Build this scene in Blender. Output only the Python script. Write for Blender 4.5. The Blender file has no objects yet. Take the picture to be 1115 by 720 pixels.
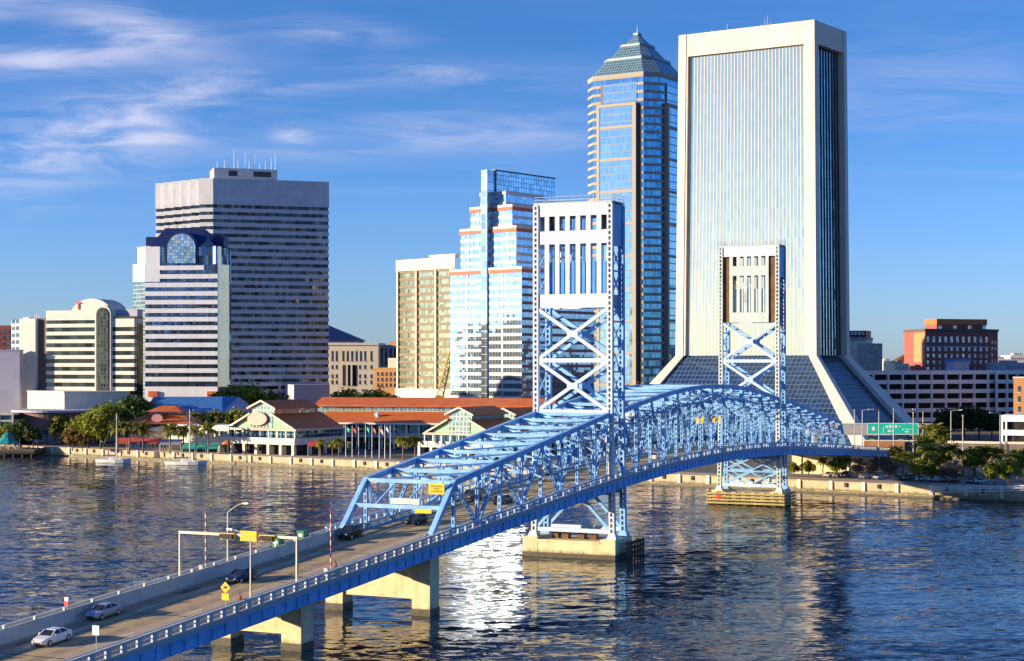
import bpy, bmesh, math, random
from mathutils import Vector, Matrix
R = math.radians
SC = bpy.context.scene
COL = SC.collection
random.seed(7)

# ------------------------------------------------------------------ camera
F, PX0, HORIZ, CAMZ = 1773.0, 557.5, 395.0, 34.0
cam = bpy.data.cameras.new('camera')
cam.sensor_width = 36.0
cam.lens = 36.0 * F / 1115.0
cam.shift_y = (HORIZ - 360.0) / 1115.0
cam.clip_start = 1.0
cam.clip_end = 60000.0
camo = bpy.data.objects.new('camera', cam)
camo.location = (0, 0, CAMZ)
camo.rotation_euler = (R(90), 0, 0)
COL.objects.link(camo)
SC.camera = camo

# ------------------------------------------------------------------ light
SUN_EL = R(10.6)
SUN_XY = Vector((-0.983, -0.185)).normalized()
SUN_DIR = Vector((SUN_XY.x * math.cos(SUN_EL), SUN_XY.y * math.cos(SUN_EL), math.sin(SUN_EL)))
sun = bpy.data.lights.new('sun', 'SUN')
sun.energy = 5.0
sun.color = (1.0, 0.80, 0.54)
sun.angle = R(0.5)
suno = bpy.data.objects.new('sun', sun)
suno.rotation_euler = SUN_DIR.to_track_quat('Z', 'Y').to_euler()
suno.location = (-200, -100, 200)
COL.objects.link(suno)

world = bpy.data.worlds.new('World')
SC.world = world
world.use_nodes = True
wn, wl = world.node_tree.nodes, world.node_tree.links
wn.clear()
w_out = wn.new('ShaderNodeOutputWorld')
w_bg = wn.new('ShaderNodeBackground')
w_bg.inputs['Strength'].default_value = 0.088
sky = wn.new('ShaderNodeTexSky')
sky.sky_type = 'NISHITA'
sky.sun_disc = False
sky.sun_elevation = SUN_EL
sky.sun_rotation = math.atan2(SUN_XY.x, SUN_XY.y)
sky.air_density = 1.0
sky.dust_density = 0.15
sky.ozone_density = 2.0
# thin cirrus, mixed over the sky by direction only
def wmath(op, a, b=None, c=None):
    n = wn.new('ShaderNodeMath'); n.operation = op
    for i, v in enumerate((a, b, c)):
        if v is None: continue
        if isinstance(v, (int, float)): n.inputs[i].default_value = v
        else: wl.new(v, n.inputs[i])
    return n.outputs[0]
wtc = wn.new('ShaderNodeTexCoord')
wsep = wn.new('ShaderNodeSeparateXYZ'); wl.new(wtc.outputs['Generated'], wsep.inputs[0])
zc = wmath('MAXIMUM', wsep.outputs[2], 0.0)
zz_ = wmath('ADD', zc, 0.10)
cu = wmath('DIVIDE', wsep.outputs[0], zz_)
cv = wmath('DIVIDE', wsep.outputs[1], zz_)
wcomb = wn.new('ShaderNodeCombineXYZ'); wl.new(cu, wcomb.inputs[0]); wl.new(cv, wcomb.inputs[1])
def wnoise(scale, rot, loc, detail, dist, rough=0.6):
    mp = wn.new('ShaderNodeMapping')
    mp.inputs['Scale'].default_value = scale
    mp.inputs['Rotation'].default_value = (0, 0, R(rot))
    mp.inputs['Location'].default_value = loc
    wl.new(wcomb.outputs[0], mp.inputs[0])
    n = wn.new('ShaderNodeTexNoise')
    n.inputs['Scale'].default_value = 1.0
    n.inputs['Detail'].default_value = detail
    n.inputs['Roughness'].default_value = rough
    n.inputs['Distortion'].default_value = dist
    wl.new(mp.outputs[0], n.inputs['Vector'])
    return n.outputs['Fac']
def wramp(fac, a, b):
    n = wn.new('ShaderNodeMapRange'); n.interpolation_type = 'SMOOTHSTEP'
    n.inputs['From Min'].default_value = a; n.inputs['From Max'].default_value = b
    wl.new(fac, n.inputs['Value'])
    return n.outputs['Result']
cl_veil = wramp(wnoise((0.35, 1.6, 1), -6, (7.3, 2.2, 0), 5, 0.5), 0.42, 0.85)
hi = wramp(wsep.outputs[2], 0.03, 0.13)
# cirrus streaks of the north-western sky: soft patches (azimuth, height) broken up by wind-drawn noise
ysafe = wmath('MAXIMUM', wsep.outputs[1], 0.05)
cu2 = wmath('DIVIDE', wsep.outputs[0], ysafe); cv2 = wmath('DIVIDE', wsep.outputs[2], ysafe)
wc2 = wn.new('ShaderNodeCombineXYZ'); wl.new(cu2, wc2.inputs[0]); wl.new(cv2, wc2.inputs[1])
def streaks(sx, sy, rot, loc, a, b):
    mp = wn.new('ShaderNodeMapping'); mp.inputs['Scale'].default_value = (sx, sy, 1); mp.inputs['Rotation'].default_value = (0,0,R(rot)); mp.inputs['Location'].default_value = loc
    wl.new(wc2.outputs[0], mp.inputs[0])
    n = wn.new('ShaderNodeTexNoise'); n.inputs['Scale'].default_value = 1.0; n.inputs['Detail'].default_value = 9; n.inputs['Roughness'].default_value = 0.6; n.inputs['Distortion'].default_value = 0.7
    wl.new(mp.outputs[0], n.inputs['Vector'])
    return wramp(n.outputs['Fac'], a, b)
st_a = streaks(9, 60, -6, (1.3, 4.1, 0), 0.30, 0.72)
st_b = streaks(14, 75, 9, (5.3, 2.1, 0), 0.34, 0.74)
def patch(u0, v0, su, sv, rot, gain, st):
    c, s_ = math.cos(R(rot)), math.sin(R(rot))
    du = wmath('SUBTRACT', cu2, u0); dv = wmath('SUBTRACT', cv2, v0)
    p = wmath('DIVIDE', wmath('ADD', wmath('MULTIPLY', du, c), wmath('MULTIPLY', dv, s_)), su)
    q = wmath('DIVIDE', wmath('SUBTRACT', wmath('MULTIPLY', dv, c), wmath('MULTIPLY', du, s_)), sv)
    r2 = wmath('ADD', wmath('MULTIPLY', p, p), wmath('MULTIPLY', q, q))
    return wmath('MULTIPLY', wmath('MULTIPLY', wmath('POWER', 2.718, wmath('MULTIPLY', r2, -1.0)), st), gain)
cl = wmath('MULTIPLY', cl_veil, 0.16)
for args in ((-0.236,0.206,0.050,0.013,-14,1.0,st_a), (-0.285,0.186,0.055,0.009,2,0.9,st_a), (-0.318,0.221,0.022,0.010,10,0.8,st_b), (-0.265,0.135,0.090,0.024,16,0.95,st_b),
             (-0.225,0.147,0.022,0.013,-20,0.7,st_a), (-0.110,0.203,0.040,0.008,-4,0.6,st_a), (-0.150,0.172,0.080,0.008,3,0.45,st_b), (-0.020,0.175,0.060,0.007,-3,0.40,st_b), (-0.135,0.140,0.012,0.006,0,0.75,st_b), (-0.060,0.140,0.110,0.012,2,0.60,st_a),
             (0.010,0.142,0.030,0.016,-8,0.35,st_b), (0.250,0.170,0.120,0.030,6,0.22,st_a), (-0.60,0.30,0.25,0.10,12,0.7,st_b), (0.55,0.35,0.25,0.08,-8,0.5,st_a)):
    cl = wmath('ADD', cl, patch(*args))
cl = wmath('MULTIPLY', wmath('MINIMUM', wmath('MULTIPLY', cl, 0.82), 0.8), hi)
# tint of the clear sky (deeper blue as in the photograph)
wtint = wn.new('ShaderNodeMixRGB'); wtint.blend_type = 'MULTIPLY'; wtint.inputs[0].default_value = 1.0
wl.new(sky.outputs[0], wtint.inputs[1])
wt2 = wn.new('ShaderNodeMixRGB'); wl.new(wramp(wsep.outputs[2], -0.02, 0.20), wt2.inputs[0])
wt2.inputs[1].default_value = (0.47, 0.72, 1.62, 1); wt2.inputs[2].default_value = (0.25, 0.55, 1.12, 1)
wl.new(wt2.outputs[0], wtint.inputs[2])
wmix = wn.new('ShaderNodeMixRGB')
wl.new(cl, wmix.inputs[0]); wl.new(wtint.outputs[0], wmix.inputs[1])
wmix.inputs[2].default_value = (4.6, 4.5, 5.6, 1)
wl.new(wmix.outputs[0], w_bg.inputs['Color'])
wl.new(w_bg.outputs[0], w_out.inputs[0])

vs = SC.view_settings
vs.view_transform = 'Standard'; vs.look = 'None'; vs.exposure = 1.02; vs.gamma = 1.0; vs.use_curve_mapping = False
SC.cycles.max_bounces = 6
SC.cycles.glossy_bounces = 4
SC.cycles.diffuse_bounces = 3
SC.cycles.caustics_reflective = False
SC.cycles.caustics_refractive = False

# ------------------------------------------------------------------ helpers
def X(px, Y): return (px - PX0) * Y / F
def Z(py, Y): return CAMZ - (py - HORIZ) * Y / F
def at(px, py, Y): return Vector((X(px, Y), Y, Z(py, Y)))

class MB:
    """collects faces, links them as one mesh"""
    def __init__(self): self.v = []; self.f = []; self.m = []
    def poly(self, pts, mi=0):
        n = len(self.v); self.v += [Vector(p) for p in pts]; self.f.append(list(range(n, n + len(pts)))); self.m.append(mi)
    def hexa(self, p, mi=0):
        n = len(self.v); self.v += [Vector(q) for q in p]
        for f in ((3,2,1,0),(4,5,6,7),(0,1,5,4),(1,2,6,5),(2,3,7,6),(3,0,4,7)):
            self.f.append([n + i for i in f]); self.m.append(mi)
    def box(self, x0, x1, y0, y1, z0, z1, mi=0):
        self.hexa([(x0,y0,z0),(x1,y0,z0),(x1,y1,z0),(x0,y1,z0),(x0,y0,z1),(x1,y0,z1),(x1,y1,z1),(x0,y1,z1)], mi)
    def prism(self, pts, z0, z1, mi=0, top=None):
        n = len(self.v); k = len(pts); tp = top or pts
        self.v += [Vector((p[0], p[1], z0)) for p in pts] + [Vector((p[0], p[1], z1)) for p in tp]
        self.f.append([n + i for i in range(k)][::-1]); self.m.append(mi)
        self.f.append([n + k + i for i in range(k)]); self.m.append(mi)
        for i in range(k):
            j = (i + 1) % k
            self.f.append([n + i, n + j, n + k + j, n + k + i]); self.m.append(mi)
    def bar(self, p, q, w, h=None, up=(0,0,1), mi=0):
        p = Vector(p); q = Vector(q); h = h or w
        d = (q - p); 
        if d.length < 1e-6: return
        d.normalize(); up = Vector(up)
        a = d.cross(up)
        if a.length < 1e-3: a = d.cross(Vector((0,1,0)))
        a.normalize(); b = a.cross(d).normalized()
        a = a * w / 2; b = b * h / 2
        self.hexa([p-a-b, p+a-b, p+a+b, p-a+b, q-a-b, q+a-b, q+a+b, q-a+b], mi)
    def tube(self, p, q, r0, r1=None, n=8, mi=0, caps=True):
        p = Vector(p); q = Vector(q); r1 = r0 if r1 is None else r1
        d = (q - p).normalized(); a = d.orthogonal().normalized(); b = d.cross(a)
        k = len(self.v)
        for c, r in ((p, r0), (q, r1)):
            for i in range(n):
                t = 2 * math.pi * i / n
                self.v.append(c + a * (r * math.cos(t)) + b * (r * math.sin(t)))
        for i in range(n):
            j = (i + 1) % n
            self.f.append([k+i, k+j, k+n+j, k+n+i]); self.m.append(mi)
        if caps:
            self.f.append([k+i for i in range(n)][::-1]); self.m.append(mi)
            self.f.append([k+n+i for i in range(n)]); self.m.append(mi)
    def lathe(self, c, prof, n=16, mi=0):
        k = len(self.v); c = Vector(c)
        for r, z in prof:
            for i in range(n):
                t = 2*math.pi*i/n; self.v.append(c + Vector((r*math.cos(t), r*math.sin(t), z)))
        for a in range(len(prof)-1):
            for i in range(n):
                j = (i+1) % n
                self.f.append([k+a*n+i, k+a*n+j, k+(a+1)*n+j, k+(a+1)*n+i]); self.m.append(mi)
    def mesh(self, name, mats, off=(0,0,0), smooth=False):
        off = Vector(off)
        me = bpy.data.meshes.new(name)
        me.from_pydata([tuple(v - off) for v in self.v], [], self.f)
        for m in (mats if isinstance(mats, (list, tuple)) else [mats]): me.materials.append(m)
        me.polygons.foreach_set('material_index', self.m)
        if smooth: me.polygons.foreach_set('use_smooth', [True]*len(self.f))
        me.update()
        bm = bmesh.new(); bm.from_mesh(me); bmesh.ops.recalc_face_normals(bm, faces=bm.faces); bm.to_mesh(me); bm.free()
        return me

class Thing:
    def __init__(self, name, label, cat, loc=(0,0,0), rotz=0, group=None, kind=None):
        o = bpy.data.objects.new(name, None); COL.objects.link(o)
        o.empty_display_size = 0.5
        o.location = loc; o.rotation_euler = (0,0,rotz)
        o['label'] = label; o['category'] = cat
        if group: o['group'] = group
        if kind: o['kind'] = kind
        self.o = o; self.loc = Vector(loc) if rotz == 0 else Vector((0,0,0))
    def part(self, name, mb, mat, parent=None, label=None, smooth=False, local=False):
        me = mb.mesh(name, mat, (0,0,0) if local else self.loc, smooth)
        p = bpy.data.objects.new(name, me); COL.objects.link(p)
        p.parent = parent or self.o
        if label: p['label'] = label
        return p
    def again(self, src, dz=0.0, dv=None):
        c = src.copy(); COL.objects.link(c); c.parent = src.parent
        c.location = src.location + (Vector(dv) if dv else Vector((0,0,dz)))
        return c

def single(name, mb, mat, label=None, cat=None, loc=(0,0,0), group=None, kind=None, smooth=False, rotz=0):
    me = mb.mesh(name, mat, (0,0,0), smooth)
    o = bpy.data.objects.new(name, me); COL.objects.link(o)
    o.location = loc; o.rotation_euler = (0,0,rotz)
    if label: o['label'] = label
    if cat: o['category'] = cat
    if group: o['group'] = group
    if kind: o['kind'] = kind
    return o

def kids(o): return [c for c in o.children]
def dup(root, loc, rotz=0.0, label=None, group=None, scale=None):
    r = root.copy(); COL.objects.link(r); r.location = loc; r.rotation_euler = (0,0,rotz)
    if scale: r.scale = (scale, scale, scale)
    if label: r['label'] = label
    if group: r['group'] = group
    for ch in kids(root):
        c = ch.copy(); COL.objects.link(c); c.parent = r
        for g in kids(ch):
            d = g.copy(); COL.objects.link(d); d.parent = c
    return r

class Face:
    """vertical face from A (left) to B (right) as seen from outside"""
    def __init__(self, A, B):
        self.A = Vector(A[:2]); self.B = Vector(B[:2])
        self.d = (self.B - self.A); self.L = self.d.length; self.d.normalize()
        self.n = Vector((self.d.y, -self.d.x))
    def p(self, t, n=0.0): return self.A + self.d * t + self.n * n
    def P(self, t, z, n=0.0): q = self.p(t, n); return Vector((q.x, q.y, z))
    def t(self, px):
        k = (px - PX0) / F
        return (k * self.A.y - self.A.x) / (self.d.x - k * self.d.y)
    def z(self, px, py): return Z(py, self.A.y + self.d.y * self.t(px))
    def box(self, mb, t0, t1, z0, z1, n0, n1, mi=0):
        a, b, c, d = self.p(t0, n1), self.p(t1, n1), self.p(t1, n0), self.p(t0, n0)
        mb.prism([a, b, c, d], z0, z1, mi)

def offset_poly(pts, e):
    """grow a counter-clockwise polygon outward by e"""
    out = []; k = len(pts)
    for i in range(k):
        p0, p1, p2 = Vector(pts[i-1][:2]), Vector(pts[i][:2]), Vector(pts[(i+1) % k][:2])
        d1 = (p1-p0).normalized(); d2 = (p2-p1).normalized()
        n1 = Vector((d1.y, -d1.x)); n2 = Vector((d2.y, -d2.x))
        b = (n1 + n2)
        b = b / max(0.35, (1 + n1.dot(n2)))
        out.append(p1 + b * e)
    return out

# ------------------------------------------------------------------ materials
def _new(name):
    m = bpy.data.materials.new(name); m.use_nodes = True
    nt = m.node_tree; return m, nt.nodes, nt.links, nt.nodes['Principled BSDF']
def _noise(n, l, scale, detail=4, stretch=None, coord='Object', rough=0.55):
    tc = n.new('ShaderNodeTexCoord'); mp = n.new('ShaderNodeMapping')
    l.new(tc.outputs[coord], mp.inputs[0])
    if stretch: mp.inputs['Scale'].default_value = stretch
    t = n.new('ShaderNodeTexNoise'); t.inputs['Scale'].default_value = scale; t.inputs['Detail'].default_value = detail
    t.inputs['Roughness'].default_value = rough
    l.new(mp.outputs[0], t.inputs['Vector'])
    return t.outputs['Fac']
def _range(n, l, f, a, b, c=0.0, d=1.0):
    r = n.new('ShaderNodeMapRange'); l.new(f, r.inputs[0])
    for i, v in enumerate((a, b, c, d)): r.inputs[i+1].default_value = v
    return r.outputs[0]
def _mix(n, l, f, a, b, mode='MIX'):
    m = n.new('ShaderNodeMixRGB'); m.blend_type = mode
    for i, v in enumerate((f, a, b)):
        if hasattr(v, 'is_linked'): l.new(v, m.inputs[i])
        elif isinstance(v, (int, float)): m.inputs[i].default_value = v
        else: m.inputs[i].default_value = (*v[:3], 1)
    return m.outputs[0]
def flat(name, col, rough=0.6, metal=0.0, var=0.12, scale=0.6, streak=0.0, dirt=(0.12,0.10,0.08), bump=0.0, spec=0.4):
    m, n, l, p = _new(name)
    dark = tuple(c * (1 - var) for c in col); light = tuple(min(1, c * (1 + var)) for c in col)
    c = _mix(n, l, _range(n, l, _noise(n, l, scale, 6), 0.3, 0.7), dark, light)
    if streak:
        s = _noise(n, l, 1.0, 5, (1.1, 1.1, 0.09))
        s = _range(n, l, s, 0.52, 0.78, 0, streak)
        c = _mix(n, l, s, c, dirt)
    l.new(c, p.inputs['Base Color'])
    p.inputs['Roughness'].default_value = rough; p.inputs['Metallic'].default_value = metal
    p.inputs['Specular IOR Level'].default_value = spec
    if bump:
        b = n.new('ShaderNodeBump'); b.inputs['Strength'].default_value = bump; b.inputs['Distance'].default_value = 0.05
        l.new(_noise(n, l, 6.0, 5), b.inputs['Height']); l.new(b.outputs[0], p.inputs['Normal'])
    return m
def panelled(name, col, ang, w, h, line=0.10, dark=0.55, rough=0.7, var=0.07, streak=0.10):
    """cladding with thin joints: panels of w x h metres on walls turned by ang"""
    m, n, l, p = _new(name)
    a, cell, fr = _cells(n, l, ang, w, h)
    wn_ = n.new('ShaderNodeTexWhiteNoise'); wn_.noise_dimensions = '3D'; l.new(cell, wn_.inputs['Vector'])
    c = _mix(n, l, wn_.outputs['Value'], tuple(q*(1-var) for q in col), tuple(min(1,q*(1+var)) for q in col))
    s = _range(n, l, _noise(n, l, 1.0, 5, (0.8, 0.8, 0.06)), 0.52, 0.8, 0, streak)
    c = _mix(n, l, s, c, (0.14,0.12,0.10))
    c = _mix(n, l, _lines(n, l, fr, line/w, line/h, ang), c, tuple(q*dark for q in col))
    l.new(c, p.inputs['Base Color']); p.inputs['Roughness'].default_value = rough
    return m
def _m(n, l, op, a, b=None):
    q = n.new('ShaderNodeMath'); q.operation = op
    for i, v in enumerate((a, b)):
        if v is None: continue
        if isinstance(v, (int, float)): q.inputs[i].default_value = v
        else: l.new(v, q.inputs[i])
    return q.outputs[0]
def _cells(n, l, ang, w, h):
    g = n.new('ShaderNodeNewGeometry'); mp = n.new('ShaderNodeMapping'); mp.vector_type = 'POINT'
    mp.inputs['Rotation'].default_value = (0, 0, -ang)
    l.new(g.outputs['Position'], mp.inputs[0])
    mp2 = n.new('ShaderNodeMapping'); mp2.inputs['Scale'].default_value = (1/w, 1/w, 1/h); mp2.inputs['Location'].default_value = (0.037, 0.041, 0.013)
    l.new(mp.outputs[0], mp2.inputs[0])
    fl = n.new('ShaderNodeVectorMath'); fl.operation = 'FLOOR'; l.new(mp2.outputs[0], fl.inputs[0])
    fr = n.new('ShaderNodeVectorMath'); fr.operation = 'FRACTION'; l.new(mp2.outputs[0], fr.inputs[0])
    return mp2.outputs[0], fl.outputs[0], fr.outputs[0]
def _lines(n, l, fr, lw, lh, ang=0.0):
    """1 on the joints; the axis a wall faces along draws no joints on that wall"""
    s = n.new('ShaderNodeSeparateXYZ'); l.new(fr, s.inputs[0])
    zl = _m(n, l, 'LESS_THAN', s.outputs[2], lh)
    if lw <= 0: return zl
    g = n.new('ShaderNodeNewGeometry'); mp = n.new('ShaderNodeMapping'); mp.inputs['Rotation'].default_value = (0, 0, -ang)
    l.new(g.outputs['True Normal'], mp.inputs[0])
    q = n.new('ShaderNodeSeparateXYZ'); l.new(mp.outputs[0], q.inputs[0])
    for i in (0, 1):
        on = _m(n, l, 'LESS_THAN', _m(n, l, 'ABSOLUTE', q.outputs[i]), 0.6)
        zl = _m(n, l, 'MAXIMUM', zl, _m(n, l, 'MULTIPLY', on, _m(n, l, 'LESS_THAN', s.outputs[i], lw)))
    return zl
def glass(name, tint, ang=0.0, w=1.5, h=3.9, metal=0.75, rough=0.05, tilt=0.02, var=0.35, mull=(0.08,0.09,0.10), mw=0.0, mh=0.0, dark=0.25):
    """coated window glass: every pane leans its own way and has its own shade of blinds behind it"""
    m, n, l, p = _new(name)
    _, cell, fr = _cells(n, l, ang, w, h)
    wn_ = n.new('ShaderNodeTexWhiteNoise'); wn_.noise_dimensions = '3D'; l.new(cell, wn_.inputs['Vector'])
    c = _mix(n, l, wn_.outputs['Value'], tuple(q*(1-var) for q in tint), tuple(min(1,q*(1+var)) for q in tint))
    if mw or mh:
        ln = _lines(n, l, fr, mw/w, mh/h, ang)
        c = _mix(n, l, ln, c, mull)
        l.new(_range(n, l, ln, 0, 1, metal, 0.1), p.inputs['Metallic'])
        l.new(_range(n, l, ln, 0, 1, rough, 0.5), p.inputs['Roughness'])
    else:
        p.inputs['Metallic'].default_value = metal; p.inputs['Roughness'].default_value = rough
    l.new(c, p.inputs['Base Color'])
    if tilt:
        sb = n.new('ShaderNodeVectorMath'); sb.operation = 'SUBTRACT'; l.new(wn_.outputs['Color'], sb.inputs[0]); sb.inputs[1].default_value = (.5,.5,.5)
        ms = n.new('ShaderNodeVectorMath'); ms.operation = 'SCALE'; l.new(sb.outputs[0], ms.inputs[0]); ms.inputs['Scale'].default_value = tilt
        # a slow bulge over many panes as well
        tc = n.new('ShaderNodeTexCoord'); nz = n.new('ShaderNodeTexNoise'); nz.inputs['Scale'].default_value = 0.22; nz.inputs['Detail'].default_value = 2
        l.new(tc.outputs['Object'], nz.inputs['Vector'])
        s2 = n.new('ShaderNodeVectorMath'); s2.operation = 'SUBTRACT'; l.new(nz.outputs['Color'], s2.inputs[0]); s2.inputs[1].default_value = (.5,.5,.5)
        m2 = n.new('ShaderNodeVectorMath'); m2.operation = 'SCALE'; l.new(s2.outputs[0], m2.inputs[0]); m2.inputs['Scale'].default_value = tilt * 1.6
        g = n.new('ShaderNodeNewGeometry')
        a1 = n.new('ShaderNodeVectorMath'); a1.operation = 'ADD'; l.new(g.outputs['Normal'], a1.inputs[0]); l.new(ms.outputs[0], a1.inputs[1])
        a2 = n.new('ShaderNodeVectorMath'); a2.operation = 'ADD'; l.new(a1.outputs[0], a2.inputs[0]); l.new(m2.outputs[0], a2.inputs[1])
        nn = n.new('ShaderNodeVectorMath'); nn.operation = 'NORMALIZE'; l.new(a2.outputs[0], nn.inputs[0])
        l.new(nn.outputs[0], p.inputs['Normal'])
    return m
def leaf(name, c1, c2, trans=0.45):
    m, n, l, p = _new(name)
    oi = n.new('ShaderNodeObjectInfo')
    f = _range(n, l, _noise(n, l, 0.55, 3), 0.3, 0.7)
    c = _mix(n, l, f, c1, c2)
    hs = n.new('ShaderNodeHueSaturation'); l.new(c, hs.inputs['Color'])
    l.new(_range(n, l, oi.outputs['Random'], 0, 1, 0.75, 1.25), hs.inputs['Value'])
    l.new(hs.outputs[0], p.inputs['Base Color']); p.inputs['Roughness'].default_value = 0.6
    tr = n.new('ShaderNodeBsdfTranslucent'); l.new(hs.outputs[0], tr.inputs[0])
    mx = n.new('ShaderNodeMixShader'); mx.inputs[0].default_value = trans
    l.new(p.outputs[0], mx.inputs[1]); l.new(tr.outputs[0], mx.inputs[2])
    l.new(mx.outputs[0], n['Material Output'].inputs[0])
    return m

M = {}
def worn_paint(name, col, rust=0.5, **kw):
    """bridge paint with chalky faded fields, rust blooms and drips below them"""
    m = flat(name, col, 0.55, **kw); n, l = m.node_tree.nodes, m.node_tree.links; p = n['Principled BSDF']
    base = p.inputs['Base Color'].links[0].from_socket
    c = _mix(n, l, _range(n, l, _noise(n, l, 0.16, 5), 0.50, 0.68, 0, 0.35), base, tuple(min(1, 0.55*q+0.32) for q in col))
    c = _mix(n, l, _range(n, l, _noise(n, l, 0.55, 7, (1,1,0.35), rough=0.7), 0.60, 0.70, 0, rust), c, (0.17,0.085,0.045))
    c = _mix(n, l, _range(n, l, _noise(n, l, 2.3, 4), 0.62, 0.72, 0, rust*0.8), c, (0.10,0.09,0.09))
    l.new(c, p.inputs['Base Color']); return m
def tidal(name, col, rough=0.8, **kw):
    """river concrete with a ragged dark band of algae and drip stains above the water line"""
    m = flat(name, col, rough, **kw); n, l = m.node_tree.nodes, m.node_tree.links; p = n['Principled BSDF']
    base = p.inputs['Base Color'].links[0].from_socket
    g = n.new('ShaderNodeNewGeometry'); sp = n.new('ShaderNodeSeparateXYZ'); l.new(g.outputs['Position'], sp.inputs[0])
    hgt = _m(n, l, 'SUBTRACT', sp.outputs[2], _m(n, l, 'MULTIPLY', _noise(n, l, 0.8, 5, (1,1,0.15)), 1.6))
    c = _mix(n, l, _range(n, l, hgt, -0.35, 0.55, 0.85, 0.0), base, (0.055,0.055,0.028))
    c = _mix(n, l, _range(n, l, _noise(n, l, 0.35, 2, (1,1,6)), 0.60, 0.66, 0, 0.18), c, (0.30,0.25,0.17))
    l.new(c, p.inputs['Base Color']); return m
M['white_conc'] = flat('white_concrete', (0.66,0.63,0.57), 0.75, var=0.07, streak=0.10)
M['cream'] = flat('cream_concrete', (0.72,0.64,0.52), 0.75, var=0.06, scale=0.15, streak=0.14)
M['grey_conc'] = flat('grey_concrete', (0.36,0.36,0.37), 0.8, var=0.12, streak=0.25)
M['lav'] = flat('lavender_render', (0.42,0.42,0.50), 0.8, var=0.06, scale=0.1, streak=0.12)
M['pier'] = tidal('pier_concrete', (0.76,0.63,0.38), 0.8, var=0.14, scale=0.5, streak=0.35, bump=0.3)
M['pier_wet'] = flat('wet_pier_concrete', (0.085,0.075,0.045), 0.5, var=0.3, scale=1.5)
M['brick'] = flat('red_brick', (0.32,0.10,0.08), 0.85, var=0.2, scale=1.2)
M['orange'] = flat('orange_brick', (0.50,0.25,0.11), 0.85, var=0.12, scale=0.8)
M['brown'] = flat('brown_cladding', (0.14,0.10,0.09), 0.8, var=0.15)
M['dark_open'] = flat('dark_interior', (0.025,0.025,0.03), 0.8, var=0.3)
M['win'] = glass('small_window_glass', (0.10,0.14,0.19), 0, 1.7, 2.0, 0.55, 0.06, 0.03, 0.5)
M['roof_red'] = None
M['steel'] = flat('galvanised_steel', (0.42,0.43,0.43), 0.45, 0.3, var=0.12, scale=3)
M['steel_dark'] = flat('dark_steel', (0.06,0.065,0.075), 0.5, 0.3)
M['white'] = flat('white_paint', (0.82,0.82,0.80), 0.4, var=0.05, scale=2)
M['black'] = flat('black_rubber', (0.02,0.02,0.02), 0.7)
M['wood'] = flat('weathered_timber', (0.20,0.14,0.09), 0.85, var=0.3, scale=1.2, streak=0.2)
M['yellow'] = flat('yellow_sign_paint', (0.80,0.50,0.02), 0.45, var=0.05)
M['red'] = flat('red_paint', (0.62,0.05,0.04), 0.5, var=0.1)
M['green'] = flat('green_paint', (0.02,0.20,0.10), 0.5, var=0.1)
M['teal'] = flat('teal_metal_roof', (0.03,0.30,0.30), 0.4, var=0.15)
M['signgreen'] = flat('turquoise_sign', (0.02,0.55,0.40), 0.4, var=0.08)
M['blue_roof'] = flat('blue_metal_roof', (0.06,0.20,0.50), 0.45, 0.1, var=0.15, scale=0.5)
M['navy'] = flat('navy_metal_roof', (0.012,0.03,0.13), 0.45, 0.3, var=0.2)
M['bridge'] = worn_paint('blue_bridge_paint', (0.21,0.46,0.80), 0.55, var=0.22, scale=0.45, streak=0.38, dirt=(0.22,0.19,0.18))
M['tower'] = worn_paint('pale_blue_tower_paint', (0.62,0.70,0.80), 0.40, var=0.08, scale=0.25, streak=0.26, dirt=(0.32,0.25,0.20))
M['tower_old'] = worn_paint('faded_tower_paint', (0.52,0.60,0.60), 0.6, var=0.08, scale=0.25, streak=0.28, dirt=(0.32,0.27,0.20))
M['girder'] = worn_paint('deep_blue_girder_paint', (0.15,0.43,0.80), 0.55, var=0.22, scale=0.4, streak=0.35, dirt=(0.13,0.12,0.14))
M['cweight'] = flat('blue_counterweight', (0.06,0.28,0.70), 0.7, var=0.12, streak=0.25)
M['cweight_pale'] = flat('pale_counterweight', (0.45,0.62,0.72), 0.7, var=0.1, streak=0.3)
M['rust'] = flat('rusty_steel', (0.15,0.075,0.035), 0.85, var=0.3, scale=0.8, streak=0.3)
M['rail'] = flat('grey_painted_railing', (0.50,0.52,0.54), 0.6, var=0.12, scale=1.2, streak=0.15)
M['walk'] = flat('sidewalk_concrete', (0.40,0.38,0.35), 0.85, var=0.12, scale=0.7)
M['line_white'] = flat('white_lane_paint', (0.82,0.80,0.74), 0.7, var=0.2, scale=2.5)
M['line_yellow'] = flat('yellow_lane_paint', (0.75,0.48,0.05), 0.7, var=0.2, scale=2.5)
M['bark'] = flat('bark', (0.10,0.075,0.055), 0.9, var=0.3, scale=2)
M['palm_trunk'] = flat('palm_trunk', (0.22,0.16,0.11), 0.9, var=0.3, scale=3)
M['leaf'] = leaf('green_leaves', (0.11,0.155,0.012), (0.30,0.31,0.028))
M['leaf_dark'] = leaf('dark_green_leaves', (0.03,0.065,0.014), (0.085,0.13,0.022))
M['leaf_gold'] = leaf('autumn_leaves', (0.16,0.09,0.02), (0.26,0.15,0.03))
M['twig'] = leaf('bare_twigs', (0.10,0.065,0.05), (0.17,0.11,0.085), 0.05)
M['frond'] = leaf('palm_fronds', (0.15,0.17,0.02), (0.34,0.31,0.04))

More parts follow.
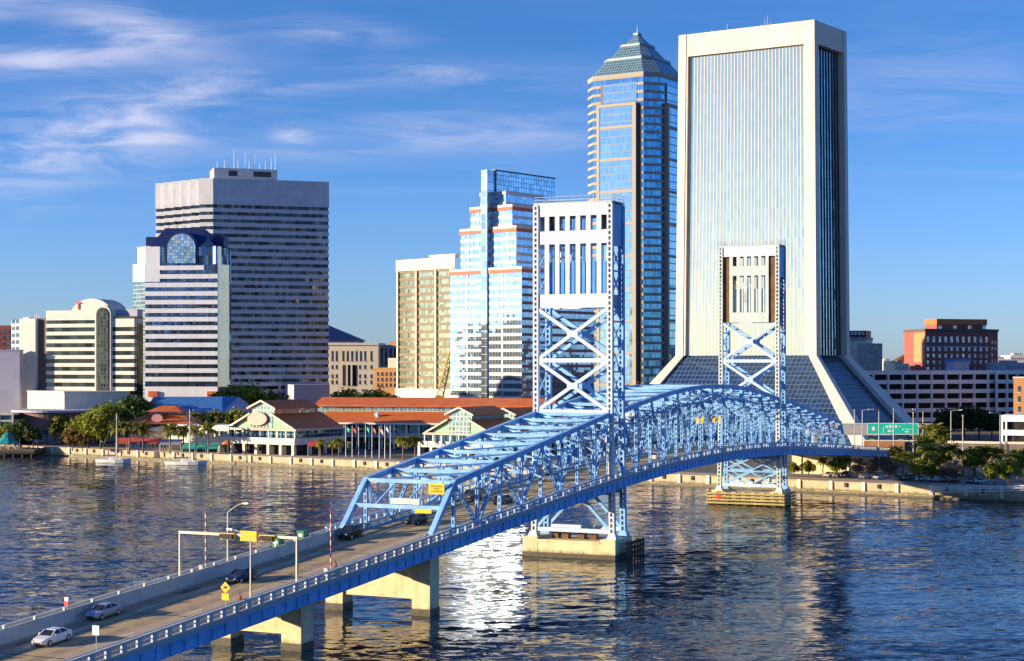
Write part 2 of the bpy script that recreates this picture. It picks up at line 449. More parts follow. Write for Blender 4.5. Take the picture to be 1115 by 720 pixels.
# asphalt / concrete roadway
def roadmat():
    m, n, l, p = _new('worn_roadway')
    c = _mix(n, l, _range(n, l, _noise(n, l, 0.35, 6), 0.3, 0.7), (0.50,0.385,0.235), (0.62,0.485,0.305))
    c = _mix(n, l, _range(n, l, _noise(n, l, 9, 3), 0.3, 0.7, 0, 0.35), c, (0.13,0.115,0.09))
    l.new(c, p.inputs['Base Color']); p.inputs['Roughness'].default_value = 0.75
    b = n.new('ShaderNodeBump'); b.inputs['Strength'].default_value = 0.25; b.inputs['Distance'].default_value = 0.02
    l.new(_noise(n, l, 14, 3), b.inputs['Height']); l.new(b.outputs[0], p.inputs['Normal'])
    return m
M['road'] = roadmat()
# tyre-darkened lanes are laid by their own strips
M['track'] = flat('tyre_worn_strip', (0.38,0.285,0.17), 0.8, var=0.25, scale=0.8)

def roofmat():
    m, n, l, p = _new('standing_seam_red_roof')
    tc = n.new('ShaderNodeTexCoord')
    w = n.new('ShaderNodeTexWave'); w.inputs['Scale'].default_value = 0.42; w.bands_direction = 'X'; w.inputs['Distortion'].default_value = 0.0
    l.new(tc.outputs['Object'], w.inputs['Vector'])
    c = _mix(n, l, _range(n, l, _noise(n, l, 0.3, 5), 0.3, 0.7), (0.58,0.115,0.022), (0.72,0.20,0.038))
    c = _mix(n, l, _range(n, l, w.outputs['Fac'], 0.86, 0.97, 0, 0.45), c, (0.22,0.05,0.02))
    l.new(c, p.inputs['Base Color']); p.inputs['Roughness'].default_value = 0.55
    return m
M['roof_red'] = roofmat()

def watermat():
    m, n, l, p = _new('river_water')
    g = n.new('ShaderNodeNewGeometry')
    def nz(scale, st, rot, det, out='Color', dist=0.4):
        mp = n.new('ShaderNodeMapping'); mp.inputs['Scale'].default_value = st; mp.inputs['Rotation'].default_value = (0,0,R(rot))
        l.new(g.outputs['Position'], mp.inputs[0])
        t = n.new('ShaderNodeTexNoise'); t.inputs['Scale'].default_value = scale; t.inputs['Detail'].default_value = det; t.inputs['Distortion'].default_value = dist
        l.new(mp.outputs[0], t.inputs['Vector']); return t.outputs[out]
    paws = _range(n, l, nz(0.012, (0.35,1.0,1), 8, 3, 'Fac', 1.2), 0.36, 0.64, 0.30, 1.45)   # where the wind roughens the river
    def vm(op, x, y):
        q = n.new('ShaderNodeVectorMath'); q.operation = op; l.new(x, q.inputs[0])
        if op == 'SCALE':
            if isinstance(y, float): q.inputs['Scale'].default_value = y
            else: l.new(y, q.inputs['Scale'])
        elif isinstance(y, tuple): q.inputs[1].default_value = y
        else: l.new(y, q.inputs[1])
        return q.outputs[0]
    r1 = vm('SUBTRACT', nz(1.25, (0.45,1.0,1), 10, 3), (.5,.5,.5))
    r2 = vm('SUBTRACT', nz(0.22, (0.40,1.0,1), -8, 3), (.5,.5,.5))
    sl = vm('ADD', vm('MULTIPLY', r1, (0.28,0.70,0.0)), vm('MULTIPLY', r2, (0.18,0.42,0.0)))
    sl = vm('SCALE', sl, paws)
    nn = n.new('ShaderNodeVectorMath'); nn.operation = 'NORMALIZE'; l.new(vm('ADD', g.outputs['Normal'], sl), nn.inputs[0])
    l.new(nn.outputs[0], p.inputs['Normal'])
    c = _mix(n, l, _range(n, l, nz(0.006, (0.5,1.0,1), 20, 3, 'Fac'), 0.35, 0.65), (0.004,0.014,0.034), (0.008,0.026,0.062))
    l.new(c, p.inputs['Base Color'])
    p.inputs['Roughness'].default_value = 0.06; p.inputs['IOR'].default_value = 1.333
    p.inputs['Specular IOR Level'].default_value = 0.36
    return m
M['water'] = watermat()
M['land'] = flat('city_ground', (0.13,0.12,0.10), 0.9, var=0.3, scale=0.05)
M['grass'] = flat('lawn', (0.06,0.09,0.02), 0.9, var=0.35, scale=0.5)
M['pave'] = flat('promenade_paving', (0.46,0.38,0.28), 0.85, var=0.12, scale=0.4)
# ================================================================== SETTING
WE = Vector((0.825, -0.565))                     # along the city bank, to the right
WN = Vector((-0.565, -0.825))                    # from the bank out over the river
BK0 = Vector((103.0, 413.0))
def bank(t, off=0.0):                            # point on the bank line; off > 0 is inland
    q = BK0 + WE * t - WN * off
    return q
LAND = 2.7
def river():
    """one sheet of water: fine real waves on the reach in view, running out flat to the horizon"""
    import numpy as np
    xs = np.concatenate(([-20000,-6000,-2000,-900,-500,-360], np.arange(-300, 260.1, 1.7), [330,500,900,2000,6000,20000]))
    ys = np.concatenate(([-12000,-4000,-1500,-500,-150,0,60], np.arange(100, 640.1, 0.85), [700,900,1500,4000,12000]))
    gx, gy = np.meshgrid(xs, ys)
    rnd = np.random.RandomState(4); h = np.zeros_like(gx)
    for i in range(46):
        lam = 2.0 * (3.2 ** rnd.rand()); k = 2*np.pi/lam; th = R(90) + rnd.normal(0, 0.55) + 0.25
        h += 0.0020*lam**0.92 * np.sin(k*(np.cos(th)*gx + np.sin(th)*gy) + rnd.rand()*6.283)
    pw = 0.75 + 0.35*np.sin(gx*0.021+gy*0.043+1.0)*np.sin(gx*0.013-gy*0.027) + 0.25*np.sin(gx*0.05+gy*0.011)*np.sin(gy*0.06-gx*0.02+2)
    fade = np.clip((gx+300)/25,0,1)*np.clip((260-gx)/25,0,1)*np.clip((gy-100)/20,0,1)*np.clip((640-gy)/20,0,1)
    z = h*pw*fade
    co = np.stack([gx,gy,z],-1).reshape(-1,3).astype(np.float32)
    ny, nx = gx.shape
    i = np.arange(ny-1)[:,None]*nx + np.arange(nx-1)[None,:]
    q = np.stack([i, i+1, i+nx+1, i+nx],-1).reshape(-1,4).astype(np.int32)
    me = bpy.data.meshes.new('river_water')
    me.vertices.add(len(co)); me.vertices.foreach_set('co', co.ravel())
    me.loops.add(q.size); me.loops.foreach_set('vertex_index', q.ravel())
    me.polygons.add(len(q)); me.polygons.foreach_set('loop_start', np.arange(0, q.size, 4, dtype=np.int32)); me.polygons.foreach_set('loop_total', np.full(len(q), 4, np.int32))
    me.polygons.foreach_set('use_smooth', np.ones(len(q), bool))
    me.materials.append(M['water']); me.update(calc_edges=True); me.validate()
    o = bpy.data.objects.new('river_water', me); COL.objects.link(o); o['kind'] = 'structure'
def ground_sheet():
    mb = MB()
    a, b = bank(-1500), bank(900)
    mb.poly([(a.x,a.y,LAND), (b.x,b.y,LAND), (9000,2500,LAND), (20000,30000,LAND), (-20000,30000,LAND), (-9000,4200,LAND)])
    single('ground', mb, M['land'], kind='structure')
    river()
    # promenade strip along the bank
    mb = MB()
    q = [bank(-400,1.6), bank(140,1.6), bank(140,13), bank(-400,13)]
    mb.poly([(p.x,p.y,LAND+0.02) for p in q])
    single('promenade_pavement', mb, M['pave'], kind='structure')
    mb = MB()
    q = [bank(-60,13), bank(140,13), bank(140,34), bank(-60,34)]
    mb.poly([(p.x,p.y,LAND+0.012) for p in q])
    single('car_park_road', mb, flat('car_park_asphalt', (0.20,0.19,0.18), 0.85, var=0.2), kind='structure')
ground_sheet()

def seawall():
    c = bank(-130)
    t = Thing('seawall', 'long cream concrete seawall along the far river bank', 'seawall', (c.x, c.y, 0))
    f = Face(bank(-420), bank(150))
    mb = MB(); f.box(mb, 0, f.L, -1, LAND+0.10, -1.5, 0); t.part('wall', mb, M['seawall'])
    mb = MB(); f.box(mb, 0, f.L, LAND+0.10, LAND+0.30, -1.7, 0.2); t.part('coping', mb, M['pave'])
    mb = MB(); f.box(mb, 0, f.L, -1, 0.75, 0, 2.6); t.part('ledge', mb, M['pier'])
    mb = MB(); f.box(mb, 0, f.L, -1, 0.28, 2.6, 2.75); t.part('wet_edge', mb, M['pier_wet'])
    mb = MB(); f.box(mb, 0, 0.9, 0.75, LAND+0.42, 0.0, 0.45)
    p0 = t.part('pilaster', mb, M['cream'])
    mb = MB(); f.box(mb, 4.2, 5.0, 1.6, 2.7, 0.0, 0.35)
    d0 = t.part('fender_block', mb, M['black'])
    n = int(f.L / 9)
    for i in range(1, n):
        q = f.d * (9 * i)
        t.again(p0, dv=(q.x, q.y, 0))
        if i % 3 != 1: t.again(d0, dv=(q.x, q.y, 0))
M['seawall'] = tidal('cream_seawall', (0.50,0.40,0.26), 0.8, var=0.14, scale=0.4, streak=0.4)
seawall()

# ================================================================== BRIDGE
BA = R(23.8)
BU = Vector((math.sin(BA), math.cos(BA))); BR = Vector((math.cos(BA), -math.sin(BA)))
BP = Vector((10.7, 285.0))
def zd(s):
    d = abs(s - 56.0)
    return 15.0 - (0.00036*d*d if d < 70 else 1.764 + 0.058*(d-70))
def B(s, l, z): q = BP + BU*s + BR*l; return Vector((q.x, q.y, z))
def BD(s, l, dz=0.0): return B(s, l, zd(s) + dz)
UP3 = Vector((0,0,1)); U3 = Vector((BU.x,BU.y,0)); R3 = Vector((BR.x,BR.y,0))

def sweep(mb, sec, s0, s1, step=5.0, mi=0):
    """closed (l, dz) section carried along the deck"""
    k = max(1, int(math.ceil((s1-s0)/step))); n = len(mb.v); m = len(sec)
    for i in range(k+1):
        s = s0 + (s1-s0)*i/k
        mb.v += [BD(s, l, dz) for l, dz in sec]
    for i in range(k):
        for j in range(m):
            j2 = (j+1) % m
            mb.f.append([n+i*m+j, n+i*m+j2, n+(i+1)*m+j2, n+(i+1)*m+j]); mb.m.append(mi)
    mb.f.append([n+j for j in range(m)][::-1]); mb.m.append(mi)
    mb.f.append([n+k*m+j for j in range(m)]); mb.m.append(mi)
def rect(l0, l1, z0, z1): return [(l0,z0),(l1,z0),(l1,z1),(l0,z1)]
def ribbon(mb, l0, l1, dz, s0, s1, step=5.0):
    k = max(1, int(math.ceil((s1-s0)/step)))
    for i in range(k):
        a, b = s0+(s1-s0)*i/k, s0+(s1-s0)*(i+1)/k
        mb.poly([BD(a,l0,dz), BD(a,l1,dz), BD(b,l1,dz), BD(b,l0,dz)])
def bbox(mb, s0, s1, l0, l1, z0, z1, mi=0):
    mb.hexa([B(s0,l0,z0),B(s0,l1,z0),B(s1,l1,z0),B(s1,l0,z0),B(s0,l0,z1),B(s0,l1,z1),B(s1,l1,z1),B(s1,l0,z1)], mi)

TL = 6.9          # truss planes at l = +-TL
EDGE = 9.0        # outer edge of the sidewalks

def deck(t, s0, s1, truss):
    mb = MB(); sweep(mb, rect(-6.3, 6.3, -0.45, 0.0), s0, s1); t.part('roadway', mb, M['road'])
    for l in (-4.7, -1.6, 1.6, 4.7):
        mb = MB(); ribbon(mb, l-0.85, l+0.85, 0.004, s0, s1); t.part('tyre_worn_lane', mb, M['track'])
    s = s0 + 9.0
    while s < s1 - 2:
        mb = MB(); ribbon(mb, -6.25, 6.25, 0.006, s, s+0.28); t.part('expansion_joint', mb, M['joint']); s += 20.0
    rj = random.Random(int(s0)+500)
    for i in range(int((s1-s0)/14)):
        a = s0 + 3 + rj.random()*(s1-s0-10); l = rj.choice((-4.7,-1.6,1.6,4.7)) + rj.uniform(-.5,.5); w = rj.uniform(.5,1.2)
        mb = MB(); ribbon(mb, l-w/2, l+w/2, 0.0075, a, a+rj.uniform(1.0,5.0)); t.part('asphalt_patch', mb, M['patch'])
    for l in (-0.16, 0.16):
        mb = MB(); ribbon(mb, l-0.06, l+0.06, 0.009, s0, s1); t.part('centre_line', mb, M['line_yellow'])
    for l in (-3.15, 3.15):
        s = s0 + 2
        while s < s1 - 3:
            mb = MB(); ribbon(mb, l-0.08, l+0.08, 0.009, s, s+3.0); s += 12.0
            t.part('lane_dash', mb, M['line_white'])
    for l in (-6.1, 6.1):
        mb = MB(); ribbon(mb, l-0.06, l+0.06, 0.009, s0, s1); t.part('edge_line', mb, M['line_white'])
    for sg in (-1, 1):
        a, b = sorted((sg*6.75, sg*EDGE))
        mb = MB(); sweep(mb, rect(a, b, -0.30, 0.22), s0, s1); t.part('sidewalk', mb, M['walk'])
        # deep outer plate girder with stiffener ribs
        g0, g1 = sorted((sg*(EDGE-0.35), sg*(EDGE-0.02)))
        mb = MB(); sweep(mb, rect(g0, g1, -1.45, -0.30), s0, s1)
        f0, f1 = sorted((sg*(EDGE-0.55), sg*(EDGE+0.16)))
        sweep(mb, rect(f0, f1, -1.57, -1.45), s0, s1); sweep(mb, rect(f0, f1, -0.30, -0.18), s0, s1)
        s = s0 + 0.6
        while s < s1 - 0.3:
            q0, q1 = sorted((sg*(EDGE-0.02), sg*(EDGE+0.13)))
            mb.hexa([BD(s,q0,-1.45),BD(s,q1,-1.45),BD(s+.14,q1,-1.45),BD(s+.14,q0,-1.45),BD(s,q0,-.3),BD(s,q1,-.3),BD(s+.14,q1,-.3),BD(s+.14,q0,-.3)])
            s += 2.4
        t.part('plate_girder', mb, M['girder'])
        mb = MB(); q0, q1 = sorted((sg*4.2, sg*4.6)); sweep(mb, rect(q0, q1, -1.4, -0.45), s0, s1, 8)
        t.part('inner_girder', mb, M['girder'])
    if not truss:
        # left: solid parapet towards the road, low rail with lit posts at the edge
        mb = MB(); sweep(mb, [(-6.75,0),(-6.3,0),(-6.42,0.45),(-6.5,1.38),(-6.75,1.38)], s0, s1); t.part('concrete_parapet', mb, M['parapet'])
        mb = MB(); sweep(mb, rect(-EDGE+.02, -EDGE+.26, 0.22, 0.95), s0, s1); sweep(mb, rect(-EDGE-.02, -EDGE+.30, 0.95, 1.10), s0, s1); t.part('outer_parapet', mb, M['rail'])
        mb = MB(); s = s0 + 1.0
        while s < s1:
            mb.hexa([BD(s,-6.85,1.3),BD(s,-6.60,1.3),BD(s+.3,-6.60,1.3),BD(s+.3,-6.85,1.3),BD(s,-6.85,1.7),BD(s,-6.60,1.7),BD(s+.3,-6.60,1.7),BD(s+.3,-6.85,1.7)])
            s += 4.6
        t.part('parapet_posts', mb, M['white_conc'])
        # right: low traffic parapet, then an open balustrade at the edge
        mb = MB(); sweep(mb, [(6.75,0),(6.3,0),(6.42,0.4),(6.5,0.85),(6.75,0.85)], s0, s1); t.part('concrete_parapet', mb, M['parapet'])
    if truss:
        for sg in (-1, 1):
            mb = MB()
            for z in (0.45, 0.85):
                q0, q1 = sorted((sg*6.3, sg*6.42)); sweep(mb, rect(q0, q1, z, z+0.16), s0, s1)
            t.part('guard_rail', mb, M['steel'])
    for sg in ((1,) if not truss else (-1, 1)):
        a, b = sorted((sg*(EDGE-0.24), sg*EDGE))
        mb = MB(); sweep(mb, rect(a, b, 0.22, 0.42), s0, s1); a2, b2 = sorted((sg*(EDGE-0.30), sg*(EDGE+0.06))); sweep(mb, rect(a2, b2, 1.18, 1.40), s0, s1)
        s = s0 + 0.2
        w = 0.75 if not truss else 0.5
        while s < s1 - w:
            mb.hexa([BD(s,a,.42),BD(s,b,.42),BD(s+w,b,.42),BD(s+w,a,.42),BD(s,a,1.18),BD(s,b,1.18),BD(s+w,b,1.18),BD(s+w,a,1.18)])
            if not truss: mb.hexa([BD(s+w,a,.74),BD(s+w,b-.1,.74),BD(s+2.4,b-.1,.74),BD(s+2.4,a,.74),BD(s+w,a,.84),BD(s+w,b-.1,.84),BD(s+2.4,b-.1,.84),BD(s+2.4,a,.84)])
            s += 2.4
        t.part('balustrade', mb, M['rail'] if not truss else M['rail_blue'])
M['joint'] = flat('steel_deck_joint', (0.10,0.09,0.085), 0.6, 0.3, var=0.2)
M['patch'] = flat('dark_road_patch', (0.17,0.15,0.12), 0.85, var=0.25, scale=1.5)
M['parapet'] = flat('parapet_concrete', (0.46,0.48,0.46), 0.8, var=0.12, scale=0.6, streak=0.25)
M['rail_blue'] = flat('pale_blue_railing', (0.36,0.48,0.66), 0.6, var=0.1, scale=0.8)

def laced(mb, p, q, w, h, pitch=0.95, side=None):
    """built-up member: four angle corners joined by batten plates, so its faces show a row of holes"""
    p = Vector(p); q = Vector(q); d = (q-p); L = d.length; d.normalize()
    a = (side or R3) - d * d.dot(side or R3); a.normalize(); b = d.cross(a).normalized()
    e = min(w, h) * 0.30
    for i in (-1, 1):
        # web plates (solid) along b, laced covers across a
        c = b * (i * (h/2 - 0.03))
        for j in (-1, 1):
            o = c + a * (j * (w/2 - e/2))
            mb.bar(p+o, q+o, e, 0.06, up=b)
        k = max(1, int(L / pitch))
        for x in range(k+1):
            m = p + d * (L * x / k) + c
            mb.bar(m - d*0.16, m + d*0.16, w - 2*e + 0.02, 0.05, up=b)
    for j in (-1, 1):
        o = a * (j * (w/2 - 0.03))
        mb.bar(p+o, q+o, h-0.13, 0.06, up=a)

def truss(t, sp, ztop, posts=()):
    """sp: panel points along the bridge, ztop(s): top chord height; end panels slope where ztop is None"""
    n = len(sp)
    top = [ztop(s) for s in sp]
    for sg in (-1, 1):
        l = sg * TL
        mb = MB()
        for i in range(n-1): mb.bar(BD(sp[i], l, -0.15), BD(sp[i+1], l, -0.15), 0.55, 0.75)
        t.part('bottom_chord', mb, M['bridge'])
        mb = MB()
        for i in range(n-1):
            if top[i] is not None and top[i+1] is not None:
                mb.bar(B(sp[i], l, top[i]), B(sp[i+1], l, top[i+1]), 0.72, 0.80)
        t.part('top_chord', mb, M['bridge'])
        for i in range(n-1):                                  # sloping end posts
            if top[i] is None or top[i+1] is None:
                a = BD(sp[i], l, 0) if top[i] is None else B(sp[i], l, top[i])
                b = BD(sp[i+1], l, 0) if top[i+1] is None else B(sp[i+1], l, top[i+1])
                mb = MB(); mb.bar(a, b, 0.75, 0.75, up=U3); t.part('end_post', mb, M['bridge'])
        for i in range(n):
            if top[i] is None: continue
            mb = MB(); laced(mb, BD(sp[i], l, 0), B(sp[i], l, top[i]), 0.5, 0.42)
            # gusset plates at both ends
            for zz0, zz1 in ((zd(sp[i])-0.1, zd(sp[i])+0.9), (top[i]-1.15, top[i]-0.25)):
                mb.hexa([B(sp[i]-.8,l-.31,zz0),B(sp[i]-.8,l+.31,zz0),B(sp[i]+.8,l+.31,zz0),B(sp[i]+.8,l-.31,zz0),
                         B(sp[i]-.5,l-.31,zz1),B(sp[i]-.5,l+.31,zz1),B(sp[i]+.5,l+.31,zz1),B(sp[i]+.5,l-.31,zz1)])
            t.part('vertical', mb, M['bridge'])
        up = top[0] is None
        for i in range(n-1):
            if top[i] is None or top[i+1] is None: up = top[i] is None; up = False if up else up; continue
            mb = MB()
            if up: laced(mb, BD(sp[i], l, 0.1), B(sp[i+1], l, top[i+1]-.2), 0.48, 0.40)
            else:  laced(mb, B(sp[i], l, top[i]-.2), BD(sp[i+1], l, 0.1), 0.48, 0.40)
            t.part('diagonal', mb, M['bridge']); up = not up
    for i in range(n):
        if top[i] is None: continue
        a, b = -TL+0.36, TL-0.36
        mb = MB(); mb.bar(B(sp[i], a, top[i]), B(sp[i], b, top[i]), 0.62, 0.55); t.part('cross_strut', mb, M['bridge'])
        h = top[i] - zd(sp[i])
        if h > 7.5:                                           # sway frame under the strut, clear of the traffic
            zl = max(zd(sp[i]) + 5.6, top[i] - 3.4)
            mb = MB(); mb.bar(B(sp[i], a, zl), B(sp[i], b, zl), 0.30, 0.34)
            mb.bar(B(sp[i], a, zl), B(sp[i], 0, top[i]-.3), 0.24); mb.bar(B(sp[i], b, zl), B(sp[i], 0, top[i]-.3), 0.24)
            mb.bar(B(sp[i], a, zl-1.6), B(sp[i], a+2.2, zl-.1), 0.24); mb.bar(B(sp[i], b, zl-1.6), B(sp[i], b-2.2, zl-.1), 0.24)
            t.part('sway_frame', mb, M['bridge'])
    for i in range(n-1):
        if top[i] is None or top[i+1] is None: continue
        mb = MB()
        z0, z1 = top[i]-.05, top[i+1]-.05
        mb.bar(B(sp[i]+.35, -TL+.4, z0), B(sp[i+1]-.35, TL-.4, z1), 0.34, 0.26)
        mb.bar(B(sp[i]+.35, TL-.4, z0-.28), B(sp[i+1]-.35, -TL+.4, z1-.28), 0.34, 0.26)
        t.part('lateral_brace', mb, M['bridge'])
    for i in range(n):
        mb = MB(); mb.bar(BD(sp[i], -EDGE+.4, -.95), BD(sp[i], EDGE-.4, -.95), 0.4, .9); t.part('floor_beam', mb, M['girder'])

S_A0, S_A1 = -230.0, 0.0
near_s = [-70 + 7.777*i for i in range(9)] + [-0.9]
def near_top(s): return None if s < -69 else 17.4 + 0.124*(s+62.2)
t_near = Thing('bridge_span', 'near fixed span of the blue bridge, with the road and sloping portal', 'bridge span', tuple(BD(-70,0)))
deck(t_near, -230.0, -70.0, False)
deck(t_near, -70.0, 0.4, True)
truss(t_near, near_s, near_top)
def portal(t, s0, s1, sign):
    z1 = near_top(-62.22)
    mb = MB(); k = 0.56
    sA = s0 + (s1-s0)*k; zA = zd(s0) + (z1 - zd(s0))*k
    mb.bar(B(sA, -TL+.3, zA), B(sA, TL-.3, zA), 0.5, 0.55); t.part('portal_beam', mb, M['bridge'])
    for sg in (-1, 1):
        mb = MB(); mb.bar(B(sA+(s1-s0)*.05, sg*(TL-2.6), zA+.3), B(s1, sg*(TL-.5), z1-.4), 0.35); t.part('portal_knee', mb, M['bridge'])
    mb = MB()
    for x in (-2.2, 2.2): mb.bar(B(sA, x-1.2, zA+.2), B(s1, x, z1-.3), 0.22); mb.bar(B(sA, x+1.2, zA+.2), B(s1, x, z1-.3), 0.22)
    t.part('portal_lacing', mb, M['bridge'])
portal(t_near, -70, -62.22, 1)

lift_s = [5.9] + [5.9 + 7.72*i for i in range(1, 14)] + [113.9]
def lift_top(s): return 25.4 + 3.7 * (1 - ((s-60)/54.0)**2)
t_lift = Thing('bridge_span', 'lift span of the blue bridge, arched on top and hung between the two towers', 'bridge span', tuple(BD(60,0)))
deck(t_lift, 0.6, 119.0, True)
truss(t_lift, lift_s, lift_top)

far_s = [120.4] + [119.5 + 7.777*i for i in range(1, 9)] + [189.5]
def far_top(s): return None if s > 189 else 17.6 + 0.124*(181.8-s)
t_far = Thing('bridge_span', 'far fixed span of the blue bridge running down to the city bank', 'bridge span', tuple(BD(189,0)))
deck(t_far, 119.2, 189.5, True)
truss(t_far, far_s, far_top)

def tower(label, s0, paint, cw, full, zt, pier_extra):
    t = Thing('bridge_tower', label, 'bridge tower', tuple(B(s0+2.7, 0, 0)))
    D = 5.6; zb = 3.4
    flare = 0.45
    def L(z): return TL + 0.55 + flare * max(0.0, (26 - z)/26.0) 
    C = 1.0      # column width
    legs = {}
    for sg in (-1, 1):
        for so in (0.0, D):
            mb = MB()
            a = B(s0+so, sg*(L(zb)-C/2), zb); m = B(s0+so, sg*(L(26)-C/2), 26); b = B(s0+so, sg*(L(60)-C/2), zt-0.2)
            laced(mb, a, m, C, 0.95, 0.93); laced(mb, m, b, C, 0.95, 0.93)
            mb.hexa([B(s0+so-.9,sg*(L(0)-C/2)-.9,zb-.02),B(s0+so-.9,sg*(L(0)-C/2)+.9,zb-.02),B(s0+so+.9,sg*(L(0)-C/2)+.9,zb-.02),B(s0+so+.9,sg*(L(0)-C/2)-.9,zb-.02),
                     B(s0+so-.6,sg*(L(0)-C/2)-.6,zb+.9),B(s0+so-.6,sg*(L(0)-C/2)+.6,zb+.9),B(s0+so+.6,sg*(L(0)-C/2)+.6,zb+.9),B(s0+so+.6,sg*(L(0)-C/2)-.6,zb+.9)])
            t.part('leg', mb, paint if so == 0 else M['bridge'])  # front legs paler than the rear: sunlit side put into the colour
        # side faces: plate at the top, X lacing down to the deck
        l = sg*(L(60)-C/2)
        mb = MB(); bbox(mb, s0+.5, s0+D-.5, l-.25*1, l+.25, zt-7.5, zt-.2); t.part('side_plate', mb, M['bridge'])
        z = zt - 7.5; i = 0
        while z > 18:
            z2 = z - 4.4
            lz = sg*(L(z)-C/2); lz2 = sg*(L(z2)-C/2)
            mb = MB(); mb.bar(B(s0+.4, lz, z), B(s0+D-.4, lz2, z2), 0.22); mb.bar(B(s0+D-.4, lz, z), B(s0+.4, lz2, z2), 0.22)
            mb.bar(B(s0+.4, lz2, z2), B(s0+D-.4, lz2, z2), 0.28)
            t.part('side_lacing', mb, M['bridge']); z = z2
    # front and back walls with slots
    IW = TL + 0.55 - C if full else TL - 2.1
    nsl = 7 if full else 5
    for k, so in enumerate((-0.05, D+0.05)):
        s_a, s_b = s0+so-.22, s0+so+.22
        mt = paint
        zs = (zt, zt-2.2, zt-4.8, zt-7.1, zt-15.9, zt-18.3)
        mb = MB()
        bbox(mb, s_a, s_b, -IW, IW, zs[1], zs[0]); bbox(mb, s_a, s_b, -IW, IW, zs[3], zs[2]); bbox(mb, s_a, s_b, -IW, IW, zs[5], zs[4])
        pw = 0.80; W = 2*IW; sl = (W - (nsl-1)*pw) / nsl if full else (W - (nsl+1)*pw)/nsl
        xs = -IW if full else -IW + pw
        if not full:
            for z0, z1 in ((zs[2],zs[1]),(zs[4],zs[3])): bbox(mb, s_a, s_b, -IW, -IW+pw, z0, z1)
        for i in range(nsl):
            xs += sl
            if full and i == nsl-1: break
            for z0, z1 in ((zs[2],zs[1]),(zs[4],zs[3])): bbox(mb, s_a+.02, s_b-.02, xs, xs+pw, z0, z1)
            xs += pw
        t.part('front_wall' if k == 0 else 'back_wall', mb, mt)
        if not full:
            for sg in (-1, 1):
                mb = MB(); a, b = sorted((sg*IW, sg*(TL-.45)))
                bbox(mb, s_a+.35, s_b+.25, a, b, zs[5], zs[1]-.6); t.part('rusty_guide_panel', mb, M['rust'])
            mb = MB(); bbox(mb, s_a-.02, s_b+.02, -TL-.5, TL+.5, zs[1]-.3, zs[0]+.02); t.part('head_beam', mb, M['tower'])
        # X bracing, two storeys
        zx = (zs[5], zs[5]-9.2, zs[5]-18.2)
        for i in range(2):
            mb = MB(); za, zb_ = zx[i]-.1, zx[i+1]+.15
            la, lb = L(za)-C/2-.3, L(zb_)-C/2-.3
            br = M['bridge'] if (k == 1 or not full) else paint
            mb.bar(B(s0+so, -la, za), B(s0+so, lb, zb_), 0.62, 0.62, up=U3); mb.bar(B(s0+so+.02, la, za), B(s0+so+.02, -lb, zb_), 0.60, 0.60, up=U3)
            zm = (za+zb_)/2
            mb.hexa([B(s0+so-.36,-1.0,zm-.55),B(s0+so-.36,1.0,zm-.55),B(s0+so+.36,1.0,zm-.55),B(s0+so+.36,-1.0,zm-.55),B(s0+so-.36,-1.0,zm+.55),B(s0+so-.36,1.0,zm+.55),B(s0+so+.36,1.0,zm+.55),B(s0+so+.36,-1.0,zm+.55)])
            t.part('cross_brace', mb, M['tower_brace'] if k == 0 else M['bridge'])  # sun side paler, rear bluer: light put into the brace colour
            mb = MB(); mb.bar(B(s0+so, -lb, zx[i+1]), B(s0+so, lb, zx[i+1]), 0.6, 0.75); t.part('cross_strut', mb, M['tower_brace'] if k == 0 else M['bridge'])
        # below the deck
        zt_, zl_ = zd(s0) - 2.4, 4.7
        mb = MB(); mb.bar(B(s0+so, -L(zt_)+.9, zt_), B(s0+so, L(zt_)-.9, zt_), 0.6, 0.8); t.part('deck_beam', mb, M['bridge'])
        mb = MB(); mb.bar(B(s0+so, -L(zl_)+.9, zl_), B(s0+so, L(zl_)-.9, zl_), 0.55, 0.7); t.part('base_strut', mb, M['tower_brace'])
        mb = MB()
        if full:
            for sg in (-1, 1): mb.bar(B(s0+so, sg*(L(zl_)-1.0), zl_+.3), B(s0+so, sg*1.0, zt_-.3), 0.5, 0.5, up=U3)
        else:
            zm = (zl_ + zt_)/2; mb.bar(B(s0+so, -L(zm)+.9, zm), B(s0+so, L(zm)-.9, zm), 0.4)
            for a_, b_ in ((zl_, zm), (zm, zt_)):
                for x in (-1, 1):
                    x0, x1 = sorted((0.1*x, x*(L(zm)-1.0)))
                    mb.bar(B(s0+so, x0, a_), B(s0+so, x1, b_), 0.3); mb.bar(B(s0+so+.03, x1, a_), B(s0+so+.03, x0, b_), 0.3)
        t.part('base_brace', mb, M['bridge'])
    # counterweight, hanging behind the slots
    mb = MB(); bbox(mb, s0+1.0, s0+D-1.0, -TL+1.0, TL-1.0, zt-16.2, zt-10.2)
    for x in (-4.2, -1.4, 1.4, 4.2):
        for y in (1.7, D-1.7): mb.bar(B(s0+y, x, zt-10.2), B(s0+y, x, zt-2.6), 0.12)
    t.part('counterweight', mb, cw)
    # roof deck, sheaves and handrail
    mb = MB(); bbox(mb, s0-.3, s0+D+.3, -TL-.55, TL+.55, zt, zt+.25); t.part('roof_deck', mb, M['steel'])
    for x in (-4.6, 4.6):
        mb = MB(); mb.tube(B(s0+D/2, x-.5, zt-2.7), B(s0+D/2, x+.5, zt-2.7), 1.75, n=20); t.part('sheave', mb, M['steel_dark'])
    mb = MB()
    cs = [(s0-.2,-TL-.45),(s0-.2,TL+.45),(s0+D+.2,TL+.45),(s0+D+.2,-TL-.45)]
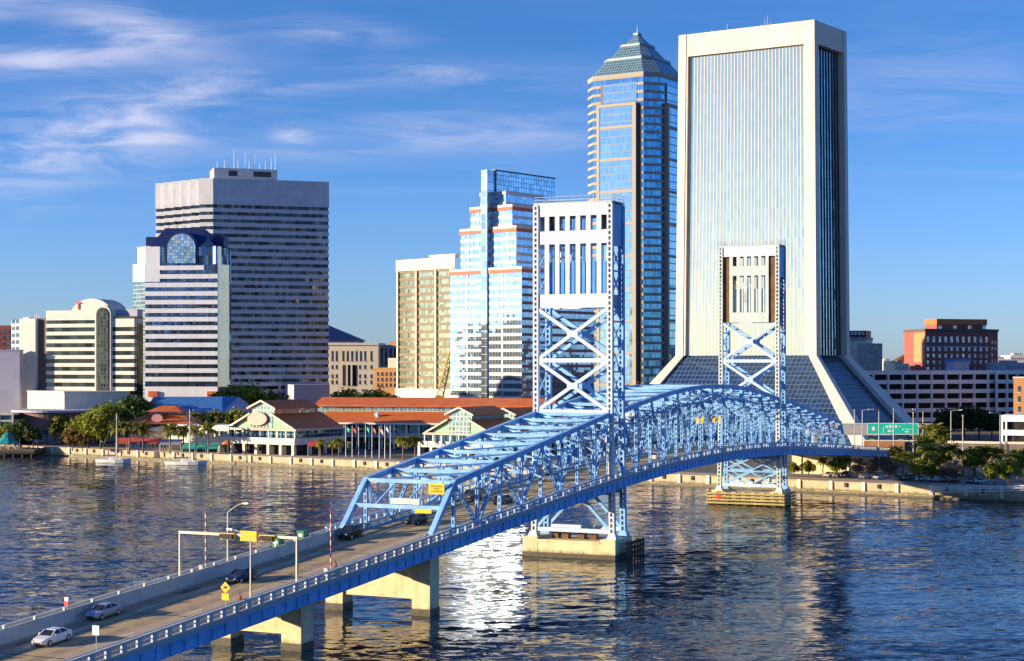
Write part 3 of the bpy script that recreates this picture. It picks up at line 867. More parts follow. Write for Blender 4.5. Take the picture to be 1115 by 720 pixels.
    for i in range(4):
        (a1,b1),(a2,b2) = cs[i], cs[(i+1)%4]
        for z in (0.7, 1.25): mb.bar(B(a1,b1,zt+z), B(a2,b2,zt+z), 0.06)
        k = 9 if i % 2 == 0 else 4
        for j in range(k): q = j/k; mb.bar(B(a1+(a2-a1)*q,b1+(b2-b1)*q,zt+.25), B(a1+(a2-a1)*q,b1+(b2-b1)*q,zt+1.25), 0.06)
    t.part('handrail', mb, M['steel'])
    # walkway level below the traffic and its railing (rusty machinery stands here)
    return t
M['tower_brace'] = flat('light_tower_brace_paint', (0.50,0.64,0.80), 0.55, var=0.08, scale=0.4, streak=0.2, dirt=(0.32,0.27,0.22))
tower('near lift tower of the blue bridge, with seven slots in its white front', 0.0, M['tower'], M['cweight'], True, 61.9, 0)
tower('far lift tower of the blue bridge, with five slots between rust brown gaps', 114.0, M['tower_old'], M['cweight_pale'], False, 61.9, 1)

def tower_pier(name, label, s0, timber):
    t = Thing(name, label, 'bridge pier', tuple(B(s0+2.7, 0, 0)))
    mb = MB(); bbox(mb, s0-1.6, s0+7.0, -9.0, 8.4, -2, 0.75); t.part('wet_base', mb, M['pier_wet'])
    mb = MB(); bbox(mb, s0-1.5, s0+6.9, -8.9, 8.3, 0.75, 3.0)
    for l in (-8.95, 5.6): bbox(mb, s0-1.55, s0+6.95, l, l+2.8, 0.76, 3.4)
    bbox(mb, s0-1.65, s0+7.05, -6.1, 5.55, 2.62, 2.95)
    t.part('pier_body', mb, M['pier'])
    if timber:
        for z in (0.5, 1.25, 2.0, 2.75):
            mb = MB(); e = 2.3
            for a, b in (((s0-e,-9.8),(s0-e,9.2)), ((s0-e,9.2),(s0+7.6,9.2)), ((s0-e,-9.8),(s0+7.6,-9.8))):
                mb.bar(B(a[0],a[1],z), B(b[0],b[1],z), 0.35, 0.4)
            t.part('timber_waler', mb, M['wood_yellow'])
        for i in range(9):
            mb = MB(); mb.bar(B(s0-1.95, -9.6+18.6*i/8, -2), B(s0-1.95, -9.6+18.6*i/8, 3.2), 0.35); t.part('timber_pile', mb, M['wood'])
        mb = MB(); bbox(mb, s0-2.5, s0-2.46, -7.4, -6.3, 1.3, 2.4); t.part('red_marker_board', mb, M['red'])
    else:
        mb = MB()
        for i in range(6): mb.bar(B(s0+1+1.5*i, 10.0, -2), B(s0+1+1.5*i, 10.0, 3.0), 0.4)
        for z in (0.8, 1.7, 2.6): mb.bar(B(s0+.6, 9.7, z), B(s0+9, 9.7, z), 0.25, 0.4)
        t.part('timber_fender', mb, M['wood'])
        for x, h in ((-4.5,1.0),(-2.6,1.3),(0.4,1.2),(2.6,0.9)):
            mb = MB(); bbox(mb, s0+1.2, s0+2.6, x, x+1.2, 3.0, 3.0+h); t.part('rusty_machine_box', mb, M['rust'])
M['wood_yellow'] = flat('pale_timber', (0.42,0.34,0.13), 0.85, var=0.25, scale=0.6, streak=0.2)
tower_pier('bridge_pier', 'cream concrete pier in the river under the near lift tower', 0.0, False)
tower_pier('bridge_pier', 'pier under the far lift tower, ringed by yellow timber fenders', 114.0, True)

def approach_pier(label, s0, cl, hw, wall):
    t = Thing('bridge_pier', label, 'bridge pier', tuple(B(s0, cl, 0)))
    ztop = zd(s0) - 1.70
    for sg in (-1, 1):
        l0 = cl + sg*hw; cw = 1.35
        mb = MB(); bbox(mb, s0-1.45, s0+1.45, l0-cw-.06, l0+cw+.06, -2, 0.9); t.part('wet_base', mb, M['pier_wet'])
        mb = MB(); bbox(mb, s0-1.4, s0+1.4, l0-cw, l0+cw, 0.9, ztop-.02); t.part('column', mb, M['pier'])
    mb = MB(); bbox(mb, s0-1.1, s0+1.1, cl-hw+1.35, cl+hw-1.35, wall, ztop-.35); t.part('web_wall', mb, M['pier'])
    mb = MB(); bbox(mb, s0-1.6, s0+1.6, cl-hw-1.5, cl+hw+1.5, ztop-.35+.34, ztop+.12); t.part('cap', mb, M['grey_conc'])
approach_pier('cream concrete pier under the near road deck, closest to the camera', -98.5, -1.0, 4.9, 1.9)
approach_pier('cream concrete pier where the near span portal begins', -68.6, -0.9, 6.7, 2.2)
approach_pier('cream concrete pier on the bank under the far end of the bridge', 189.0, 0, 6.7, 2.2)
# far approach onto the bank
t_app = Thing('bridge_span', 'short blue approach span beyond the trusses, curving down towards the green road sign', 'bridge span', tuple(BD(225,0)))
deck(t_app, 189.5, 262.0, False)
approach_pier('concrete pier among the bank trees under the far approach span', 226.0, 0, 6.0, 3.0)

# ================================================================== BUILDINGS
def ccw(pts):
    a = sum(pts[i][0]*pts[(i+1)%len(pts)][1] - pts[(i+1)%len(pts)][0]*pts[i][1] for i in range(len(pts)))
    return [Vector(p[:2]) for p in (pts if a > 0 else pts[::-1])]
def footprint(A, B, depth):
    """rectangle behind the face A-B"""
    f = Face(A, B)
    return ccw([f.A, f.B, f.B - f.n*depth, f.A - f.n*depth]), f
def bands(t, poly, z0, pitch, n, h, out, mat, name='floor_band'):
    """one spandrel ring per storey, proud of the glass"""
    mb = MB(); mb.prism(offset_poly(poly, out), z0, z0+h); p = t.part(name, mb, mat)
    for i in range(1, n): t.again(p, dz=pitch*i)
    return p
def repeat_box(t, f, name, mat, t0, dt, n, w, z0, z1, n0, n1):
    mb = MB(); f.box(mb, t0, t0+w, z0, z1, n0, n1); p = t.part(name, mb, mat)
    for i in range(1, n): q = f.d*(dt*i); t.again(p, dv=(q.x, q.y, 0))
    return p
def windows(t, f, cols, rows, w, h, mat, name='window', n1=0.06, frame=None):
    """grid of separate windows: cols = list of t, rows = list of z; glass set in a sill and head"""
    p = None
    for z in rows:
        for x in cols:
            if p is None:
                mb = MB(); f.box(mb, x-w/2, x+w/2, z, z+h, -0.2, n1); p = t.part(name, mb, mat)
                if frame:
                    mb = MB(); f.box(mb, x-w/2-.15, x+w/2+.15, z-.25, z, -.1, .22); t.part('sill', mb, frame, parent=p)
                p0 = (x, z)
            else:
                q = f.d*(x-p0[0]); c = t.again(p, dv=(q.x, q.y, z-p0[1]))
                for g in kids(p): d = g.copy(); COL.objects.link(d); d.parent = c
def masts(t, f, items, z, mat):
    for x, n, h in items:
        q = f.p(x, -n); mb = MB(); mb.tube((q.x,q.y,z), (q.x,q.y,z+h), 0.22, 0.10, 6); t.part('antenna', mb, mat)
def lerp(a, b, k): return a + (b-a)*k

# ---- banded grey office tower (tallest on the left)
def grey_tower():
    A, Bq, C = Vector((X(175,884),884)), Vector((X(232,855),855)), Vector((X(358,873),873))
    t = Thing('office_tower', 'tall grey office tower with thin dark window bands and antennas on a white roof box', 'office tower', (Bq.x, Bq.y, LAND))
    fl, fr = Face(A, Bq), Face(Bq, C)
    # saw-toothed left side
    saw = []
    k = 6
    for i in range(k):
        a = lerp(A, Bq, i/k); b = lerp(A, Bq, (i+1)/k)
        saw += [a + fl.n*0.2, lerp(a, b, 0.12) + fl.n*4.0]
    back = [C - fr.n*42, A - fl.n*6 + Vector((0,34))]
    poly = ccw([Vector(p) for p in saw] + [Bq, C] + back)
    ztop = Z(194, 855); zb = Z(222.5, 855)
    ang = math.atan2(fr.d.y, fr.d.x)
    g = glass('grey_tower_glass', (0.075,0.075,0.085), ang, 1.8, 3.82, 0.8, 0.05, 0.07, 0.7, (0.05,0.05,0.05), 0.16, 0)
    conc = panelled('grey_tower_cladding', (0.60,0.62,0.67), ang, 1.8, 3.82, 0.12, 0.72)
    mb = MB(); mb.prism(offset_poly(poly, -0.25), LAND, ztop-1); t.part('glazing', mb, g)
    n = int((zb - 12)/3.82)
    bands(t, poly, zb-3.82*n, 3.82, n, 2.05, 0.1, conc)
    mb = MB(); mb.prism(offset_poly(poly, 0.14), zb, ztop); t.part('parapet', mb, conc)
    mb = MB(); mb.prism(offset_poly(poly, 0.14), LAND, zb-3.82*n-1.6); t.part('base_wall', mb, conc)
    f2 = Face((X(233,866),866), (X(302,876),876))
    zr = Z(183.5, 870)
    mb = MB(); f2.box(mb, 0, f2.L, ztop-2, zr, -18, 0); t.part('roof_box', mb, M['white_conc'])
    for a, b in ((0.23,0.37),(0.62,0.9)):
        mb = MB(); f2.box(mb, f2.L*a, f2.L*b, zr-4.2, zr-1.4, -.2, .12); t.part('louvre', mb, M['steel_dark'])
    masts(t, f2, [(2,2,4),(6,4,5),(11,3,11),(13.5,6,6),(17,3,9),(19.5,6,5),(22,2,8),(25,5,4),(28,4,5),(31,3,7),(33,2,9)], zr-.1, M['white'])
    f3 = Face((X(320,840),840), (X(359,846),846))
    mb = MB(); f3.box(mb, 0, f3.L, LAND, Z(419,842), -25, 0); t.part('podium', mb, M['lav'])
grey_tower()

# ---- blue capped tower
def cap_tower():
    Y = 762.0
    A, C = Vector((X(158,Y),Y)), Vector((X(237,Y-3),Y-3))
    f = Face(A, C)
    t = Thing('office_tower', 'striped white office tower with a navy blue roof and a big round headed arch window', 'office tower', (X(198,Y), Y, LAND))
    ang = math.atan2(f.d.y, f.d.x)
    sp = panelled('white_striped_cladding', (0.78,0.80,0.86), ang, 1.5, 3.7, 0.08, 0.8)
    g = glass('blue_band_glass', (0.12,0.17,0.25), ang, 1.5, 4.0, 0.8, 0.04, 0.12, 0.7, (0.04,0.05,0.07), 0.14, 0)
    gs = glass('green_side_glass', (0.30,0.36,0.32), ang, 1.5, 1.85, 0.75, 0.06, 0.03, 0.3, (0.55,0.55,0.5), 0.16, 0.16)
    zs = lambda y: Z(y, Y)
    # main shaft
    poly = footprint(A, C, 26)[0]
    mb = MB(); mb.prism(offset_poly(poly, -0.3), LAND, zs(268.5)); t.part('glazing', mb, g)
    pitch = 4.0; z1 = zs(289.5); n = 14
    for i in range(n):
        z = z1 - pitch*i - 1.0
        if i < 1: ta, tb = f.t(174), f.t(222)
        else: ta, tb = 0.0, f.L
        mb = MB(); f.box(mb, ta, tb, z-1.1, z+1.0, -2, 0.05); t.part('floor_band', mb, sp)
    for (a, b, y0, y1) in ((158,174,268,307),):
        mb = MB(); f.box(mb, f.t(a), f.t(b), zs(y1), zs(y0), -2, 0.02); t.part('upper_wall', mb, sp)
    mb = MB(); f.box(mb, f.t(158), f.t(237), LAND, zs(421), -2, 0.3); t.part('base_wall', mb, sp)
    for a, b in ((162,172),(226,236)):
        mb = MB(); f.box(mb, f.t(a), f.t(b), zs(432), zs(426), .2, 1.2); t.part('red_canopy', mb, M['roof_red'])
    # left side wing: white block over a green glass grid
    f_l = Face((X(145,Y+8),Y+8), (X(158,Y),Y))
    mb = MB(); f_l.box(mb, 0, f_l.L, LAND+14, zs(306), -18, 0); t.part('glass_wing', mb, gs)
    mb = MB(); f_l.box(mb, 0, f_l.L, zs(306), zs(287), -18, 0.1); t.part('wing_cap', mb, M['white'])
    mb = MB(); f_l.box(mb, f_l.L*.3, f_l.L, zs(287), zs(268.5), -14, -0.4); t.part('upper_block', mb, M['white'])
    mb = MB(); f_l.box(mb, 0, f_l.L, LAND, LAND+14.0, -18, 0.15); t.part('wing_base', mb, M['white_conc'])
    # right column
    f_r = Face((X(237.2,Y-2),Y-2), (X(249.5,Y+6),Y+6))
    pale = glass('pale_green_column_glass', (0.80,0.92,0.90), 0.5, 3.0, 4.0, 0.9, 0.15, 0.01, 0.06)
    mb = MB(); f_r.box(mb, 0, f_r.L, LAND+20, zs(288), -18, 0); t.part('side_column', mb, pale)
    mb = MB(); f_r.box(mb, 0, f_r.L, LAND, LAND+20, -18, 0.1); t.part('column_base', mb, M['brown'])
    mb = MB(); f_r.box(mb, -1.4, f_r.L*.35, zs(288), zs(268.5), -14, -0.3); t.part('upper_block', mb, pale)
    # roof
    z0, z1 = zs(268.4), zs(248)
    a0, b0, a1, b1 = f.t(163), f.t(234.5), f.t(177.5), f.t(214.5)
    p0 = [f.p(a0, .2), f.p(b0, .2), f.p(b0, -20), f.p(a0, -20)]; p1 = [f.p(a1, -3.5), f.p(b1, -3.5), f.p(b1, -17), f.p(a1, -17)]
    mb = MB(); mb.prism(p0, z0, z1, top=p1); t.part('roof', mb, M['navy'])
    for a, b in ((154.5,167),(228,240)):
        mb = MB(); f.box(mb, f.t(a), f.t(b), zs(268.4), zs(257), -14, -6); t.part('roof_wing', mb, M['navy'])
    # arch window: half round drum carried up through the roof slope
    cx_, r = f.t(198), 15.6*Y/F
    zc = zs(270.5)
    def drum(rr, n0, n1, za):
        pts = [(cx_ + rr*math.cos(q), zc + rr*math.sin(q)) for q in [math.pi*i/18 for i in range(19)]] + [(cx_-rr, za), (cx_+rr, za)]
        m = MB(); fr_ = [f.P(x, z, n1) for x, z in pts]; bk = [f.P(x, z, n0) for x, z in pts]; k = len(pts)
        m.poly(fr_); m.poly(bk[::-1])
        for i in range(k): j = (i+1) % k; m.poly([fr_[i], fr_[j], bk[j], bk[i]])
        return m
    t.part('arch_surround', drum(r+1.0, -7, 0.5, zs(287)), M['navy'])
    w = t.part('arch_window', drum(r, -6, 0.75, zs(287)), glass('arch_glass', (0.95,0.88,0.74), ang, 1.4, 1.4, 0.9, 0.04, 0.16, 0.3, (0.10,0.12,0.16), 0.14, 0.14))
    masts(t, f, [(a1+1,6,1.5),(a1+5,6,2),(a1+8,8,1.4)], z1-.1, M['steel_dark'])
cap_tower()

# ---- hotel
def hotel():
    Y0, Y1 = 672.0, 656.0
    f = Face((X(36,Y0),Y0), (X(146,Y1),Y1))
    t = Thing('hotel_block', 'white hotel slab with black window stripes, a barrel vault roof and an arched bay', 'hotel', (X(90,664), 664, LAND))
    zz = lambda py: f.z(90, py)
    g = glass('hotel_dark_glass', (0.07,0.075,0.06), math.atan2(f.d.y,f.d.x), 3.6, 3.3, 0.7, 0.07, 0.03, 0.6)
    con = M['white_conc']
    T = f.t
    mb = MB(); f.box(mb, T(50), T(145.5), LAND, zz(345), -7, -0.8); t.part('glazing', mb, g)
    mb = MB(); f.box(mb, T(39.5), T(50), LAND, zz(346), -22, -1.2); t.part('brown_recess_wall', mb, M['brown'])
    mb = MB(); f.box(mb, T(22), T(39.5), LAND, zz(346.5), -16, 0.6); t.part('end_slab', mb, con)
    mb = MB(); f.box(mb, T(22.3), T(28), zz(346.5), zz(344.8), -8, -2)
    for x in (31.5, 33.5, 36): q = f.p(T(x), -4); mb.tube((q.x,q.y,zz(346.6)), (q.x,q.y,zz(341)), .15, .1, 6)
    t.part('roof_plant', mb, M['white'])
    # windows on the end slab's return
    fe = Face((X(12.5,Y0+16),Y0+16), (X(22,Y0+3),Y0+3))
    mb = MB(); fe.box(mb, 0, fe.L, LAND, zz(347.5), -10, 0); t.part('end_wall', mb, con)
    windows(t, fe, [fe.L*.25, fe.L*.7], [zz(382 - 7.7*i) for i in range(5)], fe.L*.38, 1.7, M['win'])
    # spandrels either side of the bay
    pitch = 3.22; ztop = zz(352.5)
    for nm, a, b, n1 in (('l', 50.0, 106.5, 0.0), ('r', 119.5, 146.0, -0.1)):
        for i in range(10):
            z = ztop - pitch*i
            mb = MB(); f.box(mb, T(a), T(b), z-1.5, z, -2, n1); t.part('floor_band', mb, con)
    mb = MB(); f.box(mb, T(50), T(107), zz(348.6), zz(338), -7, -0.05); t.part('parapet_wall', mb, con)
    mb = MB(); f.box(mb, T(119.5), T(146), zz(352.6), zz(347.5), -6.5, -0.08); t.part('parapet_wall', mb, con)
    mb = MB(); f.box(mb, T(124), T(145), zz(347.6), zz(337), -7, -3); t.part('roof_plant', mb, M['lav'])
    # barrel vault, axis towards the viewer
    cx_, rx, rz = T(99), T(123)-T(99), zz(325.3)-zz(347)
    pts = [(cx_+rx*math.cos(math.pi*i/24), zz(347)+rz*math.sin(math.pi*i/24)) for i in range(25)]
    m = MB(); fr_ = [f.P(x, z, -0.3) for x, z in pts]; bk = [f.P(x, z, -12) for x, z in pts]
    m.poly(fr_); m.poly(bk[::-1])
    for i in range(24): m.poly([fr_[i], fr_[i+1], bk[i+1], bk[i]])
    m.poly([fr_[0], fr_[24], bk[24], bk[0]])
    v = t.part('vault_roof', m, con)
    m = MB()
    for a, b in ((20,24),(14,16)):
        for i in range(a, b):
            k = 1.012
            q = [(cx_+(p[0]-cx_)*k, zz(347)+(p[1]-zz(347))*k) for p in (pts[i], pts[i+1])]
            m.poly([f.P(*q[0], -3), f.P(*q[1], -3), f.P(*q[1], -10), f.P(*q[0], -10)])
    t.part('vault_strip', m, M['steel'], parent=v)
    mb = MB(); f.box(mb, T(84.6), T(86.2), zz(337), zz(329), -.4, .05); f.box(mb, T(83), T(88), zz(330.5), zz(329), -.4, .06); t.part('red_sign', mb, M['red'])
    # arched bay
    cx2, r = T(113.2), T(119.7)-T(113.2)
    def arch(rr, n0, n1, zb):
        pp = [(cx2+rr*math.cos(math.pi*i/16), zz(343.5)+rr*1.1*math.sin(math.pi*i/16)) for i in range(17)] + [(cx2-rr, zb), (cx2+rr, zb)]
        m = MB(); a = [f.P(x,z,n1) for x,z in pp]; b = [f.P(x,z,n0) for x,z in pp]; k = len(pp)
        m.poly(a); m.poly(b[::-1])
        for i in range(k): j=(i+1)%k; m.poly([a[i],a[j],b[j],b[i]])
        return m
    s_ = t.part('bay_surround', arch(r+0.9, -4, 0.9, zz(428)), con)
    t.part('arched_bay_window', arch(r, -3, 1.3, zz(427)), glass('hotel_bay_glass', (0.10,0.10,0.07), 0.1, 1.3, 1.6, 0.8, 0.05, 0.04, 0.5, (0.02,0.02,0.02), 0.12, 0.12))
    # podium
    fp = Face((X(30,660),660), (X(70,641),641)); fq = Face((X(70,641),641), (X(137,650),650))
    mb = MB(); poly = ccw([fp.A, fp.B, fq.B, fq.B+Vector((0,15)), fp.A+Vector((0,15))]); mb.prism(poly, LAND, Z(427.5,650)); t.part('podium', mb, M['cream'])
    mb = MB(); mb.prism(offset_poly(poly, .25), Z(427.5,650), Z(426,650)); t.part('podium_coping', mb, con)
    mb = MB(); fq.box(mb, fq.t(96), fq.t(104), Z(440,646), Z(433.5,646), -.3, .15); t.part('podium_window', mb, con)
hotel()

def plain_blocks():
    # lavender wall at the far left, brown block behind it
    f = Face((X(-60,666),666), (X(21.4,666),666))
    t = Thing('warehouse_block', 'plain windowless lavender grey block at the left edge of the picture', 'building', (X(0,666), 666, LAND))
    mb = MB(); f.box(mb, 0, f.L, LAND, Z(382,666), -5, 0); t.part('wall', mb, panelled('lavender_panels', (0.42,0.42,0.52), 0, 6, 4.5, 0.08, 0.9))
    mb = MB(); f.box(mb, -.2, f.L+.2, Z(382,666), Z(380.8,666), -5.2, .25); t.part('coping', mb, M['lav'])
    f = Face((X(-60,830),830), (X(14,830),830))
    t = Thing('office_block', 'low brown office block with rows of small windows, behind the lavender block', 'building', (X(-10,830), 830, LAND))
    mb = MB(); f.box(mb, 0, f.L, LAND, Z(354.5,830), -20, 0); t.part('wall', mb, M['brick'])
    windows(t, f, [f.L - 1.5 - 3.0*i for i in range(9)], [Z(360+6.5*i+3,830) for i in range(4)], 1.5, 1.7, M['win'], frame=M['brown'])
plain_blocks()

# ---- civic block, brick block and dark hipped roof between the towers
def courthouse():
    Y = 990
    f = Face((X(345,Y),Y), (X(412,Y-2),Y-2))
    t = Thing('courthouse', 'cream civic building with tall narrow windows and a dark columned porch', 'courthouse', (X(385,Y), Y, LAND))
    z = lambda py: Z(py, Y)
    mb = MB(); f.box(mb, 0, f.L, LAND, z(376), -26, 0); t.part('wall', mb, M['cream'])
    mb = MB(); f.box(mb, -.4, f.L+.4, z(376), z(373.5), -30.4, .7); t.part('cornice', mb, M['white_conc'])
    T = f.t
    windows(t, f, [T(x) for x in (362,366.6,373.8,378.6,383.4,388.2,393,397.6,404.4)], [z(393.5)], 1.25, 6.2, M['win'], frame=M['white_conc'])
    windows(t, f, [T(x) for x in (362,366.6,392,397.6,404.4)], [z(402), z(412), z(418.5)], 1.25, 2.4, M['win'], frame=M['white_conc'])
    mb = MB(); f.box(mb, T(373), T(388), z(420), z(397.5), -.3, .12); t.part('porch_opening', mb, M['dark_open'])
    repeat_box(t, f, 'porch_column', M['cream'], T(377), T(382)-T(377), 2, 1.0, z(420), z(397.5), .1, .8)
    g = Face((X(412.2,Y+10),Y+10), (X(440,Y+6),Y+6))
    mb = MB(); g.box(mb, 0, g.L, LAND, z(375.5), -20, 0); t.part('side_wing', mb, M['lav'])
    repeat_box(t, g, 'wing_window', M['win'], 1.2, 2.9, 5, 1.6, z(398), z(379), -.2, .12)
    mb = MB(); g.box(mb, g.L*.4, g.L, z(375.5), z(372), -8, -1); t.part('roof_plant', mb, M['orange'])
    Y2 = 1090
    c = X(345,Y2)
    t = Thing('hipped_roof_building', 'building with a dark blue hipped roof showing above the cream civic block', 'building', (c, Y2, LAND))
    x0, x1 = X(300,Y2), X(389,Y2)
    mb = MB(); mb.box(x0, x1, Y2, Y2+50, LAND, Z(370.5,Y2)); t.part('wall', mb, M['lav'])
    mb = MB(); mb.prism([(x0-1,Y2-1.5),(x1+2,Y2-1.5),(x1+2,Y2+51),(x0-1,Y2+51)], Z(370.4,Y2), Z(352,Y2), top=[(c-3,Y2+22),(c+3,Y2+22),(c+3,Y2+28),(c-3,Y2+28)]); t.part('roof', mb, M['navy'])
    Y3 = 835
    f = Face((X(407.5,Y3),Y3), (X(436,Y3-4),Y3-4))
    t = Thing('brick_block', 'small orange brick block with square windows, in front of the cream civic building', 'building', (X(420,Y3), Y3, LAND))
    mb = MB(); f.box(mb, 0, f.L, LAND, Z(400.5,Y3), -18, 0); t.part('wall', mb, M['orange'])
    mb = MB(); f.box(mb, f.L*.5, f.L*.9, Z(400.5,Y3), Z(390,Y3), -8, -1); t.part('roof_house', mb, M['cream'])
    windows(t, f, [f.L*(.15+.16*i) for i in range(5)], [Z(409+6*i,Y3) for i in range(3)], 1.2, 1.7, M['win'], frame=M['brown'])
courthouse()

# ---- tan slab
def tan_tower():
    f = Face((X(432.5,766),766), (X(494,741),741))
    t = Thing('office_tower', 'tan office slab with brown bands and white vertical fins, left of the stepped white tower', 'office tower', (X(462,752), 752, LAND))
    ang = math.atan2(f.d.y, f.d.x)
    zz = lambda py: f.z(465, py)
    g = glass('olive_glass', (0.34,0.36,0.24), ang, 1.5, 1.9, 0.65, 0.08, 0.02, 0.35, (0.30,0.27,0.18), 0.10, 0.0)
    poly = ccw([f.A, f.B, f.B*1.016, f.A*1.004 + Vector((9,14))])
    mb = MB(); mb.prism(offset_poly(poly, -0.4), LAND, zz(285)); t.part('glazing', mb, g)
    tanb = flat('tan_spandrel', (0.25,0.19,0.13), 0.8, var=0.08)
    pitch = (zz(296.5)-zz(412.5))/14.0
    bands(t, poly, zz(412.5)-pitch, pitch, 16, pitch*.36, -0.1, tanb)
    for px in (433.3, 453.6, 474.8, 492.6):
        mb = MB(); f.box(mb, f.t(px)-.45, f.t(px)+.45, LAND, zz(284), -.6, .55); t.part('fin', mb, M['cream'])
    mb = MB(); mb.prism(offset_poly(poly, .5), zz(294), zz(281.6)); t.part('crown_wall', mb, M['cream'])
    mb = MB(); f.box(mb, f.L*.52, f.L*.97, zz(281.6), zz(277.8), -5, -2); t.part('roof_house', mb, M['cream'])
    mb = MB(); mb.prism(offset_poly(poly, .8), LAND, zz(423.5)); t.part('base', mb, M['white_conc'])
    # made-up yellow lattice standing in for golden light on its right side
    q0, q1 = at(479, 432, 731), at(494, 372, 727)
    c = Thing('light_patch_lattice', 'slanting yellow lattice standing in for golden light on the tan slab', 'light patch', (q0.x, q0.y, LAND))
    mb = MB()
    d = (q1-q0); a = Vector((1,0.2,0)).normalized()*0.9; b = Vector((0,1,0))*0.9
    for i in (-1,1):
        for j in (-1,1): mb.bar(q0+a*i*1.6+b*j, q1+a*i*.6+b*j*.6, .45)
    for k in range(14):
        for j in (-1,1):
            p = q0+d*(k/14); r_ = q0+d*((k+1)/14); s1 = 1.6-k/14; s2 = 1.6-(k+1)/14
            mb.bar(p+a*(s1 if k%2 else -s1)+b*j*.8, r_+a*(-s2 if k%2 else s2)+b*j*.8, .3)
    c.part('boom', mb, M['golden_light'])
    mb = MB(); mb.box(q0.x-2, q0.x+2, q0.y-2, q0.y+2, LAND, q0.z+.5); mb.box(q0.x-3.2, q0.x+3.2, q0.y-3.2, q0.y+3.2, LAND, LAND+1.5); c.part('base', mb, M['golden_light'])
M['golden_light'] = flat('golden_light_yellow', (0.55,0.35,0.03), 0.5, var=0.1)  # tone of the golden light, put on the made-up lattice
tan_tower()

# ---- stepped white tower
def stepped_tower():
    Yc = 700.0
    cB = Vector((X(568,Yc),Yc))
    dl = Vector((0.77,-0.64)).normalized(); dr = Vector((0.64,0.77)).normalized()   # along the left face, along the right face
    nl = Vector((dl.y,-dl.x)); 
    t = Thing('office_tower', 'stepped white and blue glass tower with red trim and a tall glass fin on top', 'office tower', (cB.x, cB.y, LAND))
    ang = math.atan2(dl.y, dl.x)
    lit = panelled('white_stone_cladding', (0.66,0.64,0.62), ang, 1.6, 3.4, 0.08, 0.9)
    g = glass('sky_blue_glass', (0.36,0.50,0.64), ang, 1.6, 3.42, 0.8, 0.05, 0.03, 0.18, (0.2,0.25,0.3), 0.10, 0)
    gfin = glass('fin_glass', (0.45,0.62,0.72), ang, 1.8, 2.2, 0.8, 0.05, 0.02, 0.2, (0.16,0.22,0.28), 0.22, 0.22)
    redb = flat('terracotta_trim', (0.52,0.15,0.08), 0.7, var=0.08)
    fmain = Face(cB - dl*60, cB)
    W = 60 - fmain.t(490)                       # width of the widest tier
    depth = 52.0
    mid = W*0.5
    Zt = lambda px, py: fmain.z(px, py)
    # tiers: (left px, right px, top py, red?)
    tiers = [(490.0,568.0,290.0,True),(498.8,559.5,245.3,True),(507.0,552.6,221.8,True),(515.2,543.0,207.0,False)]
    tops = [Zt(r, p) for l, r, p, q in tiers]
    zbot = LAND
    pitch = 3.42
    for k, (l, r, py, red) in enumerate(tiers):
        a, b = fmain.t(l), fmain.t(r)
        inset = 60 - b
        A = fmain.p(a, 0 if k == 0 else -1.6*k); Bq = fmain.p(b, 0 if k == 0 else -1.6*k)
        dpt = depth - 2*inset
        poly = ccw([A, Bq, Bq + dr*dpt, A + dr*dpt])
        z0 = LAND if k == 0 else tops[k-1] - 3.0
        z1 = tops[k]
        mb = MB(); mb.prism(offset_poly(poly, -0.12), z0, z1-0.4); t.part('glazing', mb, g)
        n = int((z1 - 2.6 - (LAND+8 if k == 0 else tops[k-1]))/pitch)
        zb0 = z1 - 2.6 - pitch*n
        bands(t, poly, zb0, pitch, max(1, n), pitch*.38, 0.0, lit)
        mb = MB(); mb.prism(offset_poly(poly, 0.25), z1-1.05 if red else z1-1.4, z1); t.part('tier_cap', mb, lit)
        if red: mb = MB(); mb.prism(offset_poly(poly, 0.34), z1-2.5, z1-1.07); t.part('red_trim', mb, redb)
        if k == 0:
            mb = MB(); mb.prism(offset_poly(poly, 0.05), LAND, zb0-1.2); t.part('base_wall', mb, lit)
            mb = MB(); fmain.box(mb, fmain.t(509), fmain.t(548), LAND, LAND+9.5, 0, .5); t.part('red_entrance_wall', mb, redb)
            # brown granite on the return of the lowest tier
            fr_ = Face(Bq, Bq + dr*dpt)
            for i in range(max(1, n)):
                mb = MB(); fr_.box(mb, .4, fr_.L-.4, zb0+pitch*i+.02, zb0+pitch*i+pitch*.38-.02, -.2, .12); t.part('brown_band', mb, M['brown_band'])
        if k < 3:
            # pale piers framing the tier's front
            for px in ((l+9, r-9) if k else (l+19, r-21)):
                x = fmain.t(px); mb = MB(); q = Face(A, Bq); xx = (q.d.dot(fmain.p(x) - A)); q.box(mb, xx-.22, xx+.22, z0, z1-2.6, -.3, .14); t.part('pier_joint', mb, M['steel'])
    # central glass spine up the front
    a, b = fmain.t(525), fmain.t(531.5)
    mb = MB(); fmain.box(mb, a, b, LAND+9.5, Zt(530,185), -14, 0.7); t.part('glass_spine', mb, glass('spine_glass', (0.42,0.52,0.62), ang, 2.9, 3.42, 0.8, 0.05, 0.02, 0.3, (0.25,0.3,0.36), 0.1, 0.2))
    # top fin running back from the spine
    p0 = fmain.p(b+.4, -4.2); q = Face(p0, p0 + dr*52)
    L_ = q.t(604.5)
    mb = MB(); q.box(mb, 0, L_, Zt(540,222)-6, Zt(533,185), -8, 0); t.part('glass_fin', mb, gfin)
    mb = MB(); q.box(mb, -.2, L_+.2, Zt(533,185), Zt(533,184)+.2, -8.2, .2); t.part('fin_coping', mb, M['steel_dark'])
    mb = MB(); q.box(mb, .1, .9, Zt(540,207), Zt(533,185), -.1, .18); t.part('fin_edge', mb, M['steel_dark'])
M['brown_band'] = flat('brown_granite', (0.16,0.09,0.085), 0.5, var=0.12)
stepped_tower()

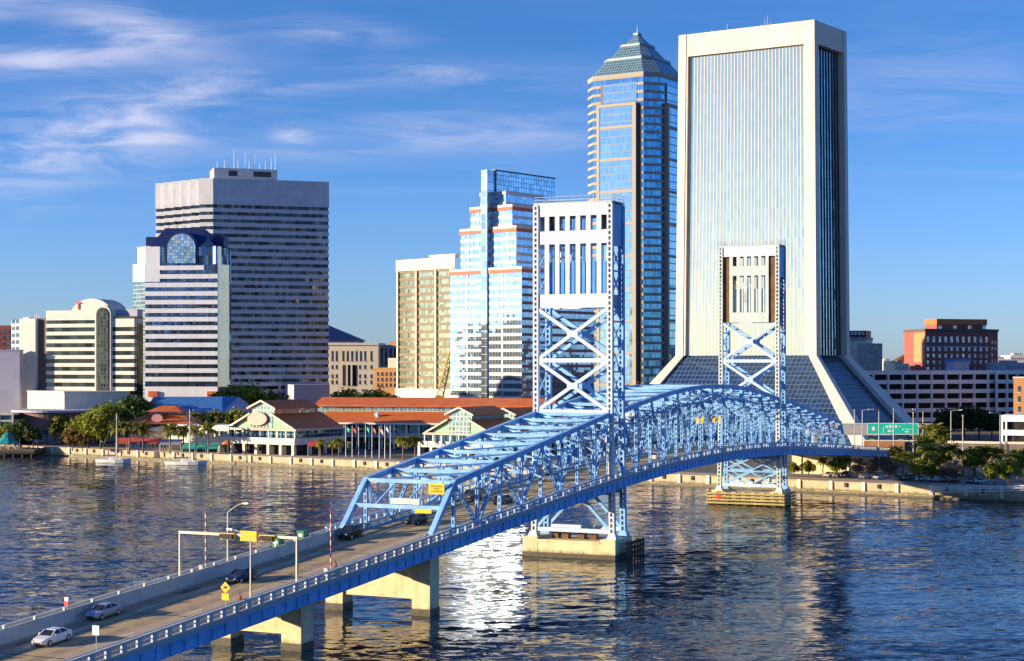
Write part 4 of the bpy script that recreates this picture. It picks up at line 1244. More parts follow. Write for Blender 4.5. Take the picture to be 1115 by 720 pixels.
# ---- octagonal tower with the glass pyramid
M['ledge'] = flat('blue_grey_ledge', (0.22,0.29,0.33), 0.5, 0.2)
def pyramid_tower():
    Y = 846.0; K = 846/778.0
    th = R(-32); dL = Vector((math.cos(th), math.sin(th)))
    a45 = lambda v, s: Vector((v.x*math.cos(s)-v.y*math.sin(s), v.x*math.sin(s)+v.y*math.cos(s)))
    P1 = Vector((X(700.5,Y),Y))                       # right end of the lit face
    P0 = P1 - dL*27.5*K                                 # its left end
    dC = a45(dL, R(45)); P2 = P1 + dC*9.2*K
    dR = a45(dL, R(90)); P3 = P2 + dR*27.5*K
    dB = a45(dL, R(135)); P4 = P3 + dB*9.2*K
    d5 = a45(dL, R(180)); P5 = P4 + d5*27.5*K
    d6 = a45(dL, R(225)); P6 = P5 + d6*9.2*K
    d7 = a45(dL, R(270)); P7 = P6 + d7*27.5*K
    poly = ccw([P0,P1,P2,P3,P4,P5,P6,P7])
    cen = sum((p for p in poly), Vector((0,0)))/8
    t = Thing('skyscraper', 'blue glass skyscraper with tan bands and a stepped glass pyramid roof', 'skyscraper', (cen.x, cen.y, LAND))
    ztop = Z(78.5, Y); apex = Z(36.5, cen.y)
    g = glass('deep_blue_glass', (0.20,0.46,0.66), th, 1.4, 3.9, 0.85, 0.05, 0.035, 0.3, (0.05,0.10,0.16), 0.12, 0)
    gb = glass('bay_glass', (0.42,0.62,0.70), th, 1.4, 3.9, 0.85, 0.06, 0.018, 0.12, (0.10,0.16,0.22), 0.12, 0.5)
    tan = flat('tan_granite', (0.37,0.325,0.265), 0.7, var=0.07)
    mb = MB(); mb.prism(offset_poly(poly, -0.25), LAND, ztop); t.part('glazing', mb, g)
    n = 41; pitch = (ztop - 12)/n
    bands(t, poly, ztop - pitch*n + pitch*.62 - .6, pitch, n, pitch*.34, 0.0, tan)
    mb = MB(); mb.prism(offset_poly(poly, 0.15), ztop-1.4, ztop+.3); t.part('cornice', mb, tan)
    mb = MB(); mb.prism(offset_poly(poly, 0.1), LAND, 12+LAND); t.part('base_wall', mb, tan)
    for A, Bq, nm in ((P0,P1,'lit'),(P2,P3,'shade')):
        f = Face(A, Bq); z1 = ztop - (114-78.5)*Y/F
        # recessed top window
        mb = MB(); f.box(mb, 5.5*K, 24*K, z1+2.2, ztop-4.5, -.5, .12); t.part('top_window', mb, gb)
        mb = MB(); f.box(mb, 4.3*K, 5.5*K, z1+2.2, ztop-4.5, -.5, .14); t.part('top_recess', mb, M['steel_dark'])
        # projecting bay
        mb = MB(); f.box(mb, 4.0*K, 23.5*K, LAND+12, z1, -.5, 1.8); t.part('bay', mb, gb)
        for a, b in ((3.0,4.6),(22.6,24.4)):
            mb = MB(); f.box(mb, a*K, b*K, LAND+12, z1+.1, -.5, 2.1); t.part('bay_pier', mb, tan)
        mb = MB(); f.box(mb, 3.0*K, 24.4*K, z1, z1+1.5, -.5, 2.15); t.part('bay_cap', mb, tan)
        z = z1 - 11.5
        while z > 20:
            mb = MB(); f.box(mb, 4.5*K, 22.7*K, z, z+1.4, 1.6, 2.0); t.part('bay_band', mb, tan); z -= pitch*4
        mb = MB(); f.box(mb, 24.6*K, 26.6*K, LAND+12, z1, -.5, .16); t.part('dark_slot', mb, M['steel_dark'])
    # pyramid in three receding stages
    gp = glass('pyramid_glass', (0.12,0.28,0.36), th, 1.6, 1.6, 0.6, 0.12, 0.02, 0.25, (0.30,0.42,0.46), 0.22, 0.22)
    prev = ztop + .3
    fr = [1.0, 0.62, 0.30, 0.03]; zf = [0.0, 0.40, 0.73, 1.0]
    sc = lambda k: [cen + (p-cen)*k for p in poly]
    for i in range(3):
        z0 = prev; z1 = lerp(ztop+.3, apex, zf[i+1])
        mb = MB(); mb.prism(sc(fr[i]*(.985 if i == 0 else .97)), z0, z1-1.3, top=sc(fr[i+1]+.04)); st = t.part('pyramid_stage', mb, gp)
        mb = MB(); mb.prism(sc(fr[i+1]+.055), z1-1.3, z1); t.part('stage_ledge', mb, M['ledge'], parent=st)
        prev = z1
    mb = MB(); mb.tube((cen.x,cen.y,apex-1), (cen.x,cen.y,apex+4), .5, .15, 8); t.part('finial', mb, M['steel'])
pyramid_tower()

# ---- the flared tower
def flared_tower():
    C = Vector((X(889,629),629)); 
    A = Vector((X(735.5,661),661)); D = Vector((X(925.5,653),653))
    ft = 0.962
    t = Thing('skyscraper', 'cream framed glass skyscraper whose walls flare out to a wide sloping base', 'skyscraper', (C.x, C.y, LAND))
    fL, fR = Face(A, C), Face(C, D)
    E = A + (D - C)
    poly = ccw([A, C, D, E])
    z_k = Z(387, 632)                 # knee where the walls begin to flare
    ztop = Z(19.5, 627)
    cen = (A+C+D+E)/4
    ang = math.atan2(fL.d.y, fL.d.x)
    cream = panelled('cream_stone_cladding', (0.70,0.62,0.53), ang, 4.0, 4.0, 0.07, 0.9, var=0.05, streak=0.12)
    top = [cen + (p-cen)*ft for p in (A, C, D, E)]
    tA, tC, tD, tE = top
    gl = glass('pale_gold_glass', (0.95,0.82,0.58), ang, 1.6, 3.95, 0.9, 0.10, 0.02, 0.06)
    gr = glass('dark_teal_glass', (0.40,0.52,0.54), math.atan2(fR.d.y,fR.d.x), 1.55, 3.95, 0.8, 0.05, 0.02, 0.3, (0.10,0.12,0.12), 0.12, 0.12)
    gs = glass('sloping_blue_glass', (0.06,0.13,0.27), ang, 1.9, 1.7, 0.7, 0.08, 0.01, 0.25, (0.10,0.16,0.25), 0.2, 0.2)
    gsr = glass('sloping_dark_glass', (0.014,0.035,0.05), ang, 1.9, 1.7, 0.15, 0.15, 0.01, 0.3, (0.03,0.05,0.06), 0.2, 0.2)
    REC = 1.6
    def wall(a0, a1, b0, b1, z0, z1, n0, n1, q0, q1, mb):
        """tapered wall strip: fractions a0..a1 along the face, bottom line b0 (2 pts), top line b1"""
        f0 = Face(*q0); f1 = Face(*q1)
        L0, L1 = f0.L, f1.L
        mb.hexa([f0.P(a0*L0,z0,n0), f0.P(a1*L0,z0,n0), f0.P(a1*L0,z0,n1), f0.P(a0*L0,z0,n1), f1.P(a0*L1,z1,n0), f1.P(a1*L1,z1,n0), f1.P(a1*L1,z1,n1), f1.P(a0*L1,z1,n1)])
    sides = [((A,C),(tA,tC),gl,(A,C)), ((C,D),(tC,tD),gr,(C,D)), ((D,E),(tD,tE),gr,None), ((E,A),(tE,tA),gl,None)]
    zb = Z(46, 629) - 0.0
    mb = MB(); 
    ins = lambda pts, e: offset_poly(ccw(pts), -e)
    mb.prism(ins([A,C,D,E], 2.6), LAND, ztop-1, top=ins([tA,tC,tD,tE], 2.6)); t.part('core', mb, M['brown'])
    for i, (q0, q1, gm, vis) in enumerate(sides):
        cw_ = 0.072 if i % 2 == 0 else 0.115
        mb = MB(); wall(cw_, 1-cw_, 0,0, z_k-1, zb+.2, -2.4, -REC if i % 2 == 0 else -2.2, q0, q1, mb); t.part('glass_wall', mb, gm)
        for a0, a1 in ((0.0, cw_), (1-cw_, 1.0)):
            mb = MB(); wall(a0, a1, 0,0, z_k, ztop, -3.4, 0, q0, q1, mb)
            t.part('corner_pier', mb, cream)
        mb = MB(); f1 = Face(*[lerp(q0[j], q1[j], (zb-z_k)/(ztop-z_k)) for j in (0,1)])
        # top wall between the piers
        kk = (zb-z_k)/(ztop-z_k); qa = [lerp(q0[j], q1[j], kk) for j in (0,1)]
        wall(cw_, 1-cw_, 0,0, zb, ztop-.02, -3.0, -0.05, qa, q1, mb); t.part('top_wall', mb, cream)
        if vis and i == 0:
            n = 34
            for j in range(n):
                u = lerp(cw_, 1-cw_, (j+.5)/n); h = .0028
                mb = MB(); wall(u-h, u+h, 0,0, z_k-.5, zb+.1, -REC-.1, -REC+.10, q0, q1, mb); t.part('mullion', mb, M['cream_fin'])
        if vis and i == 1:
            for j in range(9):
                u = lerp(cw_, 1-cw_, (j+.5)/9)
                mb = MB(); wall(u-.004, u+.004, 0,0, z_k-.5, zb+.1, -2.3, -1.8, q0, q1, mb); t.part('mullion', mb, M['steel_dark'])
    mb = MB(); mb.prism(ins([tA,tC,tD,tE], .5), ztop-1.2, ztop-.3); t.part('roof', mb, M['grey_conc'])
    # --- flared base
    nl, nr = fL.n, fR.n
    bC = C + nl*36 + nr*36; bA = A + nl*36 - nr*18; bD = D + nr*36 - nl*1.0; bE = E - nr*18
    z0 = LAND
    def skirt(k0, k1, b0, b1, mat, name, slope_in=1.6, pier=None):
        # k0,k1 knee points, b0,b1 base points (left, right); pier widths as fractions
        m = MB(); d = (k1-k0).normalized(); nrm = Vector((d.y,-d.x))
        q = lambda p, z, e: Vector((p.x - nrm.x*e, p.y - nrm.y*e, z))
        m.hexa([q(b0,z0,3),q(b1,z0,3),q(b1,z0,slope_in),q(b0,z0,slope_in), q(k0,z_k,3),q(k1,z_k,3),q(k1,z_k,slope_in),q(k0,z_k,slope_in)])
        t.part(name, m, mat)
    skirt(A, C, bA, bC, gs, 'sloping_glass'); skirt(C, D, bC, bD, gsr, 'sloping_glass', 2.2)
    def rib(k0, k1, b0, b1, u0, u1, name='flared_pier'):
        m = MB(); d = (k1-k0).normalized(); nrm = Vector((d.y,-d.x))
        q = lambda p, z, e: Vector((p.x + nrm.x*e, p.y + nrm.y*e, z))
        ka, kb, ba, bb = lerp(k0,k1,u0), lerp(k0,k1,u1), lerp(b0,b1,u0), lerp(b0,b1,u1)
        m.hexa([q(ba,z0,-5.0),q(bb,z0,-5.0),q(bb,z0,0),q(ba,z0,0), q(ka,z_k,-3.4),q(kb,z_k,-3.4),q(kb,z_k,0),q(ka,z_k,0)])
        t.part(name, m, cream)
    rib(A, C, bA, bC, 0.0, 0.060); rib(A, C, bA, bC, 0.945, 1.0)
    rib(C, D, bC, bD, 0.0, 0.085); rib(C, D, bC, bD, 0.80, 1.0)
    # left flank of the flare, in profile
    m = MB(); m.hexa([(bE.x,bE.y,z0),(bA.x,bA.y,z0),(bA.x+6,bA.y+3,z0),(bE.x+6,bE.y,z0),(E.x,E.y,z_k),(A.x,A.y,z_k),(A.x+3,A.y+1,z_k),(E.x+3,E.y,z_k)]); t.part('flank_wall', m, cream)
    # roof masts
    for px, h, dy in ((777,4,2),(785,2.5,6),(794,7,3),(799,3,8),(826,2.4,4),(831,7.5,5),(835,10,4),(838,12,6),(841,8,4),(866,9,3),(868,5,6),(878,2,3),(893,2.5,9),(905,3,9)):
        x = X(px, 662+dy); mb = MB(); mb.tube((x, 667+dy, ztop-1), (x, 667+dy, ztop+h*.8+1.0), 0.28, 0.14, 6); t.part('antenna', mb, M['steel'])
    mb = MB(); mb.box(X(820,662), X(830,662), 662, 667, ztop-.5, ztop+3.2); t.part('roof_plant', mb, M['cream'])
M['cream_fin'] = flat('cream_mullion', (0.64,0.58,0.47), 0.6, var=0.05)
flared_tower()

# ---- right-hand blocks
def right_blocks():
    Y = 938
    t = Thing('office_block', 'white stone block with a dark top storey, just right of the flared tower', 'building', (X(934,Y), Y, LAND))
    f = Face((X(915,Y+6),Y+6), (X(943.5,Y),Y))
    mb = MB(); f.box(mb, 0, f.L, LAND, Z(370.5,Y), -18, 0); t.part('wall', mb, M['cream'])
    mb = MB(); f.box(mb, -.3, f.L+.3, Z(370.5,Y), Z(367.5,Y), -18, .5); t.part('cornice', mb, M['grey_conc'])
    mb = MB(); f.box(mb, .5, f.L-.5, Z(367.5,Y), Z(360,Y), -16, -.8); t.part('top_storey', mb, M['steel_dark'])
    windows(t, f, [f.L*(.45+.14*i) for i in range(4)], [Z(364.5,Y)], 1.3, 1.7, M['win'], n1=-.7)
    windows(t, f, [f.L*(.4+.15*i) for i in range(4)], [Z(380.5,Y), Z(386.5+3,Y), Z(395,Y), Z(402,Y)], 1.5, 2.2, M['win'], frame=M['white_conc'])
    Y = 930
    t = Thing('office_block', 'dark grey block with close rows of windows beside the white stone block', 'building', (X(952,Y), Y, LAND))
    f = Face((X(943.8,Y-2),Y-2), (X(960.8,Y),Y))
    mb = MB(); f.box(mb, 0, f.L, LAND, Z(374,Y), -18, 0); t.part('wall', mb, M['grey_conc'])
    windows(t, f, [f.L*(.1+.16*i) for i in range(6)], [Z(380+5*i,Y) for i in range(6)], .9, 1.5, M['win'])
    # brick hotel
    Y = 1000
    t = Thing('brick_hotel', 'red brick hotel with rows of white framed windows and an orange roof storey', 'hotel', (X(1040,Y), Y, LAND))
    f0 = Face((X(995,Y+18),Y+18), (X(1007.5,Y),Y)); f = Face((X(1007.5,Y),Y), (X(1077,Y+16),Y+16)); f2 = Face((X(1077,Y+16),Y+16), (X(1086.5,Y+24),Y+24))
    poly = ccw([f0.A, f0.B, f.B, f2.B, f2.B+Vector((2,25)), f0.A+Vector((0,25))])
    z = lambda py: Z(py, Y)
    mb = MB(); mb.prism(poly, LAND, z(360.5)); t.part('wall', mb, M['brick'])
    mb = MB(); mb.prism(offset_poly(poly, .6), z(360.5), z(358)); t.part('cornice', mb, M['brown'])
    mb = MB(); f0.box(mb, .2, f0.L-.2, z(394), z(362), -.2, .15); t.part('sunlit_end_wall', mb, M['orange'])  # sunlit end put into the colour: paler orange over the red brick
    mb = MB(); f.box(mb, .2, f.L-.2, z(378.2), z(376.8), -.2, .25); t.part('string_course', mb, M['grey_conc'])
    cols = [f.L*(.04+.092*i) for i in range(11)]
    windows(t, f, cols, [z(372.5)], 1.7, 3.4, M['pale_win'], frame=M['white_conc'])
    windows(t, f, cols, [z(382+7.2*i) for i in range(4)], 1.6, 2.1, M['pale_win'], frame=M['white_conc'])
    windows(t, f0, [f0.L*.3, f0.L*.7], [z(374+7*i) for i in range(4)], 1.7, 2.0, M['pale_win'])
    windows(t, f2, [f2.L*.35, f2.L*.7], [z(374+7*i) for i in range(4)], 1.5, 2.0, M['win'])
    fu = Face((X(1020,Y+6),Y+6), (X(1074,Y+19),Y+19))
    mb = MB(); fu.box(mb, 0, fu.L, z(358), z(353), -12, 0); t.part('roof_storey', mb, M['brick'])
    mb = MB(); fu.box(mb, -.3, fu.L+.3, z(353), z(347), -12.3, .4); t.part('orange_roof_band', mb, flat('orange_fascia', (0.62,0.17,0.05), .6, var=.08))
    windows(t, fu, [fu.L*(.06+.3*i) for i in range(4)], [z(357.6)], 2.6, 2.0, M['pale_win'])
    # parking deck
    Y = 752
    t = Thing('parking_garage', 'long white parking garage with open dark decks and rounded end', 'parking garage', (X(1020,Y), Y, LAND))
    fa = Face((X(935,Y-14),Y-14), (X(1076,Y+11),Y+11)); fb = Face((X(1076,Y+11),Y+11), (X(1085.5,Y+17),Y+17)); fc = Face((X(1085.5,Y+11),Y+11), (X(1130,Y+19),Y+19))
    poly = ccw([fa.A, fa.B, fb.B, fc.A, fc.B, fc.B+Vector((0,40)), fa.A+Vector((0,30))])
    pc = flat('white_garage_concrete', (0.74,0.78,0.76), 0.8, var=0.06, streak=0.12)
    lv = 6; ztop = Z(403.5, Y); pitch = 4.35
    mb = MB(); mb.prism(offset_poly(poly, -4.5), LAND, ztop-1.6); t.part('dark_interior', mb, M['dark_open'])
    for i in range(lv+1):
        z1 = ztop - pitch*i
        if z1 < LAND+1: break
        mb = MB(); mb.prism(poly, z1-1.75, z1-1.3); t.part('deck_slab', mb, pc)
        for fq in (fa, fb, fc):
            mb = MB(); fq.box(mb, 0, fq.L, z1-1.85, z1, -.25, .12); t.part('parapet', mb, pc)
    for fq, n in ((fa, 9), (fc, 4)):
        for i in range(n+1):
            x = fq.L*i/n; mb = MB(); fq.box(mb, x-.4, x+.4, LAND, ztop-.1, -.9, .3); t.part('column', mb, pc)
    mb = MB(); fa.box(mb, fa.L*.76, fa.L*.88, ztop, ztop+4.2, -9, -3); t.part('stair_house', mb, M['lav'])
    mb = MB(); fa.box(mb, fa.L*.75, fa.L*.89, ztop+4.2, ztop+5.4, -9.4, -2.6); t.part('stair_roof', mb, M['blue_roof'])
    # orange brick block at the right edge
    Y = 722
    t = Thing('brick_block', 'orange brick block with tall dark windows at the right edge', 'building', (X(1112,Y), Y, LAND))
    f = Face((X(1103.5,Y),Y), (X(1150,Y-6),Y-6))
    mb = MB(); f.box(mb, 0, f.L, LAND, Z(412,Y), -18, 0); t.part('wall', mb, M['orange'])
    mb = MB(); f.box(mb, -.3, f.L, Z(412,Y), Z(410.5,Y), -18, .4); t.part('coping', mb, M['cream'])
    windows(t, f, [f.L*(.14+.2*i) for i in range(4)], [Z(427+11*i,Y) for i in range(3)], 1.3, 2.6, M['win'], frame=M['cream'])
    # low white modern block
    Y = 592
    t = Thing('low_office', 'low white modern block with two dark strips of glass, under the orange brick block', 'building', (X(1105,Y), Y, LAND))
    f = Face((X(1090,Y),Y), (X(1150,Y-8),Y-8))
    mb = MB(); f.box(mb, .5, f.L, LAND, Z(453,Y), -14, -1.2); t.part('glazing', mb, glass('low_office_glass', (0.10,0.09,0.08), 0, 1.6, 3.2, .6, .06, .03, .6))
    for y0, y1 in ((459,452),(474,468),(488,482)):
        mb = MB(); f.box(mb, 0, f.L, Z(y0,Y), Z(y1,Y), -14.2, 0); t.part('white_fascia', mb, M['white'])
    for px in (1091, 1095.5): mb = MB(); f.box(mb, f.t(px)-.3, f.t(px)+.3, LAND, Z(456,Y), -.7, -.05); t.part('column', mb, M['white'])
    # distant low blocks along the skyline at the right
    random.seed(3)
    specs = [(962,975,393,1000,'white_conc','low white block left of the small roof dome, far behind the garage'),(975,990,396,960,'cream','small cream block beside the brick hotel, far behind the garage'),
             (1084,1102,391,1150,'cream','long cream roofed block on the skyline right of the brick hotel'),(1100,1125,387,1300,'white_conc','pale block on the skyline at the right edge, farthest off'),
             (1086,1125,395,980,'lav','lavender flat block between the brick hotel and the garage end')]
    for a, b, py, Y, mt, lb in specs:
        f = Face((X(a,Y),Y), (X(b,Y),Y))
        t = Thing('low_block', lb, 'building', (X((a+b)/2,Y), Y, LAND))
        mb = MB(); f.box(mb, 0, f.L, LAND, Z(py,Y), -25, 0); t.part('wall', mb, M[mt])
        mb = MB(); f.box(mb, f.L*.2, f.L*.6, Z(py,Y), Z(py-2.5,Y), -12, -3); t.part('roof_house', mb, M['grey_conc'])
        windows(t, f, [f.L*(.1+.1*i) for i in range(9)], [Z(py,Y)-3.4], f.L*.05, 1.5, M['win'])
    Y = 1060
    t = Thing('low_block', 'small block with a brown pitched roof left of the brick hotel', 'building', (X(987,Y), Y, LAND))
    x0, x1 = X(977,Y), X(996,Y)
    mb = MB(); mb.box(x0, x1, Y, Y+14, LAND, Z(393,Y)); t.part('wall', mb, M['orange'])
    mb = MB(); mb.prism([(x0-.5,Y-.5),(x1+.5,Y-.5),(x1+.5,Y+14.5),(x0-.5,Y+14.5)], Z(393,Y), Z(385,Y), top=[(x1-4,Y+5),(x1+.5,Y+5),(x1+.5,Y+9),(x1-4,Y+9)]); t.part('roof', mb, M['rust'])
M['pale_win'] = glass('pale_window_glass', (0.45,0.50,0.58), 0, 1.7, 2.0, 0.45, 0.08, 0.04, 0.5)
right_blocks()
# ================================================================== WATERFRONT MARKET
M['mint_glass'] = glass('mint_glass', (0.30,0.42,0.36), R(-32), 1.5, 1.6, 0.5, 0.08, 0.03, 0.3, (0.60,0.64,0.55), 0.16, 0.14)
M['teal_glass'] = glass('teal_glass', (0.07,0.15,0.17), R(-7), 2.0, 2.4, 0.6, 0.06, 0.03, 0.5, (0.45,0.52,0.52), 0.12, 0.12)
M['mint'] = flat('mint_render', (0.30,0.55,0.34), 0.75, var=0.06)
M['pink'] = flat('pink_sign_paint', (0.72,0.36,0.30), 0.6, var=0.06)
M['salmon'] = flat('salmon_fascia', (0.62,0.46,0.38), 0.7, var=0.08)

def pavilion(name, label, org, k=1.0, sign=True):
    """two-tier gabled market pavilion, gable towards the river; local x along the gable, y back along the ridge"""
    t = Thing(name, label, 'market hall', (org[0], org[1], LAND))
    d = Vector((0.85,-0.53)).normalized(); b = Vector((0.53,0.85)).normalized()
    def W(x, y, z): q = Vector(org[:2]) + d*(x*k) + b*(y*k); return Vector((q.x, q.y, LAND + z*k))
    def bx(mb, x0, x1, y0, y1, z0, z1): mb.hexa([W(x0,y0,z0),W(x1,y0,z0),W(x1,y1,z0),W(x0,y1,z0),W(x0,y0,z1),W(x1,y0,z1),W(x1,y1,z1),W(x0,y1,z1)])
    H, L = 13.0, 24.0                    # half width, length
    # ground floor arcade with a terrace over it
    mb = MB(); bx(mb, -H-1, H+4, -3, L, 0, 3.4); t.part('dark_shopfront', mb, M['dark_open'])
    mb = MB(); bx(mb, -H-2, H+5.2, -5.4, L-2, 3.4, 4.6); t.part('terrace_slab', mb, M['white_conc'])
    mb = MB(); bx(mb, -H-2, H+5.2, -5.4, -5.2, 4.6, 5.6); bx(mb, H+5.0, H+5.2, -5.2, L-2, 4.6, 5.6); t.part('terrace_parapet', mb, M['white_conc'])
    for i in range(7):
        mb = MB(); x = -H-1.4 + i*(2*H+5.6)/6; bx(mb, x-.5, x+.5, -5.2, -4.2, 0, 3.4); t.part('arcade_post', mb, M['cream'])
    for i in range(1,4):
        mb = MB(); y = -5 + i*8; bx(mb, H+4.2, H+5.1, y-.5, y+.5, 0, 3.4); t.part('arcade_post', mb, M['cream'])
    # first floor
    mb = MB(); bx(mb, -H, H+2.5, -1.5, L-1, 4.6, 7.8); t.part('upper_glazing', mb, M['teal_glass'])
    mb = MB(); bx(mb, -H-1.2, H+3.6, -3.0, L-.5, 7.8, 8.5); t.part('salmon_canopy', mb, M['salmon'])
    for i in range(9):
        mb = MB(); x = -H-.6 + i*(2*H+3.6)/8; bx(mb, x-.18, x+.18, -2.8, -2.45, 4.6, 7.8); t.part('canopy_post', mb, M['white'])
    # lower gable wall and its roof
    ze, zr = 8.6, 14.6                    # eave and (virtual) ridge of the lower roof
    m = MB(); m.hexa([W(-H,0,8.5),W(H,0,8.5),W(H,L,8.5),W(-H,L,8.5),W(-4.8,0,12.9),W(4.8,0,12.9),W(4.8,L,12.9),W(-4.8,L,12.9)]); t.part('gable_wall', m, M['mint'])
    m = MB(); m.hexa([W(-5.0,-.2,8.5),W(4.4,-.2,8.5),W(4.4,0.3,8.5),W(-5.0,.3,8.5),W(-5,-.2,13),W(4.4,-.2,13),W(4.4,.3,13),W(-5,.3,13)]); t.part('gable_window', m, M['mint_glass'])
    for sg in (-1, 1):
        m = MB(); a0, a1 = sg*(H+1.4), sg*4.6
        m.hexa([W(a0,-1.2,8.2),W(a1,-1.2,13.1),W(a1,L+1,13.1),W(a0,L+1,8.2),W(a0,-1.2,8.6),W(a1,-1.2,13.5),W(a1,L+1,13.5),W(a0,L+1,8.6)]); t.part('lower_roof', m, M['roof_red'])
        m = MB(); m.hexa([W(a0,-1.45,8.1),W(a1,-1.45,13.0),W(a1,-1.2,13.0),W(a0,-1.2,8.1),W(a0,-1.45,8.75),W(a1,-1.45,13.65),W(a1,-1.2,13.65),W(a0,-1.2,8.75)]); t.part('barge_board', m, M['cream'])
    # lantern storey with its own gable
    w = 4.9
    m = MB(); bx(m, -w, w, 0.2, L*.9, 12.6, 15.2); t.part('lantern_glazing', m, M['mint_glass'])
    m = MB(); m.hexa([W(-w,.2,15.2),W(w,.2,15.2),W(w,L*.9,15.2),W(-w,L*.9,15.2),W(-.1,.2,17.3),W(.1,.2,17.3),W(.1,L*.9,17.3),W(-.1,L*.9,17.3)]); t.part('lantern_gable', m, M['mint_glass'])
    for sg in (-1, 1):
        m = MB(); a0 = sg*(w+1.3)
        m.hexa([W(a0,-.9,14.8),W(0,-.9,17.4),W(0,L*.95,17.4),W(a0,L*.95,14.8),W(a0,-.9,15.15),W(0,-.9,17.8),W(0,L*.95,17.8),W(a0,L*.95,15.15)]); t.part('upper_roof', m, M['roof_red'])
        m = MB(); m.hexa([W(a0,-1.1,14.7),W(0,-1.1,17.3),W(0,-.9,17.3),W(a0,-.9,14.7),W(a0,-1.1,15.3),W(0,-1.1,17.95),W(0,-.9,17.95),W(a0,-.9,15.3)]); t.part('barge_board', m, M['cream'])
    if sign:
        m = MB(); c = W(-1.5, -.9, 11.6)
        pts = [c + Vector((d.x,d.y,0))*(4.2*math.cos(q))*k + Vector((0,0,2.2*math.sin(q)*k)) for q in [2*math.pi*i/28 for i in range(28)]]
        n3 = Vector((d.y,-d.x,0))*.3
        m.poly([p+n3 for p in pts]); m.poly([p-n3 for p in pts][::-1])
        for i in range(28): j=(i+1)%28; m.poly([pts[i]+n3,pts[j]+n3,pts[j]-n3,pts[i]-n3])
        t.part('oval_sign', m, M['pink'])
    return t
pc = at(286, 436, 562)
pavilion('market_pavilion', 'left gabled market pavilion with mint walls, red roofs and a pink oval sign', (pc.x, pc.y), 1.03)
pc = at(501, 441, 541)
pavilion('market_pavilion', 'gabled market pavilion right of the flagpoles, partly behind the blue bridge truss', (pc.x, pc.y), 0.93, False)
pc = at(549, 440, 574)
pavilion('market_pavilion', 'small gabled market pavilion behind the bridge truss, rightmost of the red roofs', (pc.x, pc.y), 0.86, False)

def market_hall():
    f = Face((X(340,596),596), (X(590,578),578))
    t = Thing('market_hall', 'long market hall with two tiers of red metal roof above a dark glass front', 'market hall', (X(450,590), 590, LAND))
    L = f.L
    z1, z2, z3, z4 = 12.2, 15.6, 17.9, 20.6
    mb = MB(); f.box(mb, 3, L, LAND, z1-.2, -30, -1.2); t.part('glass_front', mb, M['teal_glass'])
    mb = MB(); f.box(mb, 1, L, 7.0, 7.8, -1.2, 2.4); t.part('gallery_slab', mb, M['white_conc'])
    mb = MB(); f.box(mb, 1, L, 8.5, 8.65, 2.2, 2.3); f.box(mb, 1, L, 8.1, 8.2, 2.2, 2.3); t.part('gallery_rail', mb, M['white'])
    n = 18
    for i in range(n):
        x = 3 + (L-6)*i/(n-1); mb = MB(); q = f.p(x, 0.1); mb.tube((q.x,q.y,LAND), (q.x,q.y,z1), .38, n=10); t.part('column', mb, M['white'])
    def slab(x0, x1, n0, za, n1, zb, th=.35):
        m = MB(); m.hexa([f.P(x0,za,n0),f.P(x1,za,n0),f.P(x1,zb,n1),f.P(x0,zb,n1),f.P(x0,za+th,n0),f.P(x1,za+th,n0),f.P(x1,zb+th,n1),f.P(x0,zb+th,n1)]); return m
    t.part('lower_roof', slab(2, L, 1.6, z1-.3, -12.2, z2), M['roof_red'])
    mb = MB(); f.box(mb, -2, L, z2-1, z3, -30, -12); t.part('clerestory', mb, M['mint_glass'])
    t.part('upper_roof', slab(-3, L+2, -10.4, z3-.1, -20, z4), M['roof_red'])
    t.part('rear_roof', slab(-3, L+2, -29.6, z3-.1, -20, z4), M['roof_red'])
    m = MB(); m.poly([f.P(-2,z3,-12),f.P(-2,z4,-20),f.P(-2,z3,-28)]); m.poly([f.P(-1.8,z3,-12),f.P(-1.8,z4,-20),f.P(-1.8,z3,-28)]); t.part('gable_end', m, M['mint'])
    mb = MB(); f.box(mb, 2, L, z1-.55, z1+.05, 1.4, 1.8); t.part('gutter', mb, M['white'])
    # raking white frame at the left end
    mb = MB(); mb.bar(f.P(-6, 16.2, -11), f.P(3, 11.2, 2), .8, 1.0); mb.bar(f.P(3, 11.2, 2), f.P(3, LAND, 2), .6); t.part('raking_frame', mb, M['white'])
    for u in (.27, .62): 
        q = f.p(L*u, -6); mb = MB(); mb.lathe((q.x,q.y,13.9), [(.01,1.9),(1.0,1.5),(1.2,.9),(.7,.7),(.7,-.6)], 12); t.part('roof_vent', mb, M['white'])
market_hall()

